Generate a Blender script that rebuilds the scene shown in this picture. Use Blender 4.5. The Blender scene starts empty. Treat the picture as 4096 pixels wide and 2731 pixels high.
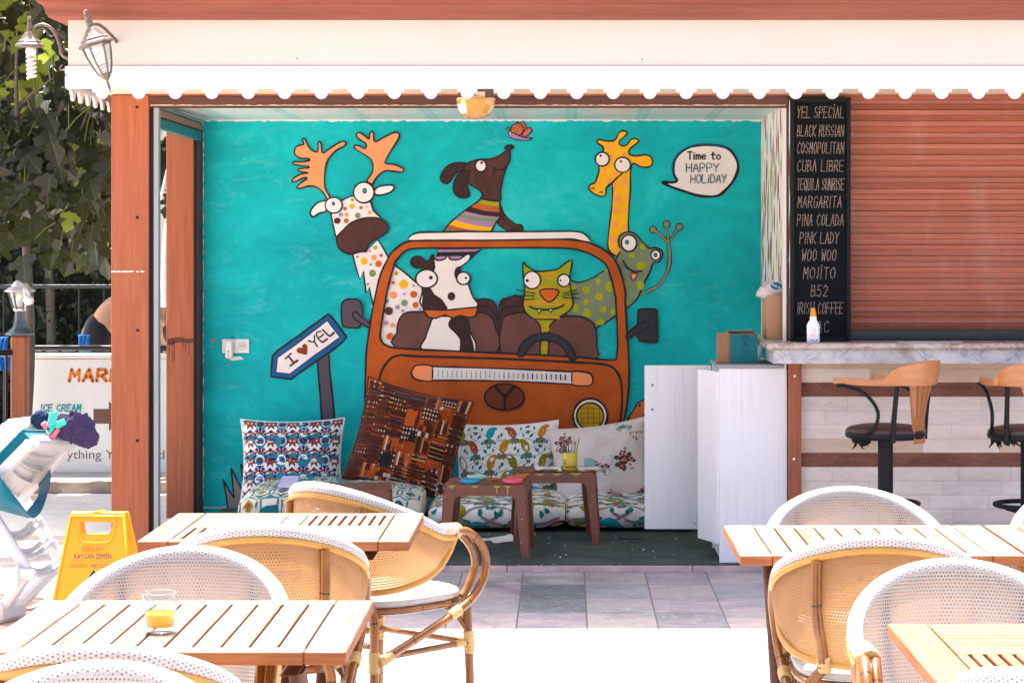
import bpy, bmesh, math, random
from mathutils import Vector, Matrix, Euler, noise
from mathutils.geometry import tessellate_polygon
R = math.radians
scene = bpy.context.scene
COL = scene.collection
random.seed(7)

# ------------------------------------------------------------------ camera, sky, sun, exposure
EYE = 1.6
cam = bpy.data.cameras.new('camera')
cam.sensor_width = 36.0
cam.lens = 78.96
cam.shift_x = -0.0527
cam.shift_y = -0.0910
cam.clip_start = 0.1
cam.clip_end = 2000
camo = bpy.data.objects.new('camera', cam)
COL.objects.link(camo)
camo.location = (0, 0, EYE)
camo.rotation_euler = (R(90), 0, 0)
scene.camera = camo

SUN = Vector((-0.10, 0.29, 1.0)).normalized()
world = bpy.data.worlds.new('World')
scene.world = world
world.use_nodes = True
wn = world.node_tree.nodes
wl = world.node_tree.links
for n in list(wn):
    wn.remove(n)
sky = wn.new('ShaderNodeTexSky')
sky.sky_type = 'NISHITA'
sky.sun_disc = False
sky.sun_elevation = math.asin(SUN.z)
sky.sun_rotation = math.atan2(SUN.x, SUN.y)
sky.air_density = 0.65
sky.dust_density = 6.0
sky.ozone_density = 0.4
bgn = wn.new('ShaderNodeBackground')
bgn.inputs['Strength'].default_value = 0.15
won = wn.new('ShaderNodeOutputWorld')
wl.new(sky.outputs[0], bgn.inputs['Color'])
wl.new(bgn.outputs[0], won.inputs['Surface'])

sl = bpy.data.lights.new('sun', 'SUN')
sl.energy = 5.0
sl.angle = R(0.5)
sl.color = (1.0, 0.955, 0.88)
so = bpy.data.objects.new('sun', sl)
COL.objects.link(so)
so.location = (0, 5, 20)
so.rotation_euler = (-SUN).to_track_quat('-Z', 'Y').to_euler()

vs = scene.view_settings
vs.view_transform = 'Standard'
vs.look = 'None'
vs.exposure = 2.0
vs.gamma = 1
vs.use_curve_mapping = False
scene.render.film_transparent = False
scene.cycles.max_bounces = 10
scene.cycles.diffuse_bounces = 5
scene.cycles.transparent_max_bounces = 24
scene.cycles.transmission_bounces = 8
scene.cycles.sample_clamp_indirect = 6

# ------------------------------------------------------------------ measuring helpers
FP, CX, HY = 8984.0, 2264.0, 993.0
def P(u, v, Y):
    return Vector(((u - CX) / FP * Y, Y, EYE - (v - HY) / FP * Y))
K = 4096 / 2352.0
def D(x, y, Y):
    return P(x * K, y * K, Y)

def lin(h):
    h = h.lstrip('#')
    out = []
    for i in (0, 2, 4):
        c = int(h[i:i + 2], 16) / 255
        out.append(c / 12.92 if c <= 0.04045 else ((c + 0.055) / 1.055) ** 2.4)
    return out

# ------------------------------------------------------------------ mesh builder
OFF = {}
class MB:
    def __init__(s):
        s.v = []; s.f = []; s.m = []; s.uv = []; s.sm = []; s.mats = []
        s.M = None
    def mi(s, mat):
        if mat not in s.mats:
            s.mats.append(mat)
        return s.mats.index(mat)
    def add(s, verts, faces, mat, uvs=None, smooth=False):
        b = len(s.v); k = s.mi(mat)
        for p in verts:
            p = Vector(p)
            s.v.append(s.M @ p if s.M else p)
        for i, f in enumerate(faces):
            s.f.append([b + j for j in f]); s.m.append(k); s.sm.append(smooth)
            s.uv.append(uvs[i] if uvs else [(0, 0)] * len(f))
        return s
    def box(s, mat, lo, hi, bev=0.0, top=None):
        lo = Vector(lo); hi = Vector(hi)
        c = (lo + hi) / 2; h = (hi - lo) / 2
        h = Vector((abs(h.x), abs(h.y), abs(h.z)))
        ro = (random.random() * 7, random.random() * 7)
        la = max(range(3), key=lambda i: h[i])
        if bev > 0:
            bev = min(bev, min(h) * 0.95)
        V = []; idx = {}
        for sx in (-1, 1):
            for sy in (-1, 1):
                for sz in (-1, 1):
                    for ax in range(3):
                        if bev <= 0 and ax:
                            idx[(sx, sy, sz, ax)] = idx[(sx, sy, sz, 0)]; continue
                        sg = (sx, sy, sz)
                        idx[(sx, sy, sz, ax)] = len(V)
                        V.append(Vector([c[i] + sg[i] * (h[i] - (0 if (i == ax or bev <= 0) else bev)) for i in range(3)]))
        Fs = []
        for ax in range(3):
            for sg in (-1, 1):
                a, b = [i for i in range(3) if i != ax]
                q = []
                for (p1, p2) in ((-1, -1), (1, -1), (1, 1), (-1, 1)):
                    t = [0, 0, 0]; t[ax] = sg; t[a] = p1; t[b] = p2
                    q.append(idx[(t[0], t[1], t[2], ax)])
                Fs.append(q)
        if bev > 0:
            for ax in range(3):
                a, b = [i for i in range(3) if i != ax]
                for p1 in (-1, 1):
                    for p2 in (-1, 1):
                        t1 = [0, 0, 0]; t1[a] = p1; t1[b] = p2; t1[ax] = -1
                        t2 = list(t1); t2[ax] = 1
                        Fs.append([idx[(*t1, a)], idx[(*t2, a)], idx[(*t2, b)], idx[(*t1, b)]])
            for sx in (-1, 1):
                for sy in (-1, 1):
                    for sz in (-1, 1):
                        Fs.append([idx[(sx, sy, sz, k)] for k in range(3)])
        out = []; uvs = []; tops = []
        for f in Fs:
            n = (V[f[1]] - V[f[0]]).cross(V[f[2]] - V[f[0]])
            cc = sum((V[i] for i in f), Vector()) / len(f) - c
            if n.dot(cc) < 0:
                f = f[::-1]; n = -n
            n.normalize()
            out.append(f)
            na = max(range(3), key=lambda i: abs(n[i]))
            ot = [i for i in range(3) if i != na]
            if la in ot:
                ua = la; va = [i for i in ot if i != la][0]
            else:
                ua, va = ot
            uvs.append([(V[i][ua] + ro[0], V[i][va] + ro[1]) for i in f])
            tops.append(n.z > 0.6)
        if top is None:
            s.add(V, out, mat, uvs)
        else:
            fa = [i for i in range(len(out)) if not tops[i]]
            fb = [i for i in range(len(out)) if tops[i]]
            s.add(V, [out[i] for i in fa], mat, [uvs[i] for i in fa])
            s.add(V, [out[i] for i in fb], top, [uvs[i] for i in fb])
        return s
    def beam(s, mat, a, b, w, t, up=(0, 0, 1), bev=0.004, top=None):
        a = Vector(a); b = Vector(b); d = b - a; L = d.length; d.normalize()
        up = Vector(up)
        if abs(d.dot(up.normalized())) > 0.98:
            up = Vector((0, 1, 0))
        x = d.cross(up).normalized(); z = x.cross(d).normalized()
        M = Matrix(((d.x, x.x, z.x, a.x), (d.y, x.y, z.y, a.y), (d.z, x.z, z.z, a.z), (0, 0, 0, 1)))
        o = s.M; s.M = o @ M if o else M
        s.box(mat, (0, -w / 2, -t / 2), (L, w / 2, t / 2), bev, top)
        s.M = o
        return s
    def tube(s, mat, pts, r, n=8, closed=False, caps=True, sm=True, flat=1.0):
        pts = [Vector(p) for p in pts]; N = len(pts)
        rr = r if isinstance(r, (list, tuple)) else [r] * N
        T = []
        for i in range(N):
            if closed:
                t = pts[(i + 1) % N] - pts[i - 1]
            else:
                t = pts[min(i + 1, N - 1)] - pts[max(i - 1, 0)]
            T.append(t.normalized() if t.length > 1e-9 else Vector((0, 0, 1)))
        up = Vector((0, 0, 1)) if abs(T[0].z) < 0.9 else Vector((1, 0, 0))
        nx = (up - T[0] * up.dot(T[0])).normalized()
        V = []; L = [0]
        for i in range(N):
            nx = (nx - T[i] * nx.dot(T[i]))
            nx = nx.normalized() if nx.length > 1e-6 else T[i].orthogonal().normalized()
            ny = T[i].cross(nx)
            for k in range(n):
                a = 2 * math.pi * k / n
                V.append(pts[i] + (nx * math.cos(a) * flat + ny * math.sin(a)) * rr[i])
            if i:
                L.append(L[-1] + (pts[i] - pts[i - 1]).length)
        Fs = []; U = []
        seg = N if closed else N - 1
        tl = L[-1] + ((pts[0] - pts[-1]).length if closed else 0)
        for i in range(seg):
            j = (i + 1) % N
            la = L[i]; lb = L[i + 1] if i + 1 < N else tl
            for k in range(n):
                k2 = (k + 1) % n
                c = 2 * math.pi * max(rr[i], 1e-4)
                Fs.append([i * n + k, j * n + k, j * n + k2, i * n + k2])
                ua, ub = k / n * c, (k + 1) / n * c
                U.append([(ua, la), (ua, lb), (ub, lb), (ub, la)])
        s.add(V, Fs, mat, U, sm)
        if caps and not closed:
            s.add(V[:n], [list(range(n))], mat)
            s.add(V[-n:], [list(range(n))[::-1]], mat)
        return s
    def lathe(s, mat, prof, n=16, sm=True, rot=0.0, caps=True):
        V = []; Fs = []; U = []
        for (r, z) in prof:
            for k in range(n):
                a = 2 * math.pi * k / n + rot
                V.append(Vector((r * math.cos(a), r * math.sin(a), z)))
        for i in range(len(prof) - 1):
            for k in range(n):
                k2 = (k + 1) % n
                Fs.append([i * n + k, i * n + k2, (i + 1) * n + k2, (i + 1) * n + k])
                U.append([(k / n, prof[i][1]), ((k + 1) / n, prof[i][1]), ((k + 1) / n, prof[i + 1][1]), (k / n, prof[i + 1][1])])
        s.add(V, Fs, mat, U, sm)
        if caps:
            if prof[0][0] > 1e-5:
                s.add(V[:n], [list(range(n))[::-1]], mat)
            if prof[-1][0] > 1e-5:
                s.add(V[-n:], [list(range(n))], mat)
        return s
    def grid(s, mat, fn, nu, nv, uvf=None, cu=False, cv=False, sm=True):
        V = [Vector(fn(i / nu, j / nv)) for j in range(nv + (0 if cv else 1)) for i in range(nu + (0 if cu else 1))]
        w = nu + (0 if cu else 1); hN = nv + (0 if cv else 1)
        Fs = []; U = []
        for j in range(nv):
            for i in range(nu):
                i2 = (i + 1) % w if cu else i + 1
                j2 = (j + 1) % hN if cv else j + 1
                Fs.append([j * w + i, j * w + i2, j2 * w + i2, j2 * w + i])
                q = [(i / nu, j / nv), ((i + 1) / nu, j / nv), ((i + 1) / nu, (j + 1) / nv), (i / nu, (j + 1) / nv)]
                U.append([uvf(*a) for a in q] if uvf else q)
        return s.add(V, Fs, mat, U, sm)
    def poly(s, mat, pts, fn, holes=()):
        loops = [[Vector((p[0], p[1], 0)) for p in pts]] + [[Vector((p[0], p[1], 0)) for p in h] for h in holes]
        flat = [p for l in loops for p in l]
        tris = tessellate_polygon(loops)
        V = [fn(p.x, p.y) for p in flat]
        s.add(V, [list(t) for t in tris], mat, [[(flat[i].x, flat[i].y) for i in t] for t in tris])
        return s
    def ribbon(s, mat, pts, w, fn, closed=False, taper=False):
        pts = [Vector((p[0], p[1])) for p in pts]
        N = len(pts); A = []; B = []
        for i in range(N):
            if closed:
                t = pts[(i + 1) % N] - pts[i - 1]
            else:
                t = pts[min(i + 1, N - 1)] - pts[max(0, i - 1)]
            if t.length < 1e-9:
                t = Vector((1, 0))
            t.normalize(); nn = Vector((-t.y, t.x))
            ww = w / 2 * (0.88 + 0.24 * noise.noise(Vector((pts[i].x * .021, pts[i].y * .021, w))) * 1.4)
            if taper and not closed:
                ww *= min(1, 0.35 + 2.2 * min(i, N - 1 - i) / max(1, N - 1))
            A.append(pts[i] + nn * ww); B.append(pts[i] - nn * ww)
        V = [fn(p.x, p.y) for p in A] + [fn(p.x, p.y) for p in B]
        Fs = []
        for i in range(N if closed else N - 1):
            j = (i + 1) % N
            Fs.append([i, j, N + j, N + i])
        s.add(V, Fs, mat)
        if not closed:
            for e in (0, -1):
                c = pts[e]; rr = (A[e] - B[e]).length / 2
                ring = [(c.x + rr * math.cos(a * math.pi / 4), c.y + rr * math.sin(a * math.pi / 4)) for a in range(8)]
                s.add([fn(*q) for q in ring], [list(range(8))], mat)
        return s
    def prism(s, mat, pts, fn, d0, d1, holes=()):
        """polygon given in 2-D, fn(x, y, d) gives the point; d0 front, d1 back"""
        loops = [[Vector((p[0], p[1], 0)) for p in l] for l in [pts] + list(holes)]
        flat = [p for l in loops for p in l]
        tris = tessellate_polygon(loops)
        n = len(flat)
        V = [fn(p.x, p.y, d0) for p in flat] + [fn(p.x, p.y, d1) for p in flat]
        Fs = [list(t) for t in tris] + [[n + i for i in t][::-1] for t in tris]
        U = [[(flat[i].x, flat[i].y) for i in t] for t in tris] + [[(flat[i].x, flat[i].y) for i in t][::-1] for t in tris]
        b = 0
        for l in loops:
            for i in range(len(l)):
                j = (i + 1) % len(l)
                Fs.append([b + i, b + j, n + b + j, n + b + i])
                U.append([(flat[b + i].x, d0), (flat[b + j].x, d0), (flat[b + j].x, d1), (flat[b + i].x, d1)])
            b += len(l)
        return s.add(V, Fs, mat, U)
    def build(s, name, parent=None, label=None, cat=None, group=None, loc=None, kind=None, fix=False, weld=False):
        off = OFF.get(parent, Vector((0, 0, 0))) if parent else Vector(loc or (0, 0, 0))
        me = bpy.data.meshes.new(name)
        me.from_pydata([tuple(p - off) for p in s.v], [], s.f)
        for m in s.mats:
            me.materials.append(m)
        me.polygons.foreach_set('material_index', s.m)
        me.polygons.foreach_set('use_smooth', s.sm)
        ul = me.uv_layers.new(name='UVMap')
        fl = []
        for u in s.uv:
            for q in u:
                fl.extend(q)
        ul.data.foreach_set('uv', fl)
        if fix or weld:
            bm = bmesh.new(); bm.from_mesh(me)
            if weld:
                bmesh.ops.remove_doubles(bm, verts=bm.verts, dist=1e-5)
            bmesh.ops.recalc_face_normals(bm, faces=bm.faces)
            bm.to_mesh(me); bm.free()
        me.update()
        o = bpy.data.objects.new(name, me)
        COL.objects.link(o)
        OFF[o] = off
        if parent:
            o.parent = parent
        else:
            o.location = off
        tag(o, label, cat, group, kind)
        return o

def tag(o, label=None, cat=None, group=None, kind=None):
    if label: o['label'] = label
    if cat: o['category'] = cat
    if group: o['group'] = group
    if kind: o['kind'] = kind
    return o

def thing(name, label, cat, loc=(0, 0, 0), group=None):
    o = bpy.data.objects.new(name, None)
    o.empty_display_size = 0.1
    COL.objects.link(o)
    o.location = loc
    OFF[o] = Vector(loc)
    return tag(o, label, cat, group)

def dup(root, loc, rotz, label, group=None):
    def cp(o, par):
        c = o.copy(); COL.objects.link(c)
        if par: c.parent = par
        for ch in list(kids.get(o, [])):
            cp(ch, c)
        return c
    kids = {}
    for o in list(COL.objects):
        if o.parent: kids.setdefault(o.parent, []).append(o)
    r = cp(root, None)
    r.location = loc; r.rotation_euler = (0, 0, rotz)
    tag(r, label, None, group)
    return r

def smooth_path(pts, sub=4, closed=True):
    pts = [Vector(p) for p in pts]; N = len(pts); out = []
    for i in range(N if closed else N - 1):
        if closed:
            p0, p1, p2, p3 = pts[i - 1], pts[i], pts[(i + 1) % N], pts[(i + 2) % N]
        else:
            p0, p1, p2, p3 = pts[max(0, i - 1)], pts[i], pts[i + 1], pts[min(N - 1, i + 2)]
        for k in range(sub):
            t = k / sub
            out.append(0.5 * ((2 * p1) + (p2 - p0) * t + (2 * p0 - 5 * p1 + 4 * p2 - p3) * t * t + (3 * p1 - p0 - 3 * p2 + p3) * t ** 3))
    if not closed:
        out.append(pts[-1])
    return out

def ell(cx, cy, rx, ry=None, n=20, rot=0):
    ry = ry or rx
    c, s_ = math.cos(rot), math.sin(rot)
    return [(cx + rx * math.cos(2 * math.pi * i / n) * c - ry * math.sin(2 * math.pi * i / n) * s_,
             cy + rx * math.cos(2 * math.pi * i / n) * s_ + ry * math.sin(2 * math.pi * i / n) * c) for i in range(n)]

def text_polys(txt, size=1.0, shear=0.0, bold=0.0, sx=1.0, spacing=1.0):
    """triangles of a text in the built-in face, as (verts2d, faces), left aligned at 0,0"""
    cu = bpy.data.curves.new('lettering', 'FONT')
    cu.body = txt; cu.size = size; cu.shear = shear; cu.offset = bold; cu.space_character = spacing
    cu.resolution_u = 3
    ob = bpy.data.objects.new('lettering', cu)
    COL.objects.link(ob)
    dg = bpy.context.evaluated_depsgraph_get()
    ev = ob.evaluated_get(dg)
    me = ev.to_mesh()
    V = [(v.co.x * sx, v.co.y) for v in me.vertices]
    Fs = [list(p.vertices) for p in me.polygons]
    ev.to_mesh_clear()
    bpy.data.objects.remove(ob); bpy.data.curves.remove(cu)
    return V, Fs

def put_text(mb, mat, txt, fn, width=None, size=1.0, **kw):
    """fn(x, y) maps; text scaled so that its width equals `width`; returns nothing"""
    V, Fs = text_polys(txt, size, **kw)
    if not V: return
    x0 = min(p[0] for p in V); x1 = max(p[0] for p in V)
    k = (width / (x1 - x0)) if width else 1
    mb.add([fn((p[0] - x0) * k, p[1]) for p in V], Fs, mat)

# ------------------------------------------------------------------ materials
def N(nt, t, ins=None, **props):
    n = nt.nodes.new(t)
    for k, v in props.items():
        setattr(n, k, v)
    for k, v in (ins or {}).items():
        if hasattr(v, 'is_output'):
            nt.links.new(v, n.inputs[k])
        else:
            n.inputs[k].default_value = v
    return n
def mk(name):
    m = bpy.data.materials.new(name); m.use_nodes = True
    nt = m.node_tree
    b = nt.nodes['Principled BSDF']
    return m, nt, b
def c4(c):
    if isinstance(c, str): c = lin(c)
    return (c[0], c[1], c[2], 1)
def mulc(c, k):
    if isinstance(c, str): c = lin(c)
    return [min(1, max(0, x * k)) for x in c]
def ramp(nt, fac, stops):
    r = N(nt, 'ShaderNodeValToRGB', {'Fac': fac})
    e = r.color_ramp.elements
    e[0].position, e[0].color = stops[0][0], c4(stops[0][1])
    e[1].position, e[1].color = stops[-1][0], c4(stops[-1][1])
    for p, c in stops[1:-1]:
        x = e.new(p); x.color = c4(c)
    return r.outputs['Color']
def mapped(nt, src='Object', scale=(1, 1, 1), rot=(0, 0, 0)):
    tc = N(nt, 'ShaderNodeTexCoord')
    return N(nt, 'ShaderNodeMapping', {'Vector': tc.outputs[src], 'Scale': scale, 'Rotation': rot}).outputs[0]
def noi(nt, vec, scale, detail=4, rough=0.55, dist=0.0):
    return N(nt, 'ShaderNodeTexNoise', {'Vector': vec, 'Scale': scale, 'Detail': detail, 'Roughness': rough, 'Distortion': dist}).outputs['Fac']
def mixc(nt, fac, a, b, mode='MIX'):
    n = N(nt, 'ShaderNodeMix', data_type='RGBA', blend_type=mode)
    for k, v in ((0, fac), (6, a), (7, b)):
        if hasattr(v, 'is_output'): nt.links.new(v, n.inputs[k])
        else: n.inputs[k].default_value = v if k == 0 else c4(v)
    return n.outputs[2]
def math_(nt, op, a, b=0.0, c=0.0, clamp=False):
    n = N(nt, 'ShaderNodeMath', operation=op, use_clamp=clamp)
    for k, v in ((0, a), (1, b), (2, c)):
        if hasattr(v, 'is_output'): nt.links.new(v, n.inputs[k])
        else: n.inputs[k].default_value = v
    return n.outputs[0]
def bump(nt, b, h, strength=0.3, dist=0.01):
    n = N(nt, 'ShaderNodeBump', {'Height': h, 'Strength': strength, 'Distance': dist})
    nt.links.new(n.outputs[0], b.inputs['Normal'])

_pc = {}
def paint(col, rough=0.7, var=0.10, stucco=0.0, metal=0.0, spec=0.35, scale=5.0, name=None):
    key = (str(col), rough, var, stucco, metal)
    if key in _pc: return _pc[key]
    m, nt, b = mk(name or 'paint')
    vec = mapped(nt)
    n1 = noi(nt, vec, scale, 6, 0.65, 0.4)
    cc = ramp(nt, n1, [(0.3, mulc(col, 1 - var)), (0.7, mulc(col, 1 + var))])
    nt.links.new(cc, b.inputs['Base Color'])
    b.inputs['Roughness'].default_value = rough
    b.inputs['Metallic'].default_value = metal
    b.inputs['Specular IOR Level'].default_value = spec
    if stucco:
        bump(nt, b, noi(nt, vec, 70, 5, 0.6), stucco, 0.006)
    _pc[key] = m
    return m

def wood(name, c1, c2, rough=0.5, grain=38.0, along='UV', stretch=(1.2, 26, 1), spec=0.3, dirt=None):
    m, nt, b = mk(name)
    vec = mapped(nt, along, stretch)
    n1 = noi(nt, vec, 2.2, 6, 0.65, 0.6)
    n2 = noi(nt, mapped(nt, along, (stretch[0] * .35, stretch[1] * .06, stretch[2])), 3.0, 3)
    f = math_(nt, 'ADD', math_(nt, 'MULTIPLY', n1, 0.75), math_(nt, 'MULTIPLY', n2, 0.35))
    cc = ramp(nt, f, [(0.38, c1), (0.7, c2)])
    if dirt:
        d = noi(nt, mapped(nt, 'Object', (1, 1, 1)), 9, 5, 0.7)
        cc = mixc(nt, ramp(nt, d, [(0.52, (0, 0, 0)), (0.72, (0.6, 0.6, 0.6))]), cc, dirt)
    if along == 'UV':      # boards differ from one another
        oi = N(nt, 'ShaderNodeObjectInfo').outputs['Random']
        cc = mixc(nt, 1.0, cc, ramp(nt, oi, [(0, (.80, .78, .76)), (.5, (1, 1, 1)), (1, (1.14, 1.16, 1.2))]), 'MULTIPLY')
    nt.links.new(cc, b.inputs['Base Color'])
    b.inputs['Roughness'].default_value = rough
    b.inputs['Specular IOR Level'].default_value = spec
    bump(nt, b, n1, 0.12, 0.004)
    return m

def plain(name, col, rough=0.5, metal=0.0, spec=0.5, trans=0.0, ior=1.45, alpha=1.0, emis=None):
    m, nt, b = mk(name)
    b.inputs['Base Color'].default_value = c4(col)
    b.inputs['Roughness'].default_value = rough
    b.inputs['Metallic'].default_value = metal
    b.inputs['Specular IOR Level'].default_value = spec
    b.inputs['Transmission Weight'].default_value = trans
    b.inputs['IOR'].default_value = ior
    b.inputs['Alpha'].default_value = alpha
    return m

def thin_glass(name, tint=(0.9, 0.95, 0.95), refl=0.12):
    m, nt, b = mk(name)
    nt.nodes.remove(b)
    tr = N(nt, 'ShaderNodeBsdfTransparent', {'Color': c4(tint)})
    gl = N(nt, 'ShaderNodeBsdfGlossy', {'Color': (1, 1, 1, 1), 'Roughness': 0.05})
    mx = N(nt, 'ShaderNodeMixShader', {0: refl, 1: tr.outputs[0], 2: gl.outputs[0]})
    nt.links.new(mx.outputs[0], nt.nodes['Material Output'].inputs[0])
    return m

RED_V = wood('red_wood_vertical', (0.262, 0.074, 0.032), (0.365, 0.118, 0.053), 0.5, along='Object', stretch=(26, 26, 1.0))
RED_H = wood('red_wood_horizontal', (0.24, 0.066, 0.033), (0.335, 0.104, 0.054), 0.45, along='Object', stretch=(1.0, 26, 26))
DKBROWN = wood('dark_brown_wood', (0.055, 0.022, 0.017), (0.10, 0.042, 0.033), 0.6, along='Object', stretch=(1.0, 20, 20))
CREAM = paint((0.56, 0.515, 0.455), 0.6, 0.025, name='cream_paint', scale=1.5)
WHITE = paint((0.78, 0.78, 0.77), 0.5, 0.02, name='white_paint')
BLACKM = paint((0.008, 0.009, 0.011), 0.55, 0.2, spec=.2, name='black_metal')
ALU = plain('grey_aluminium', (0.30, 0.33, 0.36), 0.4, 0.6)
# ================================================================== ground
def floor_mat(name, c, gap, sx, sy, mortar=0.006, veins=True, rough=0.45, off=0.37):
    m, nt, b = mk(name)
    vec = mapped(nt, 'Object')
    br = N(nt, 'ShaderNodeTexBrick', {'Vector': vec, 'Color1': (0, 0, 0, 1), 'Color2': (1, 1, 1, 1), 'Mortar': (0.5, 0.5, 0.5, 1),
                                     'Scale': 1.0, 'Mortar Size': mortar, 'Mortar Smooth': 0.1, 'Bias': 0.0, 'Brick Width': sx, 'Row Height': sy}, offset=off, offset_frequency=2)
    tone = br.outputs['Color']
    vo = N(nt, 'ShaderNodeVectorMath', {0: vec, 1: tone}, operation='ADD').outputs[0]
    n1 = noi(nt, N(nt, 'ShaderNodeMapping', {'Vector': vo, 'Scale': (1.0, 3.2, 1)}).outputs[0], 2.6, 8, 0.66, 1.6)
    base = ramp(nt, n1, [(0.28, c[0]), (0.44, c[1]), (0.56, c[2]), (0.72, c[3])])
    sh = ramp(nt, tone, [(0.0, (0.36, 0.43, 0.47)), (.12, (.52, .58, .62)), (.2, (.98, .84, .86)), (.4, (.70, .80, .84)), (.6, (1.10, .98, .90)), (.8, (.86, .78, .84)), (1.0, (1.2, 1.12, 1.02))])
    base = mixc(nt, 1.0, base, sh, 'MULTIPLY')
    if veins:
        n2 = noi(nt, vo, 3.5, 6, 0.6, 3.0)
        v = ramp(nt, math_(nt, 'ABSOLUTE', math_(nt, 'SUBTRACT', n2, 0.5)), [(0.0, (0.55, 0.55, 0.55)), (0.018, (0, 0, 0))])
        base = mixc(nt, v, base, mulc(c[3], 1.25))
    if veins:      # grime and spills
        n5 = noi(nt, vec, 1.3, 7, .7, .6)
        base = mixc(nt, ramp(nt, n5, [(.55, (0, 0, 0)), (.70, (.92, .92, .92))]), base, (.125, .12, .12))
    base = mixc(nt, br.outputs['Fac'], base, gap)
    nt.links.new(base, b.inputs['Base Color'])
    b.inputs['Roughness'].default_value = rough
    b.inputs['Specular IOR Level'].default_value = 0.3
    bump(nt, b, math_(nt, 'SUBTRACT', n1, br.outputs['Fac']), 0.15, 0.004)
    return m

SLATE = floor_mat('slate_tile', [(0.22, 0.27, 0.29), (0.35, 0.365, 0.38), (0.45, 0.40, 0.405), (0.53, 0.485, 0.465)], (0.17, 0.16, 0.155), 0.30, 0.41, 0.0042, off=0.0)
PINKT = floor_mat('pink_tile', [(0.46, 0.30, 0.24), (0.56, 0.39, 0.32), (0.60, 0.44, 0.37), (0.66, 0.52, 0.45)], (0.62, 0.58, 0.54), 0.42, 0.21, 0.012, False, 0.6)
GRD = paint((0.42, 0.38, 0.33), 0.9, 0.15, name='pale_ground')
m = MB(); m.box(GRD, (-150, -60, -0.5), (150, 300, -0.012)); m.build('ground', kind='structure')
m = MB(); m.box(SLATE, (-2.31, -6, -0.1), (14, 11.105, 0.0)); m.build('terrace_floor', kind='structure', loc=(-2.31, 11.105, 0))
m = MB(); m.box(PINKT, (-14, -6, -0.1), (-2.314, 12.55, 0.0)); m.build('tiled_path', kind='structure', loc=(-2.3, 10, 0))
CONC = paint((0.55, 0.53, 0.50), 0.85, 0.12, 0.2, name='pale_concrete')
m = MB(); m.box(CONC, (-14, 12.554, -0.1), (-2.314, 14.7, -0.004)); m.build('pavement', kind='structure', loc=(-2.3, 13, 0))
KERB = paint((0.40, 0.30, 0.24), 0.9, 0.35, 0.3, name='weathered_kerb', scale=9)
m = MB(); m.box(KERB, (-14, 14.704, -0.1), (0, 14.90, 0.075), 0.008); m.build('kerb', kind='structure', loc=(-2.3, 14.8, 0))
m = MB(); m.box(CONC, (-14, 14.904, -0.1), (8, 19.0, 0.07)); m.build('raised_pavement', kind='structure', loc=(-2.3, 15, 0))

# ================================================================== kiosk building
kiosk = thing('bar_kiosk', 'brown framed beach bar building with teal cartoon mural in its open corner', 'building', (0, 11.1, 0))

# teal plaster
TEAL, nt, b = mk('teal_plaster')
vec = mapped(nt)
n1 = noi(nt, N(nt, 'ShaderNodeMapping', {'Vector': vec, 'Scale': (1, 1, 1.6), 'Rotation': (0, R(28), 0)}).outputs[0], 2.3, 9, 0.72, 1.2)
n2 = noi(nt, vec, 0.9, 4, 0.5, 0.5)
f = math_(nt, 'ADD', math_(nt, 'MULTIPLY', n1, 0.45), math_(nt, 'MULTIPLY', n2, 0.55))
cc = ramp(nt, f, [(0.32, (0.0, 0.29, 0.33)), (0.46, (0.0, 0.43, 0.46)), (0.56, (0.002, 0.53, 0.55)), (0.68, (0.04, 0.64, 0.65))])
n3 = noi(nt, N(nt, 'ShaderNodeMapping', {'Vector': vec, 'Scale': (1, 1, 2.2), 'Rotation': (0, R(-35), 0)}).outputs[0], 7, 8, 0.8, 0.8)
n4 = noi(nt, vec, 1.6, 3)
sc = math_(nt, 'MULTIPLY', ramp(nt, n3, [(0.53, (0, 0, 0)), (0.68, (1, 1, 1))]), ramp(nt, n4, [(0.40, (0, 0, 0)), (0.66, (0.40, 0.40, 0.40))]))
cc = mixc(nt, sc, cc, (0.22, 0.70, 0.70))
nt.links.new(cc, b.inputs['Base Color'])
b.inputs['Roughness'].default_value = 0.75
b.inputs['Specular IOR Level'].default_value = 0.25
bump(nt, b, noi(nt, vec, 75, 5, 0.6), 0.45, 0.006)

YW = 13.5
m = MB()
m.box(TEAL, (-2.19, YW, -0.1), (1.30, YW + 0.16, 2.42))
mural_wall = m.build('mural_wall', kiosk)

# scuffed white edge where the paint stops
m = MB()
random.seed(3)
def wallpt(u, v, d=0.0015):
    p = P(u, v, YW); return Vector((p.x, YW - d, p.z))
top = [(806 + i * 14, 484 + random.uniform(-2.5, 3.5) + (3 if random.random() < .12 else 0)) for i in range(162)]
m.poly(WHITE, [(800, 476)] + [(3070, 476)] + top[::-1], wallpt)
rt = [(3056 + random.uniform(-5, 4), 484 + i * 9) for i in range(105)]
m.poly(WHITE, [(3072, 480)] + rt + [(3072, 1430)], wallpt)
lf = [(812 + random.uniform(-2, 5), 484 + i * 15) for i in range(102)]
m.poly(WHITE, [(800, 480)] + lf + [(800, 2014)], wallpt)
m.poly(paint((0.5, 0.53, 0.5), 0.8, 0.2), [(806, 2033)] + [(806 + i * 20, 2027 + random.uniform(-4, 2)) for i in range(40)] + [(1600, 2033)], wallpt)
m.build('unpainted_edge', mural_wall)

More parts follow.
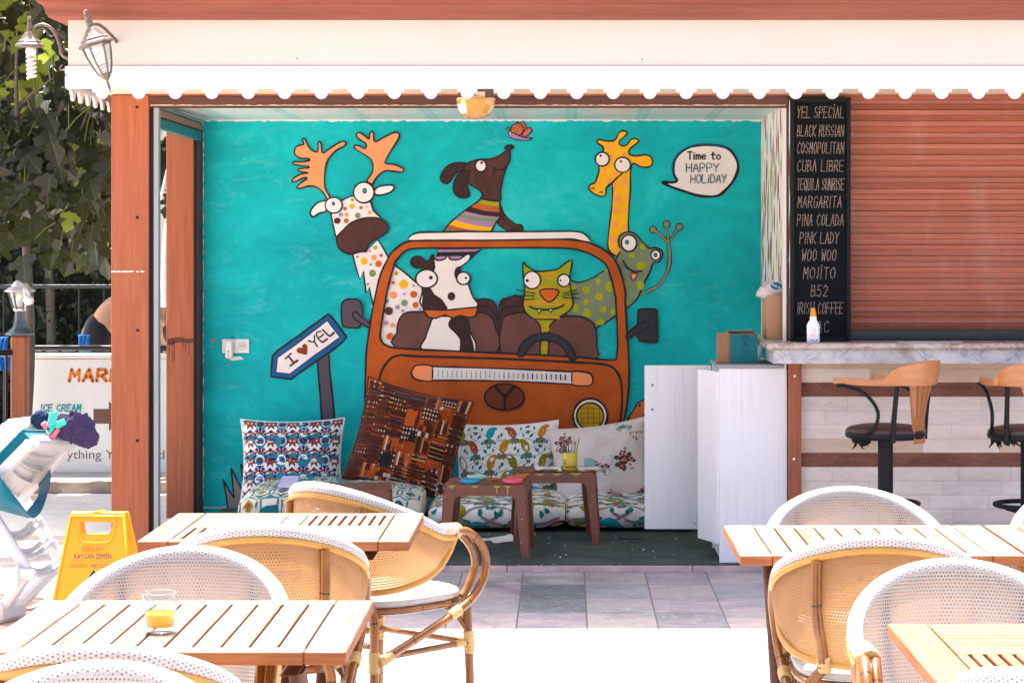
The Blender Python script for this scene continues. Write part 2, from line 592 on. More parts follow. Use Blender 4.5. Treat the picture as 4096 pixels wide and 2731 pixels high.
# right side wall with drips of paint
DRIP, nt, b = mk('paint_drips')
vec = mapped(nt, 'Object', (0.1, 5.0, 1.6))
vo = N(nt, 'ShaderNodeTexVoronoi', {'Vector': mapped(nt, 'Object', (.3, 13.0, 5.0)), 'Scale': 1.0, 'Randomness': 1.0})
d_ = ramp(nt, math_(nt, 'ADD', vo.outputs['Distance'], math_(nt, 'MULTIPLY', noi(nt, mapped(nt, 'Object', (1, 20, 3)), 3, 4), 0.5)), [(0.62, (1, 1, 1)), (0.70, (0, 0, 0))])
hs = N(nt, 'ShaderNodeSeparateColor', {'Color': vo.outputs['Color']})
pal = ramp(nt, hs.outputs[0], [(0.0, '#1a5560'), (0.2, '#7a2d1e'), (0.4, '#8f9a25'), (0.6, '#d9bd20'), (0.75, '#2c8f93'), (0.9, '#5d3d2b')])
pal.node.color_ramp.interpolation = 'CONSTANT'
nt.links.new(mixc(nt, d_, (0.8, 0.8, 0.79), pal), b.inputs['Base Color'])
b.inputs['Roughness'].default_value = 0.6
m = MB(); m.box(DRIP, (1.172, 11.3, -0.1), (1.40, YW - 0.002, 2.42)); m.build('side_wall', kiosk)

# ceiling
CEIL, nt, b = mk('patterned_ceiling')
vec = mapped(nt, 'Object')
sq = noi(nt, N(nt, 'ShaderNodeMapping', {'Vector': vec, 'Scale': (9, 42, 1)}).outputs[0], 1.0, 4, 0.6, 1.5)
w1 = ramp(nt, sq, [(0.47, (0, 0, 0)), (0.56, (1, 1, 1))])
sx = N(nt, 'ShaderNodeSeparateXYZ', {'Vector': vec})
skew = math_(nt, 'ADD', sx.outputs[0], 0.0)
fr = math_(nt, 'FRACT', math_(nt, 'MULTIPLY', skew, 1 / 0.41))
band = math_(nt, 'LESS_THAN', fr, 0.16)
seam = math_(nt, 'LESS_THAN', math_(nt, 'ABSOLUTE', math_(nt, 'SUBTRACT', fr, 0.08)), 0.006)
cA = mixc(nt, math_(nt, 'MULTIPLY', w1, 0.55), (0.82, 0.83, 0.82), (0.36, 0.62, 0.62))
cA = mixc(nt, math_(nt, 'MULTIPLY', band, 0.75), cA, (0.36, 0.64, 0.64))
cA = mixc(nt, seam, cA, (0.8, 0.8, 0.8))
nt.links.new(cA, b.inputs['Base Color']); b.inputs['Roughness'].default_value = 0.35
SOFF, nt, b = mk('patterned_soffit')
vec = mapped(nt, 'Object')
sq = noi(nt, N(nt, 'ShaderNodeMapping', {'Vector': vec, 'Scale': (9, 42, 1)}).outputs[0], 1.0, 4, 0.6, 1.5)
nt.links.new(ramp(nt, sq, [(0.42, (0.72, 0.58, 0.34)), (0.58, (0.80, 0.75, 0.64))]), b.inputs['Base Color'])
b.inputs['Roughness'].default_value = 0.4
m = MB(); m.box(CEIL, (-2.17, 11.2, 2.372), (1.4, YW - 0.003, 2.41)); m.build('ceiling', kiosk)

# posts
def screws(parent, pts, Y, mat=None):
    for (u, v) in pts:
        p = P(u, v, Y); mb = MB()
        mb.M = Matrix.Translation(p) @ Matrix.Rotation(R(90), 4, 'X')
        mb.lathe(mat or BLACKM, [(0.0075, -0.002), (0.0075, 0.0015), (0.004, 0.003), (0, 0.0032)], 8)
        mb.M = None; mb.build('screw_head', parent)
m = MB()
m.box(RED_V, (-2.248, 11.10, -0.02), (-2.062, 11.32, 2.358), 0.004)
p1 = m.build('post', kiosk)
screws(p1, [(548, 429), (549, 870), (551, 1321), (549, 1762)], 11.099)
m = MB()
random.seed(11)
for i in range(26):   # chipped line across the front post
    u = 444 + i * 5.6; 
    if random.random() < .75:
        m.poly(WHITE, [(u, 1085 + random.uniform(-2, 2)), (u + 6, 1084 + random.uniform(-2, 2)), (u + 6, 1087 + random.uniform(0, 2.5)), (u, 1088 + random.uniform(0, 2))], lambda a, c: P(a, c, 11.0985))
m.build('paint_chip', p1)
m = MB()
m.box(BLACKM, (-2.062, 11.12, 0), (-2.044, 11.2, 2.30))
m.box(ALU, (-2.044, 11.125, 0), (-2.018, 11.18, 2.30), 0.002)
m.build('window_frame', kiosk)
m = MB()
m.box(RED_V, (-2.378, 13.36, -0.02), (-2.212, 13.55, 2.345), 0.004)
p2 = m.build('post', kiosk)
m = MB()   # dark drips on the rear post
DRK = paint((0.10, 0.028, 0.016), 0.6, 0.1)
ptw = lambda a, c: P(a, c, 13.3585)
m.poly(DRK, [(670, 1356), (690, 1352), (705, 1349), (725, 1350), (745, 1355), (782, 1353), (782, 1366), (760, 1372), (735, 1368), (705, 1370), (688, 1380), (670, 1380)], ptw)
for (u, l) in ((677, 1430), (690, 1446), (697, 1443), (733, 1385), (742, 1398), (755, 1426)):
    m.ribbon(DRK, [(u + 2, 1366), (u + 1, (1366 + l) / 2), (u, l)], 3.4, ptw)
m.build('dark_drip', p2)
m = MB()
m.box(BLACKM, (-2.212, 13.34, 0), (-2.192, 13.5, 2.34))
m.box(DKBROWN, (-2.192, 13.35, 0), (-2.182, 13.499, 2.34))
m.build('window_frame', kiosk)

# transom strips over the side opening, seen from below
TEALS = paint((0.0, 0.17, 0.175), 0.6, 0.12, name='teal_strip')
SLB = plain('slate_blue_metal', (0.13, 0.16, 0.18), 0.4, 0.3)
m = MB()
m.box(TEALS, (-2.20, 11.2, 2.240), (-2.165, 13.34, 2.292), 0.002)
m.box(RED_H, (-2.21, 11.2, 2.298), (-2.158, 13.34, 2.336), 0.002)
m.box(SLB, (-2.21, 11.2, 2.338), (-2.150, 13.34, 2.362), 0.002)
m.box(DKBROWN, (-2.21, 11.2, 2.293), (-2.175, 13.34, 2.297))
m.build('transom', kiosk)

# lintel beam
m = MB()
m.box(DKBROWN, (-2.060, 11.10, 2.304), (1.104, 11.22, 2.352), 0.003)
m.box(RED_H, (-2.060, 11.094, 2.3525), (4.5, 11.2, 2.3595))
lint = m.build('lintel', kiosk)
FUZZ = paint((0.45, 0.36, 0.26), 0.9, 0.4, name='old_sealant', scale=40)
m = MB(); random.seed(5)
pp = [(-2.055 + i * 0.02, random.uniform(0.0015, 0.006)) for i in range(158)]
m.prism(FUZZ, [(x, 2.304 - 0.001) for x, h in pp] + [(x, 2.304 + h) for x, h in pp[::-1]], lambda a, c, d: Vector((a, d, c)), 11.098, 11.12)
m.box(DKBROWN, (-2.060, 11.11, 2.294), (1.104, 11.15, 2.3025))
m.build('sealant_line', lint)

# jamb at the right of the opening
m = MB()
m.box(WHITE, (1.084, 11.14, 0.9), (1.093, 11.24, 2.303))
m.box(DKBROWN, (1.0935, 11.12, 1.0), (1.1035, 11.24, 2.303))
m.build('jamb', kiosk)

# step and carpet
PINKM = paint((0.55, 0.40, 0.37), 0.4, 0.30, 0.05, name='pink_marble', scale=7)
m = MB()
x = -2.05
random.seed(2)
while x < 6:
    w = random.uniform(.75, 1.0)
    m.box(PINKM, (x, 11.11, -0.05), (x + w - 0.003, 11.35, 0.029), 0.003)
    x += w
m.build('step', kind='structure', loc=(0, 11.1, 0))
CARP, nt, b = mk('green_carpet')
vec = mapped(nt)
n1 = noi(nt, vec, 160, 3, 0.8); n2 = noi(nt, vec, 2.5, 5, 0.6)
f = math_(nt, 'ADD', math_(nt, 'MULTIPLY', n1, .5), math_(nt, 'MULTIPLY', n2, .5))
nt.links.new(ramp(nt, f, [(0.36, (0.045, 0.060, 0.052)), (0.62, (0.115, 0.145, 0.125))]), b.inputs['Base Color'])
b.inputs['Roughness'].default_value = 0.95; b.inputs['Specular IOR Level'].default_value = 0.1
bump(nt, b, n1, 0.8, 0.006)
m = MB(); random.seed(9)
m.box(CARP, (-2.06, 11.135, 0.0295), (1.172, 13.499, 0.039))
GTH = paint((0.10, 0.30, 0.24), 0.8, 0.1)
for i in range(46):   # loose threads along the cut edge
    x = random.uniform(-1.9, 1.1); 
    q = [(x, 11.134, 0.036), (x + random.uniform(-.02, .02), 11.118, 0.034), (x + random.uniform(-.05, .05), 11.105, 0.031)]
    m.tube(GTH, smooth_path(q, 3, False), 0.0012, 4)
m.build('carpet', label='dark green worn carpet covering the floor of the mural corner', cat='carpet', loc=(0, 12, 0.03))

# ------------------------------------------------------------------ roof: fascia, scalloped valance, cornice
XL, YF = -2.305, 10.40
XR = 9.0
roof = MB()
ROOFM = paint((0.30, 0.13, 0.08), 0.8, 0.15, name='roof_covering')
roof.box(ROOFM, (XL - .05, YF - .08, 2.80), (XR, 16.2, 2.87))
roof.box(CREAM, (XL + .04, YF + .04, 2.44), (XR, 16.0, 2.80))
roof_o = roof.build('roof', kiosk)
m = MB(); m.box(SOFF, (XL + .03, YF + .03, 2.3605), (XR, 11.2, 2.3710)); m.build('soffit', roof_o)
m = MB()
m.box(CREAM, (XL, YF, 2.437), (XR, YF + 0.02, 2.665))
m.box(CREAM, (XL, YF + 0.02, 2.437), (XL + 0.02, 16.0, 2.665))
for u, v in ((683 * K, 135 * K), (1475 * K, 137 * K), (1462 * K, 176 * K), (1272 * K, 30 * K)):
    p = P(u, v, YF - .001)
    m.M = Matrix.Translation(p) @ Matrix.Rotation(R(90), 4, 'X'); m.lathe(BLACKM, [(0.0035, -0.001), (0.003, 0.001), (0, 0.0015)], 8); m.M = None
m.build('fascia', roof_o)
# valance: moulded strip and scallops
VAL = [(0.0, 2.442), (-0.012, 2.440), (-0.013, 2.412), (-0.008, 2.398), (-0.012, 2.392), (-0.012, 2.352), (-0.008, 2.337)]
m = MB()
def strip(mb, mat, prof, back):
    for side in (0, 1):
        V = []; 
        for (p, z) in prof:
            if side == 0:
                V += [Vector((XL + p, YF + p, z)), Vector((XR, YF + p, z))]
            else:
                V += [Vector((XL + p, YF + p, z)), Vector((XL + p, 16.0, z))]
        mb.add(V, [[2 * i, 2 * i + 1, 2 * i + 3, 2 * i + 2] for i in range(len(prof) - 1)], mat)
VALW = paint((.62, .62, .615), .5, .03, name='valance_white')
strip(m, VALW, VAL, 0)
# scallop outline, one pitch = 0.1688 m
S = 1 / 864.0
def scallops(n):
    pts = []
    for i in range(n):
        x0 = i * 146 * S
        seq = [(0, 356), (32.5, 356), (32.5, 366), (35, 370), (46, 370)]
        seq += [(46 + 27 - 27 * math.cos(a * math.pi / 12), 370 + 27 * math.sin(a * math.pi / 12)) for a in range(13)]
        seq += [(100, 370), (111, 370), (113.5, 366), (113.5, 356), (146, 356)]
        for (a, v) in seq:
            pts.append((x0 + a * S, 1.6 + (993 - v) * S))
    return pts
ZT = 2.400
ph = ((235 * K) - 73 - CX) * S      # first scallop centre
x0 = ph
sc_ = [(x0 + p[0], p[1]) for p in scallops(66)]
sc_ = [p for p in sc_ if p[0] > XL]
out = [(XL, ZT), (XL, 2.337)] + sc_ + [(sc_[-1][0], ZT)]
m.prism(VALW, out, lambda a, c, d: Vector((a, d, c)), YF - 0.006, YF + 0.006)
sd = [(YF + 0.012 + p[0], p[1] - 0.004) for p in scallops(26)]
m.prism(VALW, [(YF + .008, ZT), (YF + .008, 2.337)] + sd + [(sd[-1][0], ZT)], lambda a, c, d: Vector((d, a, c)), XL - 0.006, XL + 0.006)
m.build('scalloped_valance', roof_o)
# cornice with a mitred corner
COR = [(0.0, 2.654), (0.058, 2.655), (0.068, 2.657), (0.078, 2.664), (0.080, 2.672), (0.086, 2.675), (0.088, 2.690), (0.092, 2.704), (0.100, 2.716), (0.114, 2.722), (0.117, 2.728), (0.122, 2.730), (0.122, 2.752), (0.118, 2.756), (0.112, 2.875)]
CORM = wood('cornice_brown', (0.165, 0.046, 0.027), (0.24, 0.072, 0.043), 0.5, along='Object', stretch=(0.5, 9, 9))
m = MB()
strip(m, CORM, [(-p, z) for p, z in COR], 0)
m.build('cornice', roof_o)
# ================================================================== the mural, painted on the teal wall
def zoom(ox, oy, s):
    return lambda pts: [(ox + a / s, oy + c / s) for a, c in pts]
Z2 = zoom(1000, 450, 1.845); Z3 = zoom(1700, 450, 1.8445); Z4 = zoom(1400, 1000, 1.8092)
Z7 = zoom(1050, 1200, 3.1356); Z1 = zoom(2500, 300, 1.4254); Z6 = zoom(1750, 1400, 1.7424); ZL = zoom(0, 1700, 1.5205)
INK = paint('#1d1c20', 0.7, 0.25, 0.3)
def fl(c, var=0.09):
    return paint(mulc(c, 1.0), 0.75, var, 0.35)
WHT = fl('#efe9e6', 0.04); BRN = fl('#4f2f2a', .25); DBR = fl('#36211f', .2); ORG = fl('#cf6318', .12)
PEACH = fl('#fb9a66'); YEL = fl('#f8b90a', .06); FROG = fl('#78896f', .12); LIME = fl('#a0a808', .08); SEAT = fl('#6a4540', .2)
SEAT2 = fl('#46282a', .2); LILAC = fl('#ab86b4'); SAGE = fl('#78966b'); RUST = fl('#b5602a'); GREY = fl('#534b57', .1)
SLATEP = fl('#32343c', .1); NAVY = fl('#0f5c92', .15); CATG = fl('#9fa210', .08); OCH = fl('#c49a16', .12); TEALD = fl('#25707a'); PNK = fl('#c85f60', .15)
BODY = fl('#b85616', .2); EMB = fl('#74351a', .25); HEADL = fl('#c99a08', .12); GRASS = fl('#8f8886', .12)
BLU = fl('#2f9fb5')

class Fig:
    LW = 7.4
    def __init__(s):
        s.mb = MB(); s.d = 0.002
    def fn(s):
        s.d += 0.00022
        d = s.d
        def f(u, v):
            p = P(u, v, YW)
            return Vector((p.x, YW - d, p.z))
        return f
    def fill(s, mat, pts, sub=4, line=True, lw=None, holes=()):
        p = smooth_path([(a, b) for a, b in pts], sub) if sub else [Vector(q) for q in pts]
        s.mb.poly(mat, p, s.fn(), holes)
        if line: s.mb.ribbon(INK, dens(p) if not sub else p, lw or s.LW, s.fn(), True)
        return s
    def line(s, pts, lw=None, mat=None, sub=4, closed=False, taper=False):
        p = smooth_path(pts, sub, closed) if sub else [Vector(q) for q in pts]
        s.mb.ribbon(mat or INK, p, lw or s.LW, s.fn(), closed, taper)
        return s
    def dots(s, mat, lst, z):
        for e in lst:
            (c,) = z([(e[0], e[1])]); r = e[2] / 1.84; ry = (e[3] if len(e) > 3 else e[2]) / 1.84
            s.mb.poly(mat, ell(c[0], c[1], r, ry, 14), s.fn())
        return s
    def eye(s, z, cx, cy, rx, ry, px, py, pr, ring=False, sc=1.84):
        (c,) = z([(cx, cy)]); (q,) = z([(px, py)])
        s.fill(WHT, ell(c[0], c[1], rx / sc, ry / sc, 28), 0)
        if ring:
            s.mb.poly(INK, ell(q[0], q[1], pr / sc, pr * 1.2 / sc, 14), s.fn())
            s.mb.poly(BLU, ell(q[0], q[1], pr * .5 / sc, pr * .62 / sc, 12), s.fn())
        else:
            s.mb.poly(INK, ell(q[0], q[1], pr / sc, pr / sc, 14), s.fn())
        return s
    def done(s, name):
        return s.mb.build(name, mural_wall)
def dens(p):
    out = []
    for i in range(len(p)):
        a, b = p[i], p[(i + 1) % len(p)]
        for k in range(4): out.append(a + (b - a) * (k / 4))
    return out

# reindeer ------------------------------------------------------------
g = Fig(); g.d = 0.002
body = Z2([(760, 1046), (860, 1028), (945, 942), (985, 1005), (1022, 1070), (1075, 1130), (1150, 1188), (1240, 1268), (1300, 1340), (1330, 1500)]) + Z4([(480, 740), (350, 716), (250, 700), (222, 640), (216, 580), (150, 400)]) + Z2([(912, 1420)])
bl = Z2([(908, 1412), (893, 1350), (880, 1288), (858, 1333), (848, 1260), (838, 1170), (810, 1232), (785, 1150), (757, 1046)])
g.mb.poly(WHT, [Vector(q) for q in body] + [Vector(q) for q in bl], g.fn())
g.line(bl, sub=0); g.line(Z2([(945, 942), (985, 1005), (1022, 1070), (1075, 1130), (1150, 1188), (1250, 1275)]))
for mt, l in ((LIME, [(925, 998, 16), (1080, 1187, 15)]), (YEL, [(843, 1098, 27), (1135, 1268, 34)]), (PEACH, [(915, 1071, 21), (1060, 1348, 27)]),
              (ORG, [(968, 1055, 13), (950, 1117, 25), (793, 1066, 9), (1058, 1257, 13), (1208, 1342, 26), (1222, 1420, 22)]), (SAGE, [(905, 1187, 26), (1140, 1405, 24)]),
              (LILAC, [(885, 1024, 8), (870, 1267, 11), (1140, 1340, 9), (1208, 1280, 10), (1090, 1437, 17), (1128, 1464, 12), (1256, 1450, 8)]), (BLU, [(892, 1122, 9), (1013, 1392, 12)]), (BRN, [(1025, 1465, 31)])):
    g.dots(mt, l, Z2)
for mt, l in ((LILAC, [(262, 528, 17)]), (PEACH, [(311, 545, 18)]), (ORG, [(290, 625, 26)])):
    g.dots(mt, l, Z4)
g.fill(PEACH, Z2([(570, 640), (540, 590), (490, 552), (430, 545), (375, 562), (347, 553), (372, 525), (425, 488), (395, 484), (345, 508), (313, 513), (325, 487), (375, 457), (434, 448), (400, 440), (360, 433), (357, 420), (398, 414), (438, 409), (430, 398), (370, 393), (321, 381), (324, 366), (380, 367), (440, 356), (430, 342), (370, 338), (332, 310), (335, 265), (365, 245), (400, 236), (388, 205), (399, 194), (415, 215), (440, 265), (478, 291), (504, 287), (505, 230), (516, 216), (527, 235), (530, 285), (545, 301), (580, 275), (640, 235), (690, 214), (708, 230), (695, 250), (640, 280), (600, 320), (570, 365), (555, 430), (550, 500), (556, 560), (592, 632)]), 3)
g.fill(PEACH, Z2([(865, 506), (900, 450), (908, 400), (895, 350), (850, 315), (800, 285), (771, 262), (780, 243), (810, 250), (845, 268), (861, 255), (855, 230), (815, 205), (789, 180), (792, 156), (815, 152), (850, 176), (880, 199), (885, 160), (900, 141), (913, 160), (915, 205), (935, 216), (990, 185), (1050, 155), (1085, 149), (1103, 166), (1095, 200), (1060, 255), (1025, 310), (999, 360), (1005, 380), (1060, 385), (1120, 408), (1136, 430), (1120, 441), (1060, 435), (1000, 432), (950, 465), (915, 510), (905, 532)]), 3)
g.fill(WHT, Z2([(600, 700), (690, 645), (770, 617), (880, 645), (912, 725), (955, 805), (700, 970), (642, 925), (622, 860)]), 3)
g.fill(WHT, Z2([(912, 585), (950, 550), (1010, 538), (1055, 541), (1064, 562), (1040, 588), (990, 607), (935, 610)]))
g.fill(WHT, Z2([(562, 658), (510, 664), (470, 695), (447, 735), (455, 763), (475, 769), (510, 745), (562, 726)]))
for mt, l in ((LIME, [(757, 645, 12)]), (YEL, [(755, 693, 20)]), (RUST, [(704, 711, 14), (820, 703, 13), (712, 800, 18), (864, 699, 5)]), (PEACH, [(715, 756, 16), (885, 738, 14)]), (LILAC, [(672, 755, 16)]), (SAGE, [(797, 761, 21)]), (BRN, [(645, 800, 25, 23)])):
    g.dots(mt, l, Z2)
g.fill(BRN, Z2([(645, 920), (690, 868), (750, 815), (830, 785), (920, 778), (985, 797), (1017, 835), (1016, 872), (985, 905), (930, 937), (885, 965), (868, 1000), (860, 1028), (815, 1026), (750, 1046), (690, 1028), (650, 985)]))
g.eye(Z2, 842, 592, 76, 76, 848, 580, 17, True); g.eye(Z2, 620, 686, 63, 58, 618, 674, 13, True)
g.done('painted_reindeer')

# dog -----------------------------------------------------------------
g = Fig()
g.fill(DBR, Z3([(306, 378), (240, 372), (180, 388), (140, 425), (113, 480), (130, 517), (165, 525), (190, 505), (230, 450), (290, 420)]))
LB = [(418, 634), (385, 662), (335, 695), (292, 727), (262, 748), (240, 768), (212, 790), (185, 815), (160, 845), (135, 880)]
RB = [(553, 652), (553, 692), (557, 737), (556, 772), (540, 795), (522, 815), (505, 850), (487, 880)]
g.fill(BRN, Z3([(556, 690), (580, 745), (620, 790), (670, 826), (708, 830), (723, 858), (715, 884), (690, 888), (668, 886), (640, 888), (618, 884), (590, 862), (540, 822), (545, 760)]))
g.line(Z3([(572, 770), (600, 815), (650, 850), (668, 884)])); g.line(Z3([(680, 850), (692, 884)])); g.line(Z3([(640, 858), (640, 884)]))
g.fill(LILAC, Z3(LB + [(487, 880)] + RB[::-1][1:]), 0)
bands = [(LB[0], RB[0], LB[1], RB[1], LIME), (LB[1], RB[1], LB[2], RB[2], RUST), (LB[2], RB[2], LB[3], RB[3], DBR), (LB[4], (544, 782), LB[5], (525, 808), SAGE), (LB[6], RB[6], (172, 828), RB[7], YEL), ((172, 828), (330, 874), (150, 858), (250, 878), RUST), ((150, 860), (250, 878), LB[9], (240, 880), SAGE)]
for a, b, c, d_, mt in bands:
    def cur(p, q, n=8):
        return [(p[0] + (q[0] - p[0]) * i / n, p[1] + (q[1] - p[1]) * i / n + 12 * math.sin(math.pi * i / n) * (-.2 if q[0] < 400 else .8)) for i in range(n + 1)]
    g.mb.poly(mt, Z3(cur(a, b) + cur(c, d_)[::-1]), g.fn())
g.line(Z3(LB), sub=2); g.line(Z3(RB), sub=2)
g.fill(BRN, Z3([(300, 395), (330, 370), (400, 348), (470, 345), (540, 325), (590, 290), (622, 270), (628, 300), (625, 360), (600, 408), (580, 470), (562, 550), (556, 600), (555, 652), (480, 650), (416, 634), (425, 605), (395, 570), (350, 545), (315, 515), (285, 440)]))
g.fill(DBR, Z3([(330, 430), (285, 435), (240, 465), (215, 520), (212, 580), (240, 620), (285, 633), (325, 622), (328, 590), (312, 540), (318, 490), (332, 455)]))
(c,) = Z3([(622, 260)]); g.mb.poly(INK, ell(c[0], c[1], 21, 13, 18, -.15), g.fn())
g.eye(Z3, 412, 395, 41, 43, 418, 373, 10)
g.line(Z3([(510, 405), (516, 428), (502, 446)])); g.line(Z3([(514, 424), (560, 425), (600, 406)]))
# lower part seen through the windscreen
g.fill(INK, Z3([(95, 1010), (420, 1010), (330, 1092), (80, 1092)]), 0, False)
g.fill(LILAC, Z3([(100, 1011), (408, 1011), (372, 1026), (95, 1031)]), 0, False)
g.fill(LILAC, Z3([(80, 1066), (150, 1062), (165, 1075), (140, 1090), (95, 1088)]), 2, False); g.fill(LILAC, Z3([(180, 1062), (275, 1062), (255, 1085), (200, 1086)]), 2, False)
g.done('painted_dog')

# snail with wings ------------------------------------------------------
g = Fig(); g.LW = 5
g.fill(PNK, Z3([(668, 90), (690, 73), (730, 78), (748, 112), (735, 140), (700, 150)]))
g.fill(PNK, Z3([(715, 180), (730, 140), (765, 113), (790, 125), (780, 152), (745, 180)]))
g.fill(RUST, Z3([(640, 160), (632, 125), (645, 95), (685, 80), (720, 98), (728, 130), (712, 160), (680, 172)]))
g.fill(LILAC, Z3([(618, 150), (640, 150), (680, 168), (740, 188), (792, 191), (770, 205), (720, 208), (660, 197), (624, 180)]))
g.dots(LILAC, [(660, 103, 9), (697, 145, 9), (768, 147, 8)], Z3); g.dots(INK, [(660, 103, 3), (697, 145, 3), (768, 147, 3)], Z3)
g.dots(PEACH, [(680, 110, 4), (700, 120, 4), (672, 130, 4), (650, 135, 4), (690, 130, 3), (755, 160, 3), (765, 135, 3)], Z3)
g.line(Z3([(624, 148), (596, 122)]), 4); g.line(Z3([(630, 143), (614, 110)]), 4); g.dots(INK, [(596, 122, 6), (614, 110, 6)], Z3)
g.dots(WHT, [(628, 150, 6)], Z3); g.dots(INK, [(628, 150, 3)], Z3)
g.done('painted_snail')

# giraffe ---------------------------------------------------------------
g = Fig()
g.fill(YEL, Z3([(1268, 210), (1290, 202), (1340, 212), (1390, 210), (1415, 188), (1430, 152), (1460, 136), (1492, 150), (1472, 180), (1440, 205), (1432, 230), (1455, 248), (1490, 240), (1515, 205), (1550, 194), (1579, 210), (1556, 235), (1520, 262), (1502, 295), (1520, 316), (1570, 320), (1640, 315), (1676, 345), (1673, 388), (1640, 406), (1590, 402), (1535, 378), (1517, 440), (1516, 560), (1506, 700), (1500, 820), (1503, 890), (1490, 960), (1440, 1020), (1420, 1062), (1352, 1006), (1360, 850), (1378, 700), (1384, 600), (1380, 525), (1337, 560), (1336, 600), (1315, 621), (1270, 612), (1225, 585), (1208, 555), (1225, 530), (1250, 522), (1270, 480), (1285, 420), (1278, 350), (1312, 288), (1312, 255), (1280, 232)]), 3)
g.dots(PEACH, [(1365, 255, 16, 20), (1470, 312, 20), (1375, 338, 17, 24), (1322, 432, 17), (1400, 450, 16), (1357, 500, 18), (1290, 515, 15), (1470, 512, 21, 26), (1402, 542, 17, 20), (1417, 642, 23, 27), (1405, 720, 17, 20), (1470, 725, 17), (1403, 828, 19, 21), (1470, 850, 15, 20), (1388, 938, 22, 25), (1428, 1015, 16), (1590, 380, 20, 10), (1498, 620, 8, 18)], Z3)
g.line(Z3([(1337, 560), (1385, 515), (1420, 480), (1458, 448)])); g.line(Z3([(1226, 565), (1238, 556), (1250, 562)]), 4.5); g.line(Z3([(1288, 594), (1300, 586), (1312, 596)]), 4.5)
g.eye(Z3, 1308, 346, 51, 51, 1297, 321, 9); g.eye(Z3, 1458, 388, 58, 55, 1446, 362, 9)
g.done('painted_giraffe')

# frog --------------------------------------------------------------------
g = Fig()
arm = Z3([(1570, 1352), (1640, 1322), (1710, 1285), (1770, 1215), (1800, 1130), (1806, 1060), (1800, 990), (1793, 930)])
g.line(arm, 19.5); g.line(arm, 12, FROG)
for t in ((1682, 865), (1782, 825), (1876, 845)):
    q = Z3([(1795, 960), ((1795 + t[0]) / 2 + (0 if t[0] == 1782 else 5), (935 + t[1]) / 2 + 8), t]); g.line(q, 15)
for t in ((1682, 865), (1782, 825), (1876, 845)):
    (c,) = Z3([t]); g.mb.poly(INK, ell(c[0], c[1], 16.5, 16.5, 18), g.fn())
for t in ((1682, 865), (1782, 825), (1876, 845)):
    q = Z3([(1795, 965), ((1795 + t[0]) / 2 + (0 if t[0] == 1782 else 5), (935 + t[1]) / 2 + 8), t]); g.line(q, 9, FROG)
    (c,) = Z3([t]); g.mb.poly(FROG, ell(c[0], c[1], 12.5, 12.5, 18), g.fn())
g.fill(FROG, Z3([(1415, 1070), (1440, 1020), (1428, 960), (1440, 908), (1490, 883), (1545, 893), (1590, 940), (1650, 1000), (1700, 998), (1745, 1020), (1752, 1060), (1725, 1103), (1685, 1108), (1662, 1170), (1625, 1240), (1588, 1325), (1560, 1380), (1485, 1448), (1400, 1505), (1300, 1568), (1180, 1620), (1050, 1540), (1055, 1258), (1130, 1255), (1230, 1225), (1345, 1150), (1395, 1110)]), 3)
g.dots(LIME, [(1605, 990, 18, 24), (1528, 1056, 23, 19), (1595, 1130, 36, 32), (1590, 1275, 28, 34), (1460, 1275, 32, 40), (1490, 1400, 14, 24), (1280, 1247, 20), (1190, 1308, 32, 27), (1362, 1285, 32, 40), (1285, 1358, 30), (1190, 1395, 22), (1090, 1300, 22, 28), (1105, 1440, 32, 34), (1195, 1482, 31, 38), (1312, 1452, 28, 25), (1390, 1470, 22, 24), (1295, 1545, 32, 24), (1340, 1165, 18, 12)], Z3)
g.eye(Z3, 1505, 965, 56, 61, 1490, 957, 15, True); g.eye(Z3, 1702, 1052, 34, 37, 1700, 1052, 14, True)
g.line(Z3([(1462, 1092), (1478, 1130), (1510, 1160), (1550, 1176), (1598, 1168)]))
g.fill(PEACH, Z3([(1520, 1184), (1540, 1190), (1562, 1186), (1556, 1215), (1535, 1239), (1521, 1215)]), 3, lw=5)
g.done('painted_frog')

# van seats, cow, cat, van body ------------------------------------------------
g = Fig(); g.d = 0.0085
g.fill(SEAT2, Z4([(890, 385), (920, 359), (1000, 356), (1048, 385), (1067, 460), (1066, 755), (890, 755)]), 2)
g.line(Z4([(905, 402), (1000, 408), (1040, 440), (1062, 500)]))
g.fill(SEAT2, Z4([(1082, 755), (1080, 450), (1092, 372), (1130, 351), (1270, 353), (1270, 755)]), 2)
g.line(Z4([(1085, 500), (1105, 430), (1150, 408), (1260, 402)]))
g.fill(SEAT, Z4([(346, 725), (340, 600), (348, 530), (370, 480), (410, 453), (520, 446), (860, 452), (965, 455), (1028, 488), (1052, 560), (1054, 752)]), 2)
g.fill(SEAT, Z4([(1098, 755), (1098, 540), (1120, 480), (1180, 460), (1270, 452), (1345, 480), (1380, 540), (1384, 765)]), 2)
g.fill(SEAT, Z4([(1443, 775), (1440, 590), (1468, 512), (1540, 481), (1660, 480), (1742, 512), (1780, 580), (1784, 700), (1776, 795)]), 2)
g.done('painted_seat')
g = Fig(); g.d = 0.011
g.fill(WHT, Z4([(530, 735), (545, 640), (580, 540), (612, 485), (740, 480), (845, 480), (868, 590), (908, 745)]), 2)
g.fill(DBR, Z4([(745, 488), (840, 482), (865, 590), (903, 742), (797, 738), (802, 650), (768, 602), (722, 555), (722, 520)]), 2, False)
g.line(Z4([(745, 488), (722, 520), (722, 555), (768, 602), (802, 650), (797, 738)])); 
hd = Z4([(598, 30), (608, 56), (636, 76), (688, 66), (712, 32), (722, 66), (770, 72), (802, 64), (842, 34), (866, 31), (873, 55), (846, 90), (804, 120), (802, 150), (835, 200), (862, 260), (888, 340), (916, 425), (535, 432), (524, 300), (518, 150), (545, 122)])
g.fill(WHT, hd, 2)
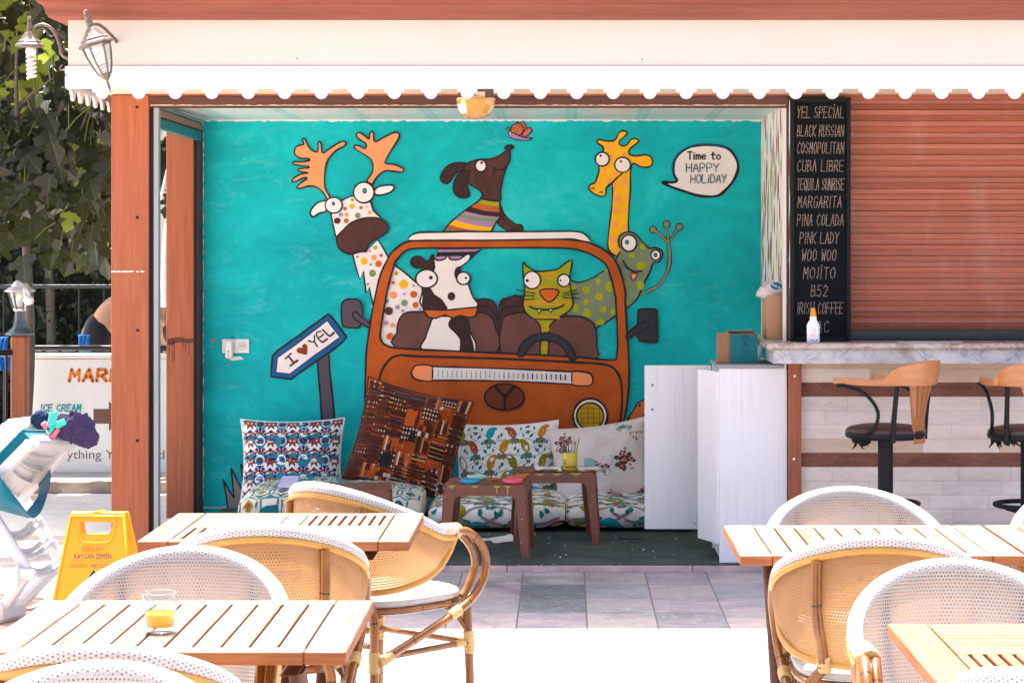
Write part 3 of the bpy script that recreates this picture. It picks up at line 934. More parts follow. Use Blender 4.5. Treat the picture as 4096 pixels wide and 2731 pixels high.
g.fill(DBR, Z4([(522, 128), (482, 131), (446, 105), (444, 70), (470, 46), (515, 50), (542, 76), (582, 78), (600, 40), (609, 90), (606, 152), (520, 157)]), 2)
g.fill(DBR, Z4([(522, 270), (580, 272), (612, 320), (662, 352), (694, 398), (700, 430), (536, 430), (526, 340)]), 2, False)
g.fill(DBR, Z4([(806, 118), (772, 126), (755, 162), (764, 206), (800, 205), (832, 196), (806, 158)]), 2, False)
(c,) = Z4([(735, 335)]); g.mb.poly(DBR, ell(c[0], c[1], 15.5, 17, 16), g.fn())
g.fill(ORG, Z4([(540, 429), (660, 434), (760, 430), (915, 414), (918, 452), (902, 480), (850, 488), (800, 474), (745, 493), (692, 470), (622, 493), (570, 485), (546, 455)]), 2)
g.eye(Z4, 555, 208, 80, 67, 586, 200, 14); g.eye(Z4, 822, 205, 50, 46, 840, 202, 9)
g.done('painted_cow')
g = Fig(); g.d = 0.011
g.fill(CATG, Z4([(1330, 480), (1372, 535), (1384, 620), (1376, 770), (1432, 772), (1438, 620), (1450, 540), (1500, 480)]), 2)
for y, x0, x1 in ((560, 1384, 1444), (620, 1386, 1436), (690, 1384, 1430)):
    g.mb.poly(OCH, Z4([(x0, y), (x1, y + 3), (x1, y + 26), (x0, y + 24)]), g.fn())
g.fill(CATG, Z4([(1254, 88), (1275, 112), (1330, 148), (1380, 156), (1440, 150), (1500, 140), (1550, 102), (1606, 74), (1600, 130), (1590, 190), (1596, 270), (1611, 350), (1610, 410), (1570, 452), (1500, 492), (1440, 502), (1340, 497), (1280, 462), (1254, 400), (1260, 330), (1266, 270), (1254, 200)]), 3)
for y, x0, x1 in ((162, 1370, 1505), (192, 1385, 1500), (262, 1270, 1575), (290, 1268, 1370), (365, 1262, 1602), (385, 1262, 1600), (478, 1330, 1520)):
    g.mb.poly(OCH, Z4([(x0, y), ((x0 + x1) / 2, y - 3), (x1, y + 4), (x1, y + 20), ((x0 + x1) / 2, y + 16), (x0, y + 18)]), g.fn())
g.fill(ORG, Z4([(1372, 305), (1395, 286), (1440, 281), (1492, 285), (1512, 306), (1482, 350), (1445, 376), (1408, 355)]), 3)
g.line(Z4([(1300, 409), (1350, 427), (1430, 431), (1510, 418), (1550, 394)]))
g.fill(WHT, Z4([(1350, 429), (1386, 430), (1368, 459)]), 0, lw=5); g.fill(WHT, Z4([(1435, 428), (1469, 425), (1453, 453)]), 0, lw=5)
g.eye(Z4, 1318, 218, 62, 64, 1283, 221, 12); g.eye(Z4, 1548, 220, 45, 46, 1523, 220, 8)
for q in (((1205, 288), (1270, 302), (1340, 313)), ((1192, 332), (1260, 330), (1335, 332)), ((1222, 368), (1280, 358), (1335, 355)), ((1540, 315), (1590, 303), (1638, 288)), ((1538, 334), (1590, 322), (1652, 312)), ((1545, 346), (1600, 345), (1664, 352))):
    g.line(Z4(q), 4.5)
g.fill(SLATEP, Z4([(1214, 760), (1240, 682), (1300, 626), (1380, 601), (1460, 606), (1540, 640), (1600, 700), (1636, 790), (1590, 788), (1548, 712), (1490, 669), (1420, 651), (1340, 662), (1290, 702), (1258, 765)]), 2)
g.done('painted_cat')

g = Fig(); g.d = 0.0145
outer = Z4([(112, 1000), (115, 900), (120, 740), (150, 520), (185, 330), (225, 170), (280, 58)]) + Z2([(1035, 1050), (1085, 1000), (1160, 955), (1300, 946)]) + Z3([(200, 944), (500, 943), (800, 938), (1000, 936), (1120, 945), (1220, 965), (1330, 1020), (1400, 1088), (1450, 1200), (1480, 1345)]) + Z4([(1990, 350), (2008, 640), (2020, 900), (2002, 1130), (1965, 1290), (1940, 1380), (1500, 1385), (600, 1385), (130, 1382), (112, 1300), (111, 1150)])
inner = Z4([(222, 590), (240, 470), (270, 300), (320, 110)]) + Z2([(1080, 1095), (1150, 1022), (1250, 1003), (1500, 1002)]) + Z3([(420, 1000), (1000, 1000), (1180, 1030), (1290, 1085), (1350, 1150), (1400, 1330)]) + Z4([(1925, 400), (1936, 640), (1930, 760), (1890, 796), (1600, 771), (1000, 741), (400, 714), (270, 692), (225, 650)])
po = smooth_path(outer, 3); pi_ = smooth_path(inner, 3)
g.mb.poly(BODY, po, g.fn(), [pi_]); g.mb.ribbon(INK, po, 9, g.fn(), True); g.mb.ribbon(INK, pi_, 9, g.fn(), True)
g.fill(WHT, Z2([(1170, 945), (1195, 905), (1260, 886), (1400, 885)]) + Z3([(300, 880), (600, 882), (1000, 878), (1120, 880), (1180, 900), (1222, 958)]) + Z3([(1100, 936), (1000, 935), (600, 942), (200, 943)]) + Z2([(1300, 944)]), 2)
g.line(Z4([(208, 1000), (225, 890), (285, 795), (360, 760), (500, 768), (1100, 786), (1600, 810), (1850, 828), (1930, 880), (1965, 980), (1966, 1150), (1945, 1300)]), 11)
g.fill(PEACH, Z4([(602, 842), (500, 831), (462, 850), (446, 890), (465, 927), (520, 943), (600, 941)]), 3)
g.fill(PEACH, Z4([(1603, 880), (1720, 885), (1752, 912), (1756, 955), (1722, 980), (1603, 969)]), 3)
g.fill(WHT, Z4([(600, 842), (900, 850), (1200, 860), (1605, 880), (1605, 969), (1200, 948), (900, 942), (598, 941)]), 0)
random.seed(4)
TICK = fl('#8d8885', .3)
for i in range(28):
    x = 640 + i * 34; y = 895 + (x - 640) * 0.028
    k = 26 if i < 16 else 20
    g.line(Z4([(x, y - k), (x + random.uniform(-3, 3), y), (x, y + k * .8)]), 3 if i < 18 else 5.2, TICK if (i < 14 or random.random() < .3) else INK, 0)
(c,) = Z4([(1118, 1061)]); g.fill(EMB, ell(c[0], c[1], 79, 52, 36), 0, lw=9)
g.line(Z4([(1052, 985), (1090, 1030), (1120, 1062), (1120, 1150)]), 12); g.line(Z4([(1182, 992), (1150, 1030), (1120, 1062)]), 12)
(c,) = Z4([(1738, 1200)]); g.fill(WHT, ell(c[0], c[1], 68, 70, 36), 0, lw=9); g.fill(HEADL, ell(c[0], c[1], 54, 54, 32), 0, lw=8)
OLV = fl('#7a6a18', .2)
for k in (-62, -20, 22, 66):
    g.line(Z4([(1738 + k, 1135), (1742 + k, 1200), (1738 + k, 1262)]), 3.5, OLV); g.line(Z4([(1668, 1195 + k * .8), (1738, 1192 + k * .8), (1812, 1196 + k * .8)]), 3.5, OLV)
g.done('painted_van')
for nm, ptsm, arm_, mt in (('m', Z7([(1000, 45), (1045, 0), (1110, -12), (1190, -5), (1245, 45), (1260, 190), (1228, 325), (1190, 348), (1045, 340), (1004, 300), (993, 150)]), Z7([(1138, 205), (1138, 160), (1185, 150), (1240, 210), (1340, 278), (1335, 345), (1240, 290), (1172, 245)]), GREY),
                       ('n', Z4([(2083, 460), (2100, 428), (2190, 427), (2220, 450), (2223, 640), (2205, 666), (2105, 660), (2084, 620)]), Z4([(2008, 640), (2010, 598), (2090, 535), (2140, 518), (2162, 540), (2142, 570), (2080, 600)]), SLATEP)):
    g = Fig(); g.d = 0.0175
    g.fill(mt, ptsm, 3); g.fill(mt, arm_, 3)
    g.done('painted_mirror')

# arrow sign -----------------------------------------------------------------
g = Fig()
g.fill(GREY, Z7([(690, 755), (832, 660), (845, 900), (885, 1260), (904, 1500), (908, 1800), (752, 1800), (745, 1500), (720, 1150), (700, 900)]), 0, lw=9)
g.fill(NAVY, Z7([(825, 178), (870, 215), (930, 290), (1058, 465), (1000, 535), (860, 642), (640, 790), (360, 990), (105, 962), (125, 700), (200, 625), (400, 485)]), 0, lw=9)
g.fill(WHT, Z7([(812, 262), (970, 465), (860, 548), (640, 700), (345, 925), (172, 905), (190, 722), (400, 575)]), 0, lw=4)
LET = fl('#4f413f', .1)
for q in (((290, 735), (325, 702), (360, 670)), ((326, 702), (360, 745), (395, 790)), ((350, 825), (395, 790), (440, 757)), ((580, 512), (620, 525), (655, 525)), ((655, 445), (652, 490), (655, 525), (688, 582)), ((735, 392), (690, 402), (678, 430), (695, 475), (745, 525), (775, 515), (812, 488)), ((705, 470), (740, 455), (766, 428)), ((755, 370), (795, 410), (838, 450), (865, 440), (895, 410))):
    g.line(Z7(q), 9.5, LET, 3)
g.fill(fl('#8d3d18', .25), Z7([(428, 630), (445, 600), (480, 594), (496, 606), (502, 565), (530, 547), (560, 568), (565, 620), (555, 686), (500, 676), (445, 660)]), 2, False)
g.done('painted_signpost')

# speech bubble -----------------------------------------------------------------
STROKE = {
'A': [[(0, 0), (.5, 1), (1, 0)], [(.2, .38), (.8, .38)]], 'B': [[(0, 0), (0, 1), (.7, .95), (.75, .6), (.1, .5)], [(.1, .5), (.9, .42), (.9, .08), (0, 0)]],
'C': [[(1, .85), (.6, 1), (.15, .8), (.05, .4), (.3, .03), (.7, 0), (1, .15)]], 'D': [[(0, 0), (0, 1), (.7, .85), (.95, .45), (.7, .1), (0, 0)]],
'E': [[(1, 1), (0, 1), (0, 0), (1, 0)], [(0, .52), (.8, .52)]], 'F': [[(1, 1), (0, 1), (0, 0)], [(0, .52), (.8, .52)]],
'G': [[(1, .85), (.6, 1), (.15, .8), (.05, .35), (.3, .02), (.75, 0), (1, .2), (1, .45), (.6, .45)]], 'H': [[(0, 0), (0, 1)], [(1, 0), (1, 1)], [(0, .5), (1, .5)]],
'I': [[(.5, 0), (.5, 1)]], 'J': [[(.9, 1), (.9, .2), (.6, 0), (.2, .1)]], 'K': [[(0, 0), (0, 1)], [(1, 1), (.05, .45), (1, 0)]], 'L': [[(0, 1), (0, 0), (.9, 0)]],
'M': [[(0, 0), (.1, 1), (.5, .4), (.9, 1), (1, 0)]], 'N': [[(0, 0), (0, 1), (1, 0), (1, 1)]], 'O': [[(.5, 1), (.1, .8), (0, .45), (.2, .08), (.5, 0), (.85, .12), (1, .5), (.88, .85), (.5, 1)]],
'P': [[(0, 0), (0, 1), (.75, .98), (.95, .75), (.7, .5), (0, .45)]], 'Q': [[(.5, 1), (.1, .8), (0, .45), (.2, .08), (.5, 0), (.85, .12), (1, .5), (.88, .85), (.5, 1)], [(.6, .25), (1.05, -.12)]],
'R': [[(0, 0), (0, 1), (.75, .98), (.92, .75), (.7, .52), (.05, .48)], [(.45, .48), (1, 0)]], 'S': [[(.95, .85), (.55, 1), (.12, .85), (.15, .6), (.8, .42), (.9, .15), (.5, 0), (.05, .12)]],
'T': [[(0, 1), (1, 1)], [(.5, 1), (.5, 0)]], 'U': [[(0, 1), (0, .25), (.3, 0), (.7, 0), (1, .25), (1, 1)]], 'W': [[(0, 1), (.2, 0), (.5, .65), (.8, 0), (1, 1)]],
'Y': [[(0, 1), (.5, .5)], [(1, 1), (.5, .5), (.4, 0)]], '5': [[(.95, 1), (.15, 1), (.1, .58), (.7, .6), (.95, .3), (.6, 0), (.05, .08)]], '2': [[(.05, .8), (.4, 1), (.9, .85), (.85, .55), (.05, 0), (1, 0)]],
'i': [[(.5, 0), (.5, .62)], [(.5, .86), (.5, .9)]], 'm': [[(0, 0), (0, .6)], [(0, .45), (.25, .62), (.5, .45), (.5, 0)], [(.5, .45), (.78, .62), (1, .45), (1, 0)]],
'e': [[(.05, .32), (.9, .35), (.8, .58), (.4, .62), (.05, .35), (.3, .02), (.9, .08)]], 't': [[(.5, .95), (.45, .15), (.8, 0)], [(.1, .62), (.95, .65)]], 'o': [[(.5, .6), (.1, .45), (.1, .12), (.5, 0), (.9, .15), (.88, .45), (.5, .6)]],
'İ': [[(.5, 0), (.5, .95)], [(.5, 1.16), (.5, 1.2)]], ' ': []}
def stroke_text(txt, x0, x1, ybase, cap, slant=0.0, gap=0.42, up=-1, narrow='IİiJ'):
    ws = [(.35 if ch in narrow else (.55 if ch == ' ' else 1.0)) for ch in txt]
    tot = sum(ws) + gap * (len(txt) - 1)
    k = (x1 - x0) / tot; x = x0; out = []
    for ch, w in zip(txt, ws):
        for st in STROKE[ch]:
            out.append([(x + p[0] * w * k + slant * p[1] * cap, ybase + up * p[1] * cap) for p in st])
        x += (w + gap) * k
    return out
g = Fig()
g.fill(WHT, Z1([(280, 570), (276, 510), (308, 450), (380, 408), (480, 399), (580, 416), (630, 470), (646, 530), (620, 600), (570, 660), (522, 691), (430, 691), (340, 665), (270, 641), (212, 612), (270, 614), (297, 601)]), 3, lw=13)
g.line(Z1([(276, 560), (272, 510), (306, 448), (380, 404), (480, 396), (580, 412)]), 6, NAVY)
for s_ in stroke_text('Time to', 358, 545, 482, 42, 0, .32): g.line(Z1(s_), 6.5, INK, 3)
for s_ in stroke_text('HAPPY', 350, 535, 553, 46, 0, .35): g.line(Z1(s_), 4.6, TEALD, 3)
for s_ in stroke_text('HOLiDAY', 374, 576, 616, 46, .05, .32): g.line(Z1(s_), 5, TEALD, 3)
g.done('painted_speech_bubble')

# grass tufts and the half hidden bird at the right ------------------------------------
g = Fig()
g.fill(GRASS, ZL([(1388, 515), (1375, 420), (1357, 325), (1390, 390), (1425, 446), (1415, 350), (1405, 254), (1440, 330), (1485, 416), (1475, 320), (1465, 234), (1492, 280), (1540, 380), (1540, 515)]), 0)
g.done('painted_grass')
g = Fig()
g.fill(fl('#cf6a2a', .1), Z6([(1318, 545), (1330, 480), (1370, 410), (1400, 368), (1450, 345), (1500, 360), (1490, 420), (1450, 450), (1400, 490), (1362, 520)]))
(c,) = Z6([(1455, 565)]); g.fill(NAVY, ell(c[0], c[1], 38, 46, 24), 0); g.fill(PNK, ell(c[0] - 4, c[1], 20, 28, 20), 0)
(c,) = Z6([(1408, 385)]); g.mb.poly(INK, ell(c[0], c[1], 5, 5, 10), g.fn())
g.done('painted_bird')

# black marker scuffs beside the socket
m = MB()
m.poly(RUST, ell(857, 1360, 11, 4), wallpt); m.poly(TEALD, ell(930, 1350, 8, 3), wallpt); m.poly(paint('#d9dedb', .8, .1), [(905, 1430), (960, 1424), (975, 1436), (930, 1443)], wallpt)
m.build('wall_scuff', mural_wall)

# sockets
sk = thing('wall_socket', 'white double wall socket with a white adapter plugged in, on teal wall', 'socket', P(945, 1383, YW))
m = MB()
a = P(890, 1356, YW); b_ = P(998, 1412, YW)
m.box(WHITE, (a.x, YW - .012, b_.z), (b_.x, YW - .0015, a.z), .003)
m.build('cover_plate', sk)
m = MB()
c = P(971, 1383, YW)
GRYW = paint((0.62, 0.62, 0.6), .5, .02)
m.M = Matrix.Translation((c.x, YW - .0125, c.z)) @ Matrix.Rotation(R(90), 4, 'X')
m.lathe(GRYW, [(.026, 0), (.026, .002), (.022, .002), (.021, -.001), (0, -.001)], 20)
for q in (-.009, .009):
    m.M = Matrix.Translation((c.x + q, YW - .0118, c.z)) @ Matrix.Rotation(R(90), 4, 'X'); m.lathe(BLACKM, [(.0028, 0), (.0028, .0008), (0, .0008)], 8)
m.M = None
m.build('outlet', sk)
m = MB()
a = P(905, 1362, YW); b_ = P(935, 1432, YW)
m.box(WHITE, (a.x, YW - .055, b_.z), (b_.x, YW - .0125, a.z), .008)
for k in range(3):
    m.box(RUST if k < 2 else BLACKM, (a.x + .018, YW - .0565, b_.z + .012 + k * .014), (a.x + .026, YW - .0545, b_.z + .018 + k * .014))
m.build('adapter', sk)
# ================================================================== things in the mural corner
def pillow_pt(hx, hy, th, seed=0, wr=0.012):
    def f(a, b, side=1.0):      # a, b in -1..1
        x = hx * a * (1 - 0.085 * (1 - b * b) * a * a)
        y = hy * b * (1 - 0.085 * (1 - a * a) * b * b)
        h = (max(0, 1 - a ** 2) ** 0.55) * (max(0, 1 - b ** 2) ** 0.55)
        w = noise.noise(Vector((a * 2.2 + seed, b * 2.2, seed))) * wr * h * 2 + noise.noise(Vector((a * 6 + seed, b * 3, 3))) * wr * .5
        return x, y, side * (th * h + w * (0.4 + h))
    return f
def place(center, right, lean):
    """frame for an upright cushion: right vector in XZ plane, leaning back"""
    r = Vector((right[0], 0, right[1])).normalized()
    up = Vector((-r.z, 0, r.x))
    up = (up * math.cos(lean) + Vector((0, 1, 0)) * math.sin(lean)).normalized()
    n = r.cross(up).normalized()      # towards the camera (-Y)
    if n.y > 0: n = -n
    return lambda x, y, z: center + r * x + up * y + n * z
def cushion(name, label, fabric, center, right, lean, w, h, th, motifs, seed, group, piping=None):
    f = pillow_pt(w / 2, h / 2, th, seed)
    T = place(center, right, lean)
    m = MB()
    m.grid(fabric, lambda u, v: T(*f(u * 2 - 1, v * 2 - 1, 1)), 36, 32)
    m.grid(fabric, lambda u, v: T(*f(1 - u * 2, v * 2 - 1, -1)), 36, 32)
    lay = [0.0012]
    def mapf(d):
        def g(a, b):
            a2 = max(-.985, min(.985, a)); b2 = max(-.985, min(.985, b))
            x, y, z = f(a2, b2, 1)
            return T(x, y, z + d)
        return g
    for k, item in enumerate(motifs):
        kind, mat, pts = item[0], item[1], item[2]
        d = 0.0012 + 0.0004 * (item[4] if len(item) > 4 else (k % 5))
        cx_ = sum(p[0] for p in pts) / len(pts); cy_ = sum(p[1] for p in pts) / len(pts)
        if abs(cx_) > .95 or abs(cy_) > .95: continue
        if kind == 'p': m.poly(mat, pts, mapf(d))
        else: m.ribbon(mat, pts, item[3], mapf(d))
    ring = []
    for k in range(120):
        t = k / 120 * 4
        s_, q = int(t), t - int(t)
        a, b = [(-1 + 2 * q, -1), (1, -1 + 2 * q), (1 - 2 * q, 1), (-1, 1 - 2 * q)][s_]
        ring.append(T(*f(a, b, 0)))
    m.tube(piping or fabric, ring, 0.004, 5, True)
    return m.build(name, None, label, 'pillow', group, loc=T(0, -h / 2, 0))
def cloth(name, col, var=.03):
    m, nt, b = mk(name)
    vec = mapped(nt)
    n1 = noi(nt, vec, 5, 4)
    nt.links.new(ramp(nt, n1, [(.3, mulc(col, 1 - var)), (.7, mulc(col, 1 + var))]), b.inputs['Base Color'])
    b.inputs['Roughness'].default_value = .9; b.inputs['Specular IOR Level'].default_value = .15
    b.inputs['Sheen Weight'].default_value = .15
    bump(nt, b, noi(nt, vec, 420, 2), .15, .002)
    return m
CW = cloth('white_cotton', (.86, .85, .83)); CGR = cloth('grey_floral_cotton', (.72, .65, .615), .05)
def cc(h): return cloth('print_' + h[1:], mulc(h, .9), .06)
cN = cc('#27285c'); cT = cc('#2c86a0'); cR = cc('#a4441f'); cO = cc('#5f5a3f'); cY = cc('#ead9c0'); cV = cc('#6a2a6a')
random.seed(21)
def star(cx, cy, rx, ry, n, inner=.55, rot=0):
    return [(cx + rx * (1 if i % 2 == 0 else inner) * math.sin(math.pi * i / n + rot), cy + ry * (1 if i % 2 == 0 else inner) * math.cos(math.pi * i / n + rot)) for i in range(2 * n)]
# tile-flower pillow
mot = []
nx, ny = 4.7, 4.55
for i in range(-6, 7):
    for j in range(-5, 6):
        for (ox, oy, kind) in ((0, 0, 'fan'), (.5, 0, 'med'), (.25, .45, 'tul'), (.75, .45, 'tul2'), (.25, .16, 'ros'), (.75, .16, 'ros'), (0, .5, 'dia'), (.5, .55, 'bud')):
            x = (i + ox) * 2 / nx + .03; y = (j + oy) * 2 / ny + .05
            if abs(x) > .96 or abs(y) > .96: continue
            s = 2 / nx * 1.72
            if kind == 'fan':
                mot += [('p', cN, star(x, y, .25 * s, .19 * s * 1.25, 9, .5), 0, 0), ('p', cR, star(x, y - .02 * s, .17 * s, .15 * s, 7, .6), 0, 1), ('p', cT, star(x, y + .14 * s, .13 * s, .11 * s, 5, .5), 0, 2), ('p', cY, ell(x - .05 * s, y - .02 * s, .028 * s, .035 * s, 6), 0, 3), ('p', cY, ell(x + .05 * s, y - .02 * s, .028 * s, .035 * s, 6), 0, 3)]
            elif kind == 'med':
                mot += [('p', cT, [(x, y + .33 * s), (x + .13 * s, y + .12 * s), (x + .2 * s, y - .05 * s), (x + .1 * s, y - .2 * s), (x, y - .28 * s), (x - .1 * s, y - .2 * s), (x - .2 * s, y - .05 * s), (x - .13 * s, y + .12 * s)], 0, 0), ('p', CW, ell(x, y + .0 * s, .145 * s, .17 * s, 10), 0, 1), ('p', cT, ell(x, y - .02 * s, .12 * s, .13 * s, 10), 0, 2), ('p', cN, star(x, y - .02 * s, .1 * s, .1 * s, 8, .6), 0, 3), ('p', cR, ell(x, y - .02 * s, .03 * s, .04 * s, 6), 0, 4)]
            elif kind in ('tul', 'tul2'):
                q = 1 if kind == 'tul' else -1
                mot += [('p', cR, [(x - .13 * s * q, y + .05 * s), (x, y - .02 * s), (x + .13 * s * q, y + .06 * s), (x + .1 * s * q, y + .02 * s), (x + .14 * s * q, y), (x, y - .07 * s), (x - .14 * s * q, y - .01 * s)], 0, 1)]
            elif kind == 'ros':
                mot += [('p', cT, star(x, y, .1 * s, .1 * s, 8, .8), 0, 1), ('p', cN, ell(x, y, .04 * s, .04 * s, 6), 0, 2), ('p', cO, [(x - .2 * s, y + .1 * s), (x - .08 * s, y + .13 * s), (x - .02 * s, y + .1 * s), (x - .1 * s, y + .08 * s)], 0, 1), ('s', cN, [(x - .12 * s, y - .15 * s), (x, y - .1 * s), (x + .13 * s, y - .16 * s)], .018 * s, 0)]
            elif kind == 'dia':
                mot += [('p', cN, star(x, y, .07 * s, .07 * s, 4, .75), 0, 1)]
            else:
                mot += [('p', cV, ell(x - .1 * s, y, .05 * s, .05 * s, 7), 0, 1), ('p', cV, ell(x + .1 * s, y, .05 * s, .05 * s, 7), 0, 1), ('p', cN, [(x - .02 * s, y - .1 * s), (x + .02 * s, y - .1 * s), (x + .03 * s, y + .1 * s), (x - .03 * s, y + .1 * s)], 0, 2), ('s', cT, [(x - .17 * s, y - .06 * s), (x - .1 * s, y + .07 * s), (x, y + .12 * s)], .02 * s, 0), ('s', cT, [(x + .17 * s, y - .06 * s), (x + .1 * s, y + .07 * s), (x, y + .12 * s)], .02 * s, 0)]
for i in range(-6, 7):      # linking stems and leaves of the tile print
    for j in range(-5, 6):
        x = (i + .5) * 2 / nx + .03; y = j * 2 / ny + .05; s = 2 / nx
        for q in (-1, 1):
            mot.append(('s', cN, smooth_path([(x, y - .3 * s), (x + q * .22 * s, y - .1 * s), (x + q * .34 * s, y + .2 * s), (x + q * .5 * s, y + .34 * s)], 3, False), .035 * s, 0, 0))
            mot.append(('p', cT, [(x + q * .28 * s, y + .02 * s), (x + q * .42 * s, y + .06 * s), (x + q * .46 * s, y - .02 * s), (x + q * .36 * s, y - .06 * s)], 0, 1))
            mot.append(('p', cN, ell(x + q * .24 * s, y + .36 * s, .06 * s, .06 * s, 6), 0, 2))
GP = 'pillows leaning on the mural wall'
cushion('floral_pillow', 'white pillow with small blue, teal and rust tile flowers, leftmost against teal wall', CW, D(671, 1064, 13.22), (1, .012), R(12), .615, .53, .085, mot, 1, GP, CW)

# bird prints ---------------------------------------------------------------
bO = cc('#8f8a18'); bY = cc('#c98a18'); bT = cc('#1fa0b2'); bR = cc('#a8543c'); bL = cc('#23807c'); bV = cc('#9a8a92'); bC = cc('#f0d8a8')
def birds(x0, x1, y0, y1, step, dens_seed, ar=1.0):
    """bird-and-branch print over a rectangle; ar = width of a unit over height of a unit"""
    random.seed(dens_seed); out = []
    row = 0; y = y0
    while y < y1:
        x = x0 + (row % 2) * step * .5; k = row
        while x < x1:
            s = step * .54; q = 1 if (k % 2) else -1
            X = lambda a: x + a * s * q
            Yf = lambda a: y + a * s * ar
            vine = smooth_path([(X(-1.3), Yf(-.5)), (X(-.7), Yf(-.75)), (X(-.1), Yf(-.6)), (X(.5), Yf(-.8)), (X(1.2), Yf(-.45))], 3, False)
            out.append(('s', bV, vine, s * .045, 0))
            out.append(('s', bV, smooth_path([(X(-.1), Yf(-.6)), (X(.25), Yf(-.2)), (X(.85), Yf(.1))], 3, False), s * .04, 0))
            col = (bO, bY, bT, bO, bR)[(k * 2 + row) % 5]
            body = smooth_path([(X(-.70), Yf(.32)), (X(-.52), Yf(.52)), (X(-.24), Yf(.50)), (X(.04), Yf(.22)), (X(.16), Yf(-.14)), (X(.10), Yf(-.44)), (X(-.10), Yf(-.5)), (X(-.36), Yf(-.32)), (X(-.46), Yf(-.02)), (X(-.5), Yf(.18))], 2)
            out.append(('p', col, body, 0, 2))
            if col is not bT:
                for e in ((-.22, .0), (-.12, -.28), (-.28, -.2)):
                    out.append(('p', bC, star(X(e[0]), Yf(e[1]), .07 * s, .07 * s * ar, 5, .5), 0, 3))
            for c_, a in ((bT, -.5), (bR, -.15), (bO, .25), (bL, .6)):
                tx, ty = X(-.05 + math.sin(a) * .72), Yf(-.45 - math.cos(a) * .62)
                bx, by = X(-.1), Yf(-.45)
                dx, dy = (tx - bx), (ty - by)
                out.append(('p', c_, [(bx, by), (bx + dx * .55 - dy * .30 / ar, by + dy * .55 + dx * .30 * ar), (tx, ty), (bx + dx * .55 + dy * .30 / ar, by + dy * .55 - dx * .30 * ar)], 0, 1))
            for e in ((.45, .12), (.85, .28), (.6, -.45), (-.9, -.35), (.2, .62), (1.0, -.2)):
                lx, ly = X(e[0]), Yf(e[1]); a = random.uniform(-.6, .6) + 1.2
                out.append(('p', bL if random.random() < .85 else bT, smooth_path([(lx, ly), (lx + .11 * s, ly + .14 * s * ar), (lx + .2 * s * math.cos(a), ly + .32 * s * ar), (lx - .06 * s, ly + .16 * s * ar)], 2), 0, 1))
            x += step; k += 1
        y += step * .62 * ar; row += 1
    return out
bm_ = birds(-1.1, 1.1, -1.0, 1.1, .50, 5, 1.15)
cushion('bird_pillow', 'white pillow with green, orange and teal birds on branches, behind the yellow mug', CW, D(1166, 1070, 13.22), (1, .035), R(11), .62, .52, .085, bm_, 2, GP, CW)

# grey floral pillow
fP = cc('#c77b86'); fB = cc('#7a3a2c'); fG = cc('#4a5452'); fW = cc('#efe8e6'); fT = cc('#8fc2c0'); fL = cloth('pale_print', (.70, .665, .65), .03)
mot = []
random.seed(8)
def bouquet(x, y, s):
    o = []
    for i in range(7):
        a = i * .9; o.append(('p', fG, smooth_path([(x + math.cos(a) * .1 * s, y + math.sin(a) * .1 * s), (x + math.cos(a + .3) * .24 * s, y + math.sin(a + .3) * .24 * s), (x + math.cos(a) * .33 * s, y + math.sin(a) * .33 * s), (x + math.cos(a - .3) * .24 * s, y + math.sin(a - .3) * .24 * s)], 2), 0, 0))
    for (dx, dy, r, c) in ((0, .03, .16, fB), (.14, -.12, .12, fW), (-.1, -.16, .11, fB), (.03, .26, .06, fP), (-.1, .2, .06, fP), (.05, .38, .045, fP), (.2, .05, .08, fP)):
        o.append(('p', c, star(x + dx * s, y + dy * s, r * s, r * s, 7, .8), 0, 2)); o.append(('p', fP if c is not fP else fB, star(x + dx * s, y + dy * s, r * .5 * s, r * .5 * s, 5, .7), 0, 3))
    return o
def butterfly(x, y, s, mats, dots_=None):
    o = []
    for q in (-1, 1):
        o.append(('p', mats[0], smooth_path([(x, y), (x + q * .12 * s, y + .25 * s), (x + q * .34 * s, y + .28 * s), (x + q * .36 * s, y + .08 * s), (x + q * .18 * s, y - .02 * s)], 2), 0, 0))
        o.append(('p', mats[1], smooth_path([(x, y), (x + q * .2 * s, y - .04 * s), (x + q * .28 * s, y - .2 * s), (x + q * .12 * s, y - .28 * s)], 2), 0, 0))
    if dots_:
        for i in range(12):
            o.append(('p', random.choice(dots_), star(x + random.uniform(-.28, .28) * s, y + random.uniform(-.18, .22) * s, .05 * s, .05 * s, 5, .6), 0, 2))
    return o
mot += bouquet(-.70, .55, .75) + bouquet(.48, -.02, .75) + bouquet(.1, -.86, .5) + bouquet(.78, -.82, .5)
mot += butterfly(-.05, -.1, .8, (fT, fT), (fP, fB, fG, fB)) + butterfly(.78, .55, .55, (fL, fW), (fP, fB)) + butterfly(.55, .88, .6, (fT, fT), (fP, fG, fB)) + butterfly(-.28, -.62, .7, (fW, fL), (fB, fP))
mot += butterfly(-.1, .42, 1.0, (fL, fL)) + butterfly(.12, -.5, .55, (fL, fL)) + butterfly(.15, .72, .6, (fW, fW))
for i in range(60):
    mot.append(('p', fL, ell(random.uniform(-.9, .9), random.uniform(-.9, .9), .014, .016, 6), 0, 0))
cushion('rose_pillow', 'pale grey pillow with roses and butterflies, beside the white cabinet door', CGR, D(1382, 1070, 13.05), (1, .13), R(16), .58, .51, .125, mot, 3, GP, CGR)

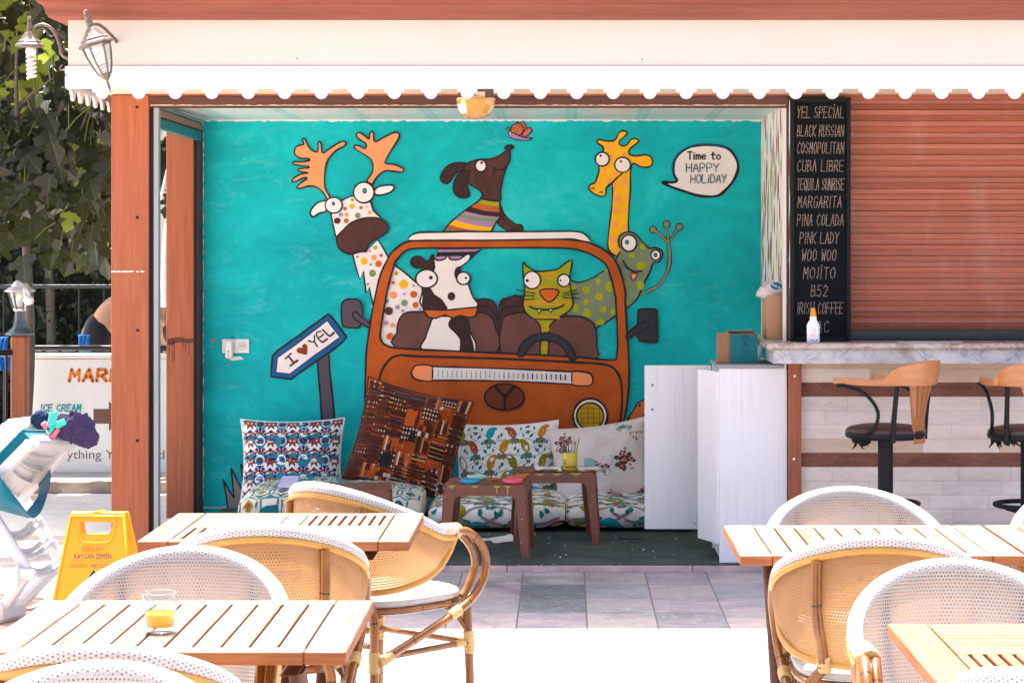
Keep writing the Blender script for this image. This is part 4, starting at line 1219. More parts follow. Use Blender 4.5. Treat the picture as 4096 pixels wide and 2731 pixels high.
# patchwork pillow -----------------------------------------------------------------
kR = cc('#9a4218'); kD = cc('#2b2022'); kB = cc('#54291c'); kC = cc('#d9c3b0'); kP = cc('#c58a6c'); kG = cc('#3e5246'); kY = cc('#c9a24e'); kT = cc('#24606a'); kO = cc('#b8541c')
mot = []
random.seed(31)
NXp, NYp = 7.0, 7.6
order = 'epqdesbrqszpfgrsgphdqbrsezpgzrqgs'
def rect(a, b, c, d): 
    n = 3
    return [(a + (c - a) * i / n, b) for i in range(n)] + [(c, b + (d - b) * i / n) for i in range(n)] + [(c - (c - a) * i / n, d) for i in range(n)] + [(a, d - (d - b) * i / n) for i in range(n)]
kk = 0
for i in range(7):
    y = 1.0 + (.1 if i % 2 else 0)
    while y > -1.02:
        w = 2 / NXp; x = -1 + i * w
        h = random.choice((.22, .28, .34, .28))
        y0 = max(-1, y - h); y1 = min(1, y)
        t = order[(kk * 5 + i * 3) % len(order)]; kk += 1
        if y1 - y0 > .05:
            base = {'f': kD, 'p': kR, 'q': kB, 'd': kC, 'e': kO, 's': kD, 'b': kG, 'z': kB, 'h': kC, 'r': kO, 'g': kR}[t]
            mot.append(('p', base, rect(x + .004, y0 + .004, x + w - .004, y1 - .004), 0, 0))
            hh = y1 - y0
            if t == 'p':
                for a in range(4):
                    for b in range(3):
                        if random.random() < .55: mot.append(('p', random.choice((kP, kO, kC, kB)), rect(x + w * (a + .06) / 4, y0 + hh * (b + .06) / 3, x + w * (a + .94) / 4, y0 + hh * (b + .94) / 3), 0, 1))
            elif t in 'sgq':
                n = 7
                for a in range(n):
                    if a % 2: mot.append(('p', random.choice((kC, kY, kO, kP, kB)) if t != 'q' else random.choice((kD, kO, kT)), rect(x + .005, y0 + hh * (a + .1) / n, x + w - .005, y0 + hh * (a + .75) / n), 0, 1))
            elif t == 'r':
                for a in range(7):
                    if a % 2: mot.append(('p', random.choice((kP, kB, kD, kC)), rect(x + w * (a) / 7, y0, x + w * (a + .8) / 7, y1), 0, 1))
            elif t in 'fzb':
                for a in range(5):
                    for b in range(3):
                        cx_, cy_ = x + w * (a + .5) / 5, y0 + hh * (b + .5) / 3
                        mot.append(('p', {'f': kC, 'z': random.choice((kO, kC)), 'b': kY}[t], star(cx_, cy_, w / 13, hh / 8, 4, .5 if t != 'z' else .35), 0, 1))
            else:
                for a in range(3):
                    for b in range(2):
                        cx_, cy_ = x + w * (a + .5) / 3, y0 + hh * (b + .5) / 2
                        mot.append(('p', kD if t != 'e' else kB, star(cx_, cy_, w / 6.5, hh / 4.3, 2, .95), 0, 1))
                        mot.append(('p', random.choice((kO, kC, kT, kP)), star(cx_, cy_, w / 11, hh / 7, 2, .95), 0, 2))
        y -= h
cushion('patchwork_pillow', 'large tilted rust and brown patchwork pillow between flower and bird pillows', kB, D(938, 1010, 12.95), (237, -57), R(16), .632, .615, .10, mot, 4, GP, kB)

# mattress cushions ----------------------------------------------------------------------
def mattress(name, label, x0, x1, y0, y1, z0, z1, fabric, motfn, seed, edge=None):
    cxm, cym, czm = (x0 + x1) / 2, (y0 + y1) / 2, (z0 + z1) / 2
    hx, hy, hz = (x1 - x0) / 2, (y1 - y0) / 2, (z1 - z0) / 2
    tab = []; arc = [0.0]
    for k in range(601):
        a = -math.pi * .75 - k / 600 * 2 * math.pi
        c, s_ = math.cos(a), math.sin(a)
        tab.append((math.copysign(abs(c) ** .5, c), math.copysign(abs(s_) ** .5, s_)))
        if k: arc.append(arc[-1] + math.hypot((tab[-1][0] - tab[-2][0]) * hy, (tab[-1][1] - tab[-2][1]) * hz))
    lut = []; k = 0
    for i in range(201):
        while k < 599 and arc[k + 1] < arc[-1] * i / 200: k += 1
        lut.append(tab[k if i < 200 else 600])
    def prof(t):       # t 0..1 once round the section in Y-Z by length, starts at front bottom
        x = (t % 1.0) * 200; i = int(x); f = x - i
        return lut[i][0] * (1 - f) + lut[i + 1][0] * f, lut[i][1] * (1 - f) + lut[i + 1][1] * f
    def pt(u, t, d=0.0):
        a = 2 * u - 1
        k = max(0, 1 - a ** 6) ** .5
        py, pz = prof(t)
        dip = 1 - .10 * abs(a) ** 3
        wv = noise.noise(Vector((a * 4 + seed, t * 5, seed))) * .016 + noise.noise(Vector((a * 11 + seed, t * 14, 2))) * .006
        q = 1 + d / hz
        return Vector((cxm + a * hx, cym + py * (hy * (.93 + .07 * k) + wv) * (1 + d / hy), czm + pz * (hz * (.55 + .45 * k) * dip) * q + wv * .5 * (1 if pz > 0 else 0)))
    m = MB()
    m.grid(fabric, lambda u, v: pt(u, v), 40, 40, None, False, True)
    for item in motfn:
        kind, mat, pts = item[:3]; L = item[4] if len(item) > 4 else 0
        fn = lambda a, b, L=L: pt(max(.004, min(.996, a)), b, .0016 + .0005 * L)
        if kind == 'p': m.poly(mat, pts, fn)
        else: m.ribbon(mat, pts, item[3], fn)
    for a in (0.0, 1.0):
        m.add([pt(a, k / 24) for k in range(24)], [list(range(24))], fabric)
    return m.build(name, None, label, 'cushion', 'floor cushions of the mural corner', loc=(cxm, cym, z0))
mb1 = birds(.03, 1.0, .01, .5, .42, 15, .30)
mattress('bird_cushion', 'flat white bird print floor cushion below the bird pillow, behind the front stool', -.76, -.005, 12.34, 13.36, .041, .20, CW, mb1, 3)
mb2 = birds(.0, 1.0, .02, .5, .42, 19, .30)
mattress('bird_cushion', 'flat white bird print floor cushion under the grey rose pillow', 0.0, .72, 12.36, 13.34, .041, .19, CW, mb2, 8)
# ikat cushion
iT = cc('#1c7f86'); iC = cloth('ikat_cream', (.72, .70, .60)); iY = cc('#a89a2a'); iN = cc('#15455a'); iR = cc('#a04a34')
mot = []
for r in range(8):
    for c_ in range(9):
        x = (c_ + (.5 if r % 2 else 0)) / 8.5; t = .01 + r * .07
        if x > .98 or x < .02: continue
        w, h = .062, .043
        mot += [('p', iT, star(x, t, w * 1.05, h * 1.05, 6, .75), 0, 0), ('p', iC, star(x, t, w * .8, h * .82, 6, .8), 0, 1), ('p', iY if (r + c_) % 2 else iN, star(x, t, w * .5, h * .55, 4, .7), 0, 2), ('p', iR if (r + c_) % 2 else iT, star(x, t, w * .25, h * .3, 4, .7), 0, 3)]
mattress('ikat_cushion', 'thick teal and cream ikat floor cushion under the patchwork pillow', -1.80, -.80, 12.28, 13.30, .041, .27, iC, mot, 5)

# ------------------------------------------------------------------ plastic stools
PLAST = paint((0.18, 0.052, 0.026), 0.38, 0.16, 0.0, spec=.5, name='brown_plastic')
PLIN = paint((0.02, 0.016, 0.02), 0.5, 0.1)
DRY = paint((0.42, 0.36, 0.04), .5, .1, name='dry_yellow_paint')
def stool(cx, cy, w, dpt, zt, z0, rz, label, drips):
    t = thing('plastic_stool', label, 'stool', (cx, cy, z0), 'brown plastic stools in the mural corner')
    Rz = Matrix.Translation((cx, cy, 0)) @ Matrix.Rotation(rz, 4, 'Z')
    hx, hy = w / 2, dpt / 2
    m = MB(); m.M = Rz
    ring = []
    for (x, y, a0) in ((hx - .03, hy - .03, 0), (-hx + .03, hy - .03, 90), (-hx + .03, -hy + .03, 180), (hx - .03, -hy + .03, 270)):
        for k in range(5):
            a = R(a0 + k * 22.5); ring.append((x + .03 * math.cos(a), y + .03 * math.sin(a)))
    m.prism(PLAST, ring, lambda a, b, d: Vector((a, b, d)), zt, zt - .018)
    m.grid(PLAST, lambda u, v: Vector((hx * .9 * (2 * u - 1), hy * .9 * (2 * v - 1), zt + .0015 + .0015 * math.sin(u * 40))), 20, 4)
    seat = m.build('seat', t)
    m = MB(); m.M = Rz       # arched aprons
    for q in (-1, 1):
        arch = [(-hx + .004, zt - .018), (hx - .004, zt - .018), (hx - .004, zt - .085)]
        arch += [(hx - .055 - .04 * (1 - math.cos(a * math.pi / 8)) , zt - .085 + .03 * math.sin(a * math.pi / 8)) for a in range(5)]
        arch += [(-hx + .055 + .04 * (1 - math.cos(a * math.pi / 8)), zt - .085 + .03 * math.sin(a * math.pi / 8)) for a in range(4, -1, -1)]
        arch += [(-hx + .004, zt - .085)]
        m.prism(PLAST, arch, lambda a, b, d: Vector((a, q * d, b)), hy - .006, hy - .001)
        arch2 = [(p[0] * (hy / hx), p[1]) for p in arch]
        m.prism(PLAST, arch2, lambda a, b, d: Vector((q * d, a, b)), hx - .006, hx - .001)
    m.build('apron', t)
    for sx in (-1, 1):
        for sy in (-1, 1):
            m = MB(); m.M = Rz
            def col(z):
                k = (zt - z) / (zt - z0)
                return hx + .022 * k, hy + .022 * k, .062 - .016 * k
            V = []; zs = [zt - .02, zt - .1, zt - .2, z0 + .06, z0]
            prof = [(0, 0), (-1, 0), (-1, .12), (-.62, .12), (-.52, .2), (-.2, .52), (-.12, .62), (-.12, 1), (0, 1)]
            prof = [(0, .2), (.0, 1), (-.14, 1), (-.14, .45), (-.2, .2), (-.45, .14), (-1, .14), (-1, 0), (-.2, 0)]
            for z in zs:
                a, b, wd = col(z)
                for (px, py) in prof:
                    V.append((sx * (a + px * wd), sy * (b - py * wd), z))
            n = len(prof); Fs = []
            for i in range(len(zs) - 1):
                for k in range(n):
                    Fs.append([i * n + k, i * n + (k + 1) % n, (i + 1) * n + (k + 1) % n, (i + 1) * n + k])
            Fs.append(list(range(n))); Fs.append([(len(zs) - 1) * n + k for k in range(n)])
            m.add(V, Fs, PLAST)
            m.build('leg', t, fix=True)
    m = MB(); m.M = Rz
    random.seed(int(cx * 100))
    for (x, wd, L) in drips:
        m.poly(DRY, [(x - wd, zt - .004), (x + wd, zt - .004), (x + wd * .5, zt - .012), (x + .003, zt - .014), (x + .003, zt - .014 - L), (x - .003, zt - .014 - L), (x - .003, zt - .014), (x - wd * .5, zt - .012)], lambda a, b: Vector((a, -hy - .0012, b)))
    for k in range(7):
        x = random.choice((-1, 1)) * (hx - random.uniform(0, .03)); z = random.uniform(.1, zt - .05)
        m.poly(CW, ell(x, z, .0016, .0022, 7), lambda a, b: Vector((a, -hy - .0225 * ((zt - b) / (zt - z0)) - .0015, b)))
    m.build('paint_splash', t)
    return t
stool(-.40, 11.53, .42, .36, .405, .040, R(-3), 'front brown plastic stool with paint drips, coloured lids on top', [(-.17, .02, .012), (-.05, .02, .002), (.06, .02, .03), (.115, .018, .034)])
stool(-.06, 12.02, .42, .36, .418, .040, R(4), 'brown plastic stool behind, holding yellow mug, paper and pencils', [(-.17, .03, 0), (-.09, .03, .0), (0, .03, .0), (.1, .035, .006)])
stool(-1.13, 11.56, .46, .36, .378, .040, R(4), 'brown plastic stool half hidden behind the rattan chair, by ikat cushion', [])

def lid(x, y, z, r, col, label):
    m = MB(); m.M = Matrix.Translation((x, y, z))
    m.lathe(col, [(.0, .0), (r * .93, .0), (r, .006), (r * 1.0, .016), (r * .94, .022), (r * .86, .021), (r * .80, .013), (0, .011)], 28)
    m.build('paint_lid', None, label, 'paint lid', 'round paint lids on the front stool', loc=(x, y, z))
def pl(h): return paint(mulc(h, .85), .35, .04, spec=.5)
lid(-.487, 11.42, .4075, .052, pl('#1f9cc0'), 'blue round plastic lid on left front edge of the stool')
lid(-.462, 11.60, .4075, .050, pl('#a8dcc0'), 'mint green round plastic lid behind the blue lid')
lid(-.27, 11.42, .4075, .052, pl('#e85f78'), 'pink round plastic lid on right front edge of the stool')
lid(-.255, 11.58, .4075, .052, pl('#c8642a'), 'orange round plastic lid behind the pink lid')
m = MB(); m.tube(pl('#c8642a'), [(-.385, 11.50, .413), (-.345, 11.53, .414)], .006, 8)
m.build('crayon', None, 'short orange crayon between the round lids on the front stool', 'crayon', loc=(-.36, 11.5, .408))

# mug and pencils
MUGY = paint((.62, .50, .03), .25, .03, spec=.5)
mx_, my_, mz_ = .022, 11.95, .4215
mug = thing('mug', 'yellow mug printed with black words, filled with pencils, on back stool', 'mug', (mx_, my_, mz_))
m = MB(); m.M = Matrix.Translation((mx_, my_, mz_))
m.lathe(MUGY, [(.0, 0), (.036, 0), (.039, .003), (.039, .092), (.0375, .094), (.036, .092), (.036, .006), (0, .006)], 32)
m.build('body', mug)
m = MB()
m.tube(MUGY, [(mx_ + .004, my_ + .038, mz_ + .078), (mx_ + .01, my_ + .066, mz_ + .07), (mx_ + .01, my_ + .07, mz_ + .045), (mx_ + .004, my_ + .038, mz_ + .02)], .006, 8)
m.build('handle', mug)
INKB = plain('black_print', (.02, .02, .02), .5)
m = MB()
def cyl(x0):
    return lambda a, b: Vector((mx_ + .0394 * math.sin((a + x0) / .039), my_ - .0394 * math.cos((a + x0) / .039), mz_ + b))
for t_, x0, w, z, sz in (('LITTLE', -.050, .028, .048, .012), ('MISS', -.046, .024, .034, .013), ('SUNSHINE', -.044, .082, .013, .018)):
    f0 = cyl(x0)
    put_text(m, INKB, t_, lambda a, b, f0=f0, z=z: f0(a, b + z), w, sz, bold=.0006)
m.build('print', mug)
PENC = [pl(h) for h in ('#3a6fb0', '#3f3f48', '#7a4a30', '#59c0b8', '#d9d4cf', '#d07a50', '#8fae5a', '#7a4f90')]
random.seed(6)
for i, (dx, dz) in enumerate(((-.028, .165), (-.018, .150), (-.008, .172), (.008, .16), (.014, .182), (.022, .165), (.034, .178), (-.03, .14))):
    a = Vector((mx_ + dx * .4, my_ + random.uniform(-.02, .02), mz_ + .008)); b_ = Vector((mx_ + dx * 1.5, my_ + random.uniform(-.03, .03), mz_ + dz))
    m = MB(); d = (b_ - a).normalized()
    m.tube(PENC[i], [a, b_ - d * .018], .0036, 6); m.tube(pl('#c9a27a'), [b_ - d * .018, b_], [.0036, .0008], 6)
    nm = ('blue', 'black', 'brown', 'turquoise', 'white', 'orange', 'green', 'purple')[i]
    m.build('pencil', None, nm + ' pencil standing in the yellow mug', 'pencil', 'pencils standing in the mug', loc=a)
PAPER = paint((.78, .78, .80), .8, .02, name='paper')
def sheet(pts, z, label, nm='sheet_of_paper', curl=.01):
    m = MB()
    c0 = sum((Vector(p) for p in pts), Vector((0, 0))) / len(pts)
    a, b, c, d = [Vector(p) for p in pts]
    def f(u, v):
        q = (a * (1 - u) + b * u) * (1 - v) + (d * (1 - u) + c * u) * v
        return Vector((q.x, q.y, z + curl * (abs(u - .5) * 2) ** 2 * (1 if v > .4 else .5) + curl * .5 * noise.noise(Vector((u * 3, v * 3, z)))))
    m.grid(PAPER, f, 8, 8)
    m.grid(PAPER, lambda u, v: f(1 - u, v) - Vector((0, 0, .0006)), 8, 8)
    random.seed(int(c0.x * 50) + 3)
    for k in range(3):
        q = [(random.uniform(.15, .85), random.uniform(.15, .85)) for _ in range(6)]
        m.ribbon(paint('#8a86a0', .8, .1), smooth_path(q, 4, False), .006, lambda x, y: f(max(0, min(1, x)), max(0, min(1, y))) + Vector((0, 0, .0008)))
    m.build(nm, None, label, 'paper', 'loose sheets of paper', loc=(c0.x, c0.y, z))
sheet([(-.16, 11.87), (-.02, 11.86), (-.03, 12.1), (-.17, 12.12)], .4225, 'white paper on back stool, left of the yellow mug', curl=.004)
sheet([(.065, 11.88), (.18, 11.89), (.17, 12.1), (.06, 12.1)], .4225, 'white paper on back stool, right of the yellow mug', curl=.004)
sheet([(-.55, 11.86), (-.26, 11.93), (-.30, 12.12), (-.58, 12.08)], .0405, 'crumpled white drawing lying on carpet under the stools', curl=.02)
sheet([(-.80, 11.95), (-.63, 11.90), (-.60, 12.10), (-.82, 12.12)], .0405, 'torn paper lying on carpet left of the front stool', curl=.05)
m = MB()
pk = [D(648, 1150, 12.6), D(682, 1150, 12.6), D(680, 1178, 12.55), D(640, 1180, 12.55)]
lav = paint('#b9b6dc', .8, .08)
z_ = .275
m.add([(-1.60, 12.45, z_), (-1.49, 12.44, z_ + .002), (-1.50, 12.60, z_ + .05), (-1.59, 12.6, z_ + .05), (-1.60, 12.452, z_ - .003), (-1.49, 12.442, z_ - .001), (-1.50, 12.602, z_ + .047), (-1.59, 12.602, z_ + .047)], [[0, 1, 2, 3], [7, 6, 5, 4], [0, 4, 5, 1], [1, 5, 6, 2], [2, 6, 7, 3], [3, 7, 4, 0]], lav)
m.build('leaflet', None, 'pale lilac leaflet lying on ikat cushion behind the far left table', 'leaflet', loc=(-1.55, 12.5, .275))
for i, (a, b_, col, lb) in enumerate((((.0905, 11.90, .4265), (.205, 11.862, .4265), '#c8642a', 'orange pencil lying over the right edge of back stool'), ((-.19, 11.864, .4265), (-.05, 11.86, .4265), '#8a4a35', 'brown pencil lying on back stool left of mug'),
        ((-.14, 11.90, .4275), (-.04, 11.88, .4275), '#2c3550', 'dark blue pencil lying on paper left of mug'), ((.26, 12.05, .0445), (.41, 12.03, .0445), '#27345e', 'navy pencil lying on the green carpet'), ((.32, 11.98, .0445), (.39, 11.90, .0445), '#5a3a5a', 'purple pencil lying on the green carpet'))):
    m = MB(); a = Vector(a); b_ = Vector(b_); d = (a - b_).normalized()
    m.tube(pl(col), [b_, a - d * .014], .0038, 6); m.tube(pl('#c9a27a'), [a - d * .014, a], [.0038, .0008], 6)
    m.build('pencil', None, lb, 'pencil', 'pencils lying about', loc=a)
m = MB(); random.seed(77)
for i in range(70):
    x, y = random.uniform(-.75, .62), random.uniform(11.3, 12.33); s = random.uniform(.003, .012)
    c = random.choice((PAPER, PAPER, PAPER, pl('#8a4a35'), pl('#59a0b8')))
    r3 = [(x + random.uniform(-s, s), y + random.uniform(-s, s), .0405 + random.uniform(0, .006)) for _ in range(4)]
    m.add(r3, [[0, 1, 2], [0, 2, 3]], c)
m.build('paper_scraps', None, 'tiny scraps of paper and shavings scattered on the green carpet', 'scraps', loc=(0, 11.8, .04), kind='stuff')
m = MB(); m.box(WHITE, (-.215, 12.17, .0405), (-.165, 12.195, .058), .004)
m.build('eraser', None, 'white eraser lying on carpet before the bird cushion', 'eraser', loc=(-.19, 12.18, .0405))

# ------------------------------------------------------------------ white cabinet
LAM, nt, b = mk('white_laminate')
vec = mapped(nt, 'Object', (60, 60, 1.1))
n1 = noi(nt, vec, 1.6, 6, .6, .8)
nt.links.new(ramp(nt, n1, [(.30, (.70, .71, .72)), (.45, (.78, .785, .79)), (.7, (.81, .81, .81))]), b.inputs['Base Color'])
b.inputs['Roughness'].default_value = .45
cab = thing('white_cabinet', 'tall white wood grain cabinet with doors open towards the mural', 'cabinet', (.93, 11.4, .04))
GREYT = paint((.30, .31, .33), .45, .1)
m = MB()
m.box(LAM, (.762, 11.15, .0395), (1.098, 11.167, 1.004), .0015)
m.box(LAM, (.762, 11.70, .0395), (1.098, 11.716, 1.004), .0015)
m.box(LAM, (1.082, 11.1675, .0395), (1.098, 11.6995, 1.004))
m.box(LAM, (.765, 11.1675, .06), (1.0815, 11.6995, .078))
m.box(LAM, (.78, 11.1675, .5), (1.0815, 11.6995, .516))
m.build('carcass', cab)
m = MB(); m.box(GREYT, (.752, 11.142, 1.0045), (1.1, 11.72, 1.022), .002); m.build('cabinet_top', cab)
m = MB(); m.box(LAM, (.41, 11.70, .138), (.755, 11.716, .99), .002)
d1 = m.build('door', cab)
m = MB()
HND = plain('satin_handle', (.75, .75, .74), .35, .2)
m.tube(HND, [(.7165, 11.699, .885), (.7165, 11.672, .885), (.7165, 11.672, .772), (.7165, 11.699, .772)], .0055, 8)
m.build('handle', d1)
screws(d1, [(2610, 1540), (2610, 1637)], 11.699, ALU)
m = MB()
SMU = paint((.25, .25, .26), .7, .2)
random.seed(12)
for i in range(26):
    u = 2799 - abs(random.gauss(0, 12)); v = 2110 - abs(random.gauss(0, 55))
    m.poly(SMU, ell(u, v, random.uniform(.8, 2.2), random.uniform(1, 4), 6), lambda a, c: P(a, c, 11.6992))
m.build('marks', d1)
m = MB(); m.beam(LAM, (.757, 11.158, .561), (.674, 11.378, .561), .016, .854, bev=.002)
m.build('door', cab)

# ------------------------------------------------------------------ cardboard boxes
CARD = paint((.42, .245, .125), .85, .08, .05, name='cardboard', scale=9)
CARDD = paint((.26, .14, .075), .9, .12, name='cardboard_inside')
bx = thing('painted_box', 'open cardboard box with teal front and drawn stick girl, on white cabinet', 'box', (.85, 11.4, 1.022))
z0 = 1.0225
m = MB()
tl = D(1675, 832, 11.30); tr = D(1736, 832, 11.38)
xa, xb, ya, yb, ht = tl.x, tr.x, 11.26, 11.50, .152
w = .004
m.box(CARD, (xa, ya, z0), (xb, ya + w, z0 + ht - .004)); m.box(CARD, (xa, yb - w, z0), (xb, yb, z0 + ht))
m.box(CARD, (xa, ya + w + .0005, z0), (xa + w, yb - w - .0005, z0 + ht - .002)); m.box(CARD, (xb - w, ya + w + .0005, z0), (xb, yb - w - .0005, z0 + ht))
m.box(CARD, (xa + w, ya + w, z0), (xb - w, yb - w, z0 + w))
m.build('carton', bx)
m = MB()
m.beam(CARDD, (xa - .001, ya + .02, z0 + ht * .5), (xa - .062, ya + .055, z0 + ht * .5), w, ht)
m.build('flap', bx)
m = MB()
m.beam(CARD, (xa + .01, yb - .02, z0 + ht + .004), (xb - .01, yb - .05, z0 + ht + .012), .05, w)
m.build('flap', bx)
TEALB = paint((0.0, .135, .15), .7, .15)
m = MB()
m.box(TEALB, (xa + .001, ya - .0018, z0 + .002), (xb - .001, ya - .0003, z0 + ht - .006))
IK = plain('marker_line', (.01, .012, .014), .7)
gx, gz = (xa + xb) / 2 + .006, z0 + .045
gf = lambda a, c: Vector((gx + a, ya - .0024, gz + c))
for q in ([(-.012, .09), (0, .098), (.012, .09)], [(-.012, .09), (-.022, .073)], [(.012, .09), (.022, .073)], ell(0, .08, .009, .013, 12) + [(.009, .08)], [(0, .066), (0, .05), (-.018, .018), (.018, .018), (0, .05)], [(-.02, .044), (0, .055), (.022, .046)], [(-.006, .018), (-.006, .004)], [(.006, .018), (.006, .004)]):
    m.ribbon(IK, q, .0032, gf)
m.build('painted_front', bx)
bx2 = thing('cardboard_box', 'tall open cardboard box full of plastic toys, on marble counter', 'box', (1.02, 11.5, 1.14))
m = MB()
z0, z1 = 1.1415, 1.36
xa, xb, ya, yb = 1.012, 1.155, 11.30, 11.60
m.box(CARD, (xa, ya, z0), (xb, ya + w, z1 + .004)); m.box(CARD, (xa, yb - w, z0), (xb, yb, z1))
m.box(CARD, (xa, ya + w, z0), (xa + w, yb - w, z1 - .006)); m.box(CARD, (xb - w, ya + w, z0), (xb, yb - w, z1 + .01))
m.box(CARD, (xa + w, ya + w, z0), (xb - w, yb - w, z0 + w))
m.build('carton', bx2)
m = MB()
TAPE = paint((.50, .31, .17), .3, .1, spec=.6)
xt = 1.078
for k in range(44):
    m.box(CARDD if k % 2 else CARD, (xt, ya - .0014, z0 + .012 + k * .0045), (xt + .016, ya - .0004, z0 + .0157 + k * .0045))
m.box(TAPE, (xt + .0185, ya - .0012, z0 + .004), (xt + .024, ya - .0004, z1))
m.build('tape', bx2)
FILM = plain('clear_film', (.85, .8, .82), .15, 0, .6, .0, 1.45, .55)
m = MB(); random.seed(14)
def lump(cx_, cy_, cz_, rx, rz, seed):
    return lambda u, v: Vector((cx_ + rx * math.cos(2 * math.pi * u) * math.sin(math.pi * v), cy_ + .09 * math.sin(2 * math.pi * u) * math.sin(math.pi * v), cz_ + rz * math.cos(math.pi * v))) * 1.0 + Vector((noise.noise(Vector((u * 9, v * 7, seed))), 0, noise.noise(Vector((u * 7, v * 9, seed + 3))))) * .022
m.grid(paint('#b06a78', .4, .5, name='pink_toys'), lump(1.085, 11.45, 1.35, .06, .05, 1), 18, 12, cu=True)
m.build('toys', bx2)
m = MB()
m.grid(FILM, lump(1.06, 11.43, 1.375, .085, .055, 5), 20, 14, cu=True)
m.build('plastic_bag', bx2)
m = MB()
q = D(1783, 657, 11.32)
m.M = Matrix.Translation(q) @ Matrix.Rotation(R(20), 4, 'Y')
NB = paint('#1c5f80', .4, .1)
m.prism(WHITE, ell(0, 0, .034, .024, 8, .3), lambda a, b, d: Vector((a, d, b)), -.001, .002)
m.prism(NB, ell(0, 0, .031, .021, 8, .3), lambda a, b, d: Vector((a, d, b)), -.002, .001)
put_text(m, WHITE, 'be.z', lambda a, b: Vector((a - .02, -.0028, b - .006)), .04, .02)
m.build('label_tag', bx2)
# ================================================================== the bar: counter, stone front, shutter, menu board, stools
MARB, nt, b = mk('grey_marble')
vec = mapped(nt, 'Object', (1, 1, 1.8), (0, R(20), 0))
n1 = noi(nt, vec, 3.2, 8, .65, 2.2); n2 = noi(nt, vec, 6.5, 8, .7, 2.8)
base = ramp(nt, n1, [(.3, (.20, .22, .27)), (.45, (.36, .37, .42)), (.56, (.50, .49, .50)), (.72, (.60, .54, .50))])
v = ramp(nt, math_(nt, 'ABSOLUTE', math_(nt, 'SUBTRACT', n2, .5)), [(0, (.85, .85, .85)), (.035, (0, 0, 0))])
base = mixc(nt, v, base, (.66, .60, .56))
n3 = noi(nt, vec, 2.4, 6, .6, 1.5)
base = mixc(nt, ramp(nt, n3, [(.58, (0, 0, 0)), (.66, (.8, .8, .8))]), base, (.33, .20, .15))
nt.links.new(base, b.inputs['Base Color']); b.inputs['Roughness'].default_value = .25
MARB2 = MARB.copy(); MARB2.name = 'brown_marble'
for n in MARB2.node_tree.nodes:
    if n.type == 'VALTORGB' and len(n.color_ramp.elements) == 4:
        for e, c in zip(n.color_ramp.elements, ((.22, .15, .12), (.40, .29, .24), (.52, .44, .40), (.62, .55, .52))): e.color = (*c, 1)

bar = thing('bar_counter', 'bar counter with grey marble top and striped cream and brown stone front', 'counter', (2.5, 11.1, 0))
m = MB()
m.box(MARB2, (.972, 10.86, 1.108), (9, 12.0, 1.140), .012)
m.build('countertop', bar)
m = MB()
m.box(MARB, (1.004, 10.885, 1.040), (2.60, 10.912, 1.1075), .002)
m.box(MARB, (2.602, 10.885, 1.040), (9, 10.912, 1.1075), .002)
m.box(MARB, (1.004, 10.9125, 1.040), (1.03, 11.95, 1.1075), .002)
m.build('apron', bar)
m = MB(); m.box(RED_V, (1.102, 11.105, -.02), (1.164, 11.2, 1.0395), .002)
cp = m.build('corner_post', bar)
screws(cp, [(3179, 1504), (3176, 1836)], 11.1045, WHITE)
# split-face stone courses: every stone a block of its own relief
def stone(name, cs, rough):
    m_, nt, b = mk(name)
    vec = mapped(nt, 'Object', (1, 1, 3))
    n1 = noi(nt, vec, 4, 8, .7, .8); n2 = noi(nt, mapped(nt, 'Object', (2, 2, 9)), 9, 6, .75)
    base = ramp(nt, n1, [(.3, cs[0]), (.5, cs[1]), (.7, cs[2])])
    base = mixc(nt, ramp(nt, n2, [(.60, (0, 0, 0)), (.70, (.7, .7, .7))]), base, cs[3])
    nt.links.new(base, b.inputs['Base Color']); b.inputs['Roughness'].default_value = .8
    bump(nt, b, n2, .5, .01)
    return m_
ST = [stone('cream_travertine', ((.66, .56, .48), (.76, .66, .58), (.82, .74, .67), (.47, .35, .28)), .8),
      stone('tan_travertine', ((.55, .40, .29), (.62, .47, .35), (.66, .53, .42), (.45, .30, .2)), .8),
      stone('brown_travertine', ((.12, .042, .025), (.19, .07, .042), (.27, .115, .075), (.45, .33, .28)), .8),
      stone('grey_travertine', ((.62, .53, .47), (.71, .62, .56), (.77, .69, .63), (.40, .29, .24)), .8)]
m = MB(); random.seed(41)
zt = 1.0395; ch = .0697
GAPM = paint((.08, .06, .05), .9, .2)
kinds = ['t', 'c', 'b', 'w', 'w', 'w', 'c', 'b', 'w', 'w', 'w', 'w', 'w', 'w', 'w']
first = .036
z = zt
for r, k in enumerate(kinds):
    h = first if r == 0 else ch
    x = 1.168 - random.uniform(0, .2)
    while x < 8.6:
        L = random.uniform(.22, .48); x0, x1 = max(x, 1.168), min(8.6, x + L)
        if x1 - x0 > .02:
            mt = {'t': ST[1], 'c': random.choice((ST[1], ST[1], ST[0])), 'b': ST[2], 'w': random.choice((ST[0], ST[0], ST[3]))}[k]
            d = random.uniform(0, .0025)
            NX = max(2, int((x1 - x0) / .03))
            yy = 11.150 - d
            def fs(u, v_, x0=x0, x1=x1, z=z, h=h, yy=yy, r=r):
                X = x0 + .0004 + u * (x1 - x0 - .0008); Z = z - .0004 - (1 - v_) * (h - .0008)
                e = min(u * (x1 - x0), (1 - u) * (x1 - x0), v_ * h, (1 - v_) * h)
                return Vector((X, yy + .0035 * noise.noise(Vector((X * 14, Z * 24, r))) - .0012 * noise.noise(Vector((X * 40, Z * 50, r))) + (.0012 if e < .0005 else 0), Z))
            m.grid(mt, fs, NX, 5, None, sm=False)
        x += L
    z -= h
m.box(GAPM, (1.166, 11.154, -.02), (8.6, 11.3, 1.0395))
m.build('stone_front', bar)

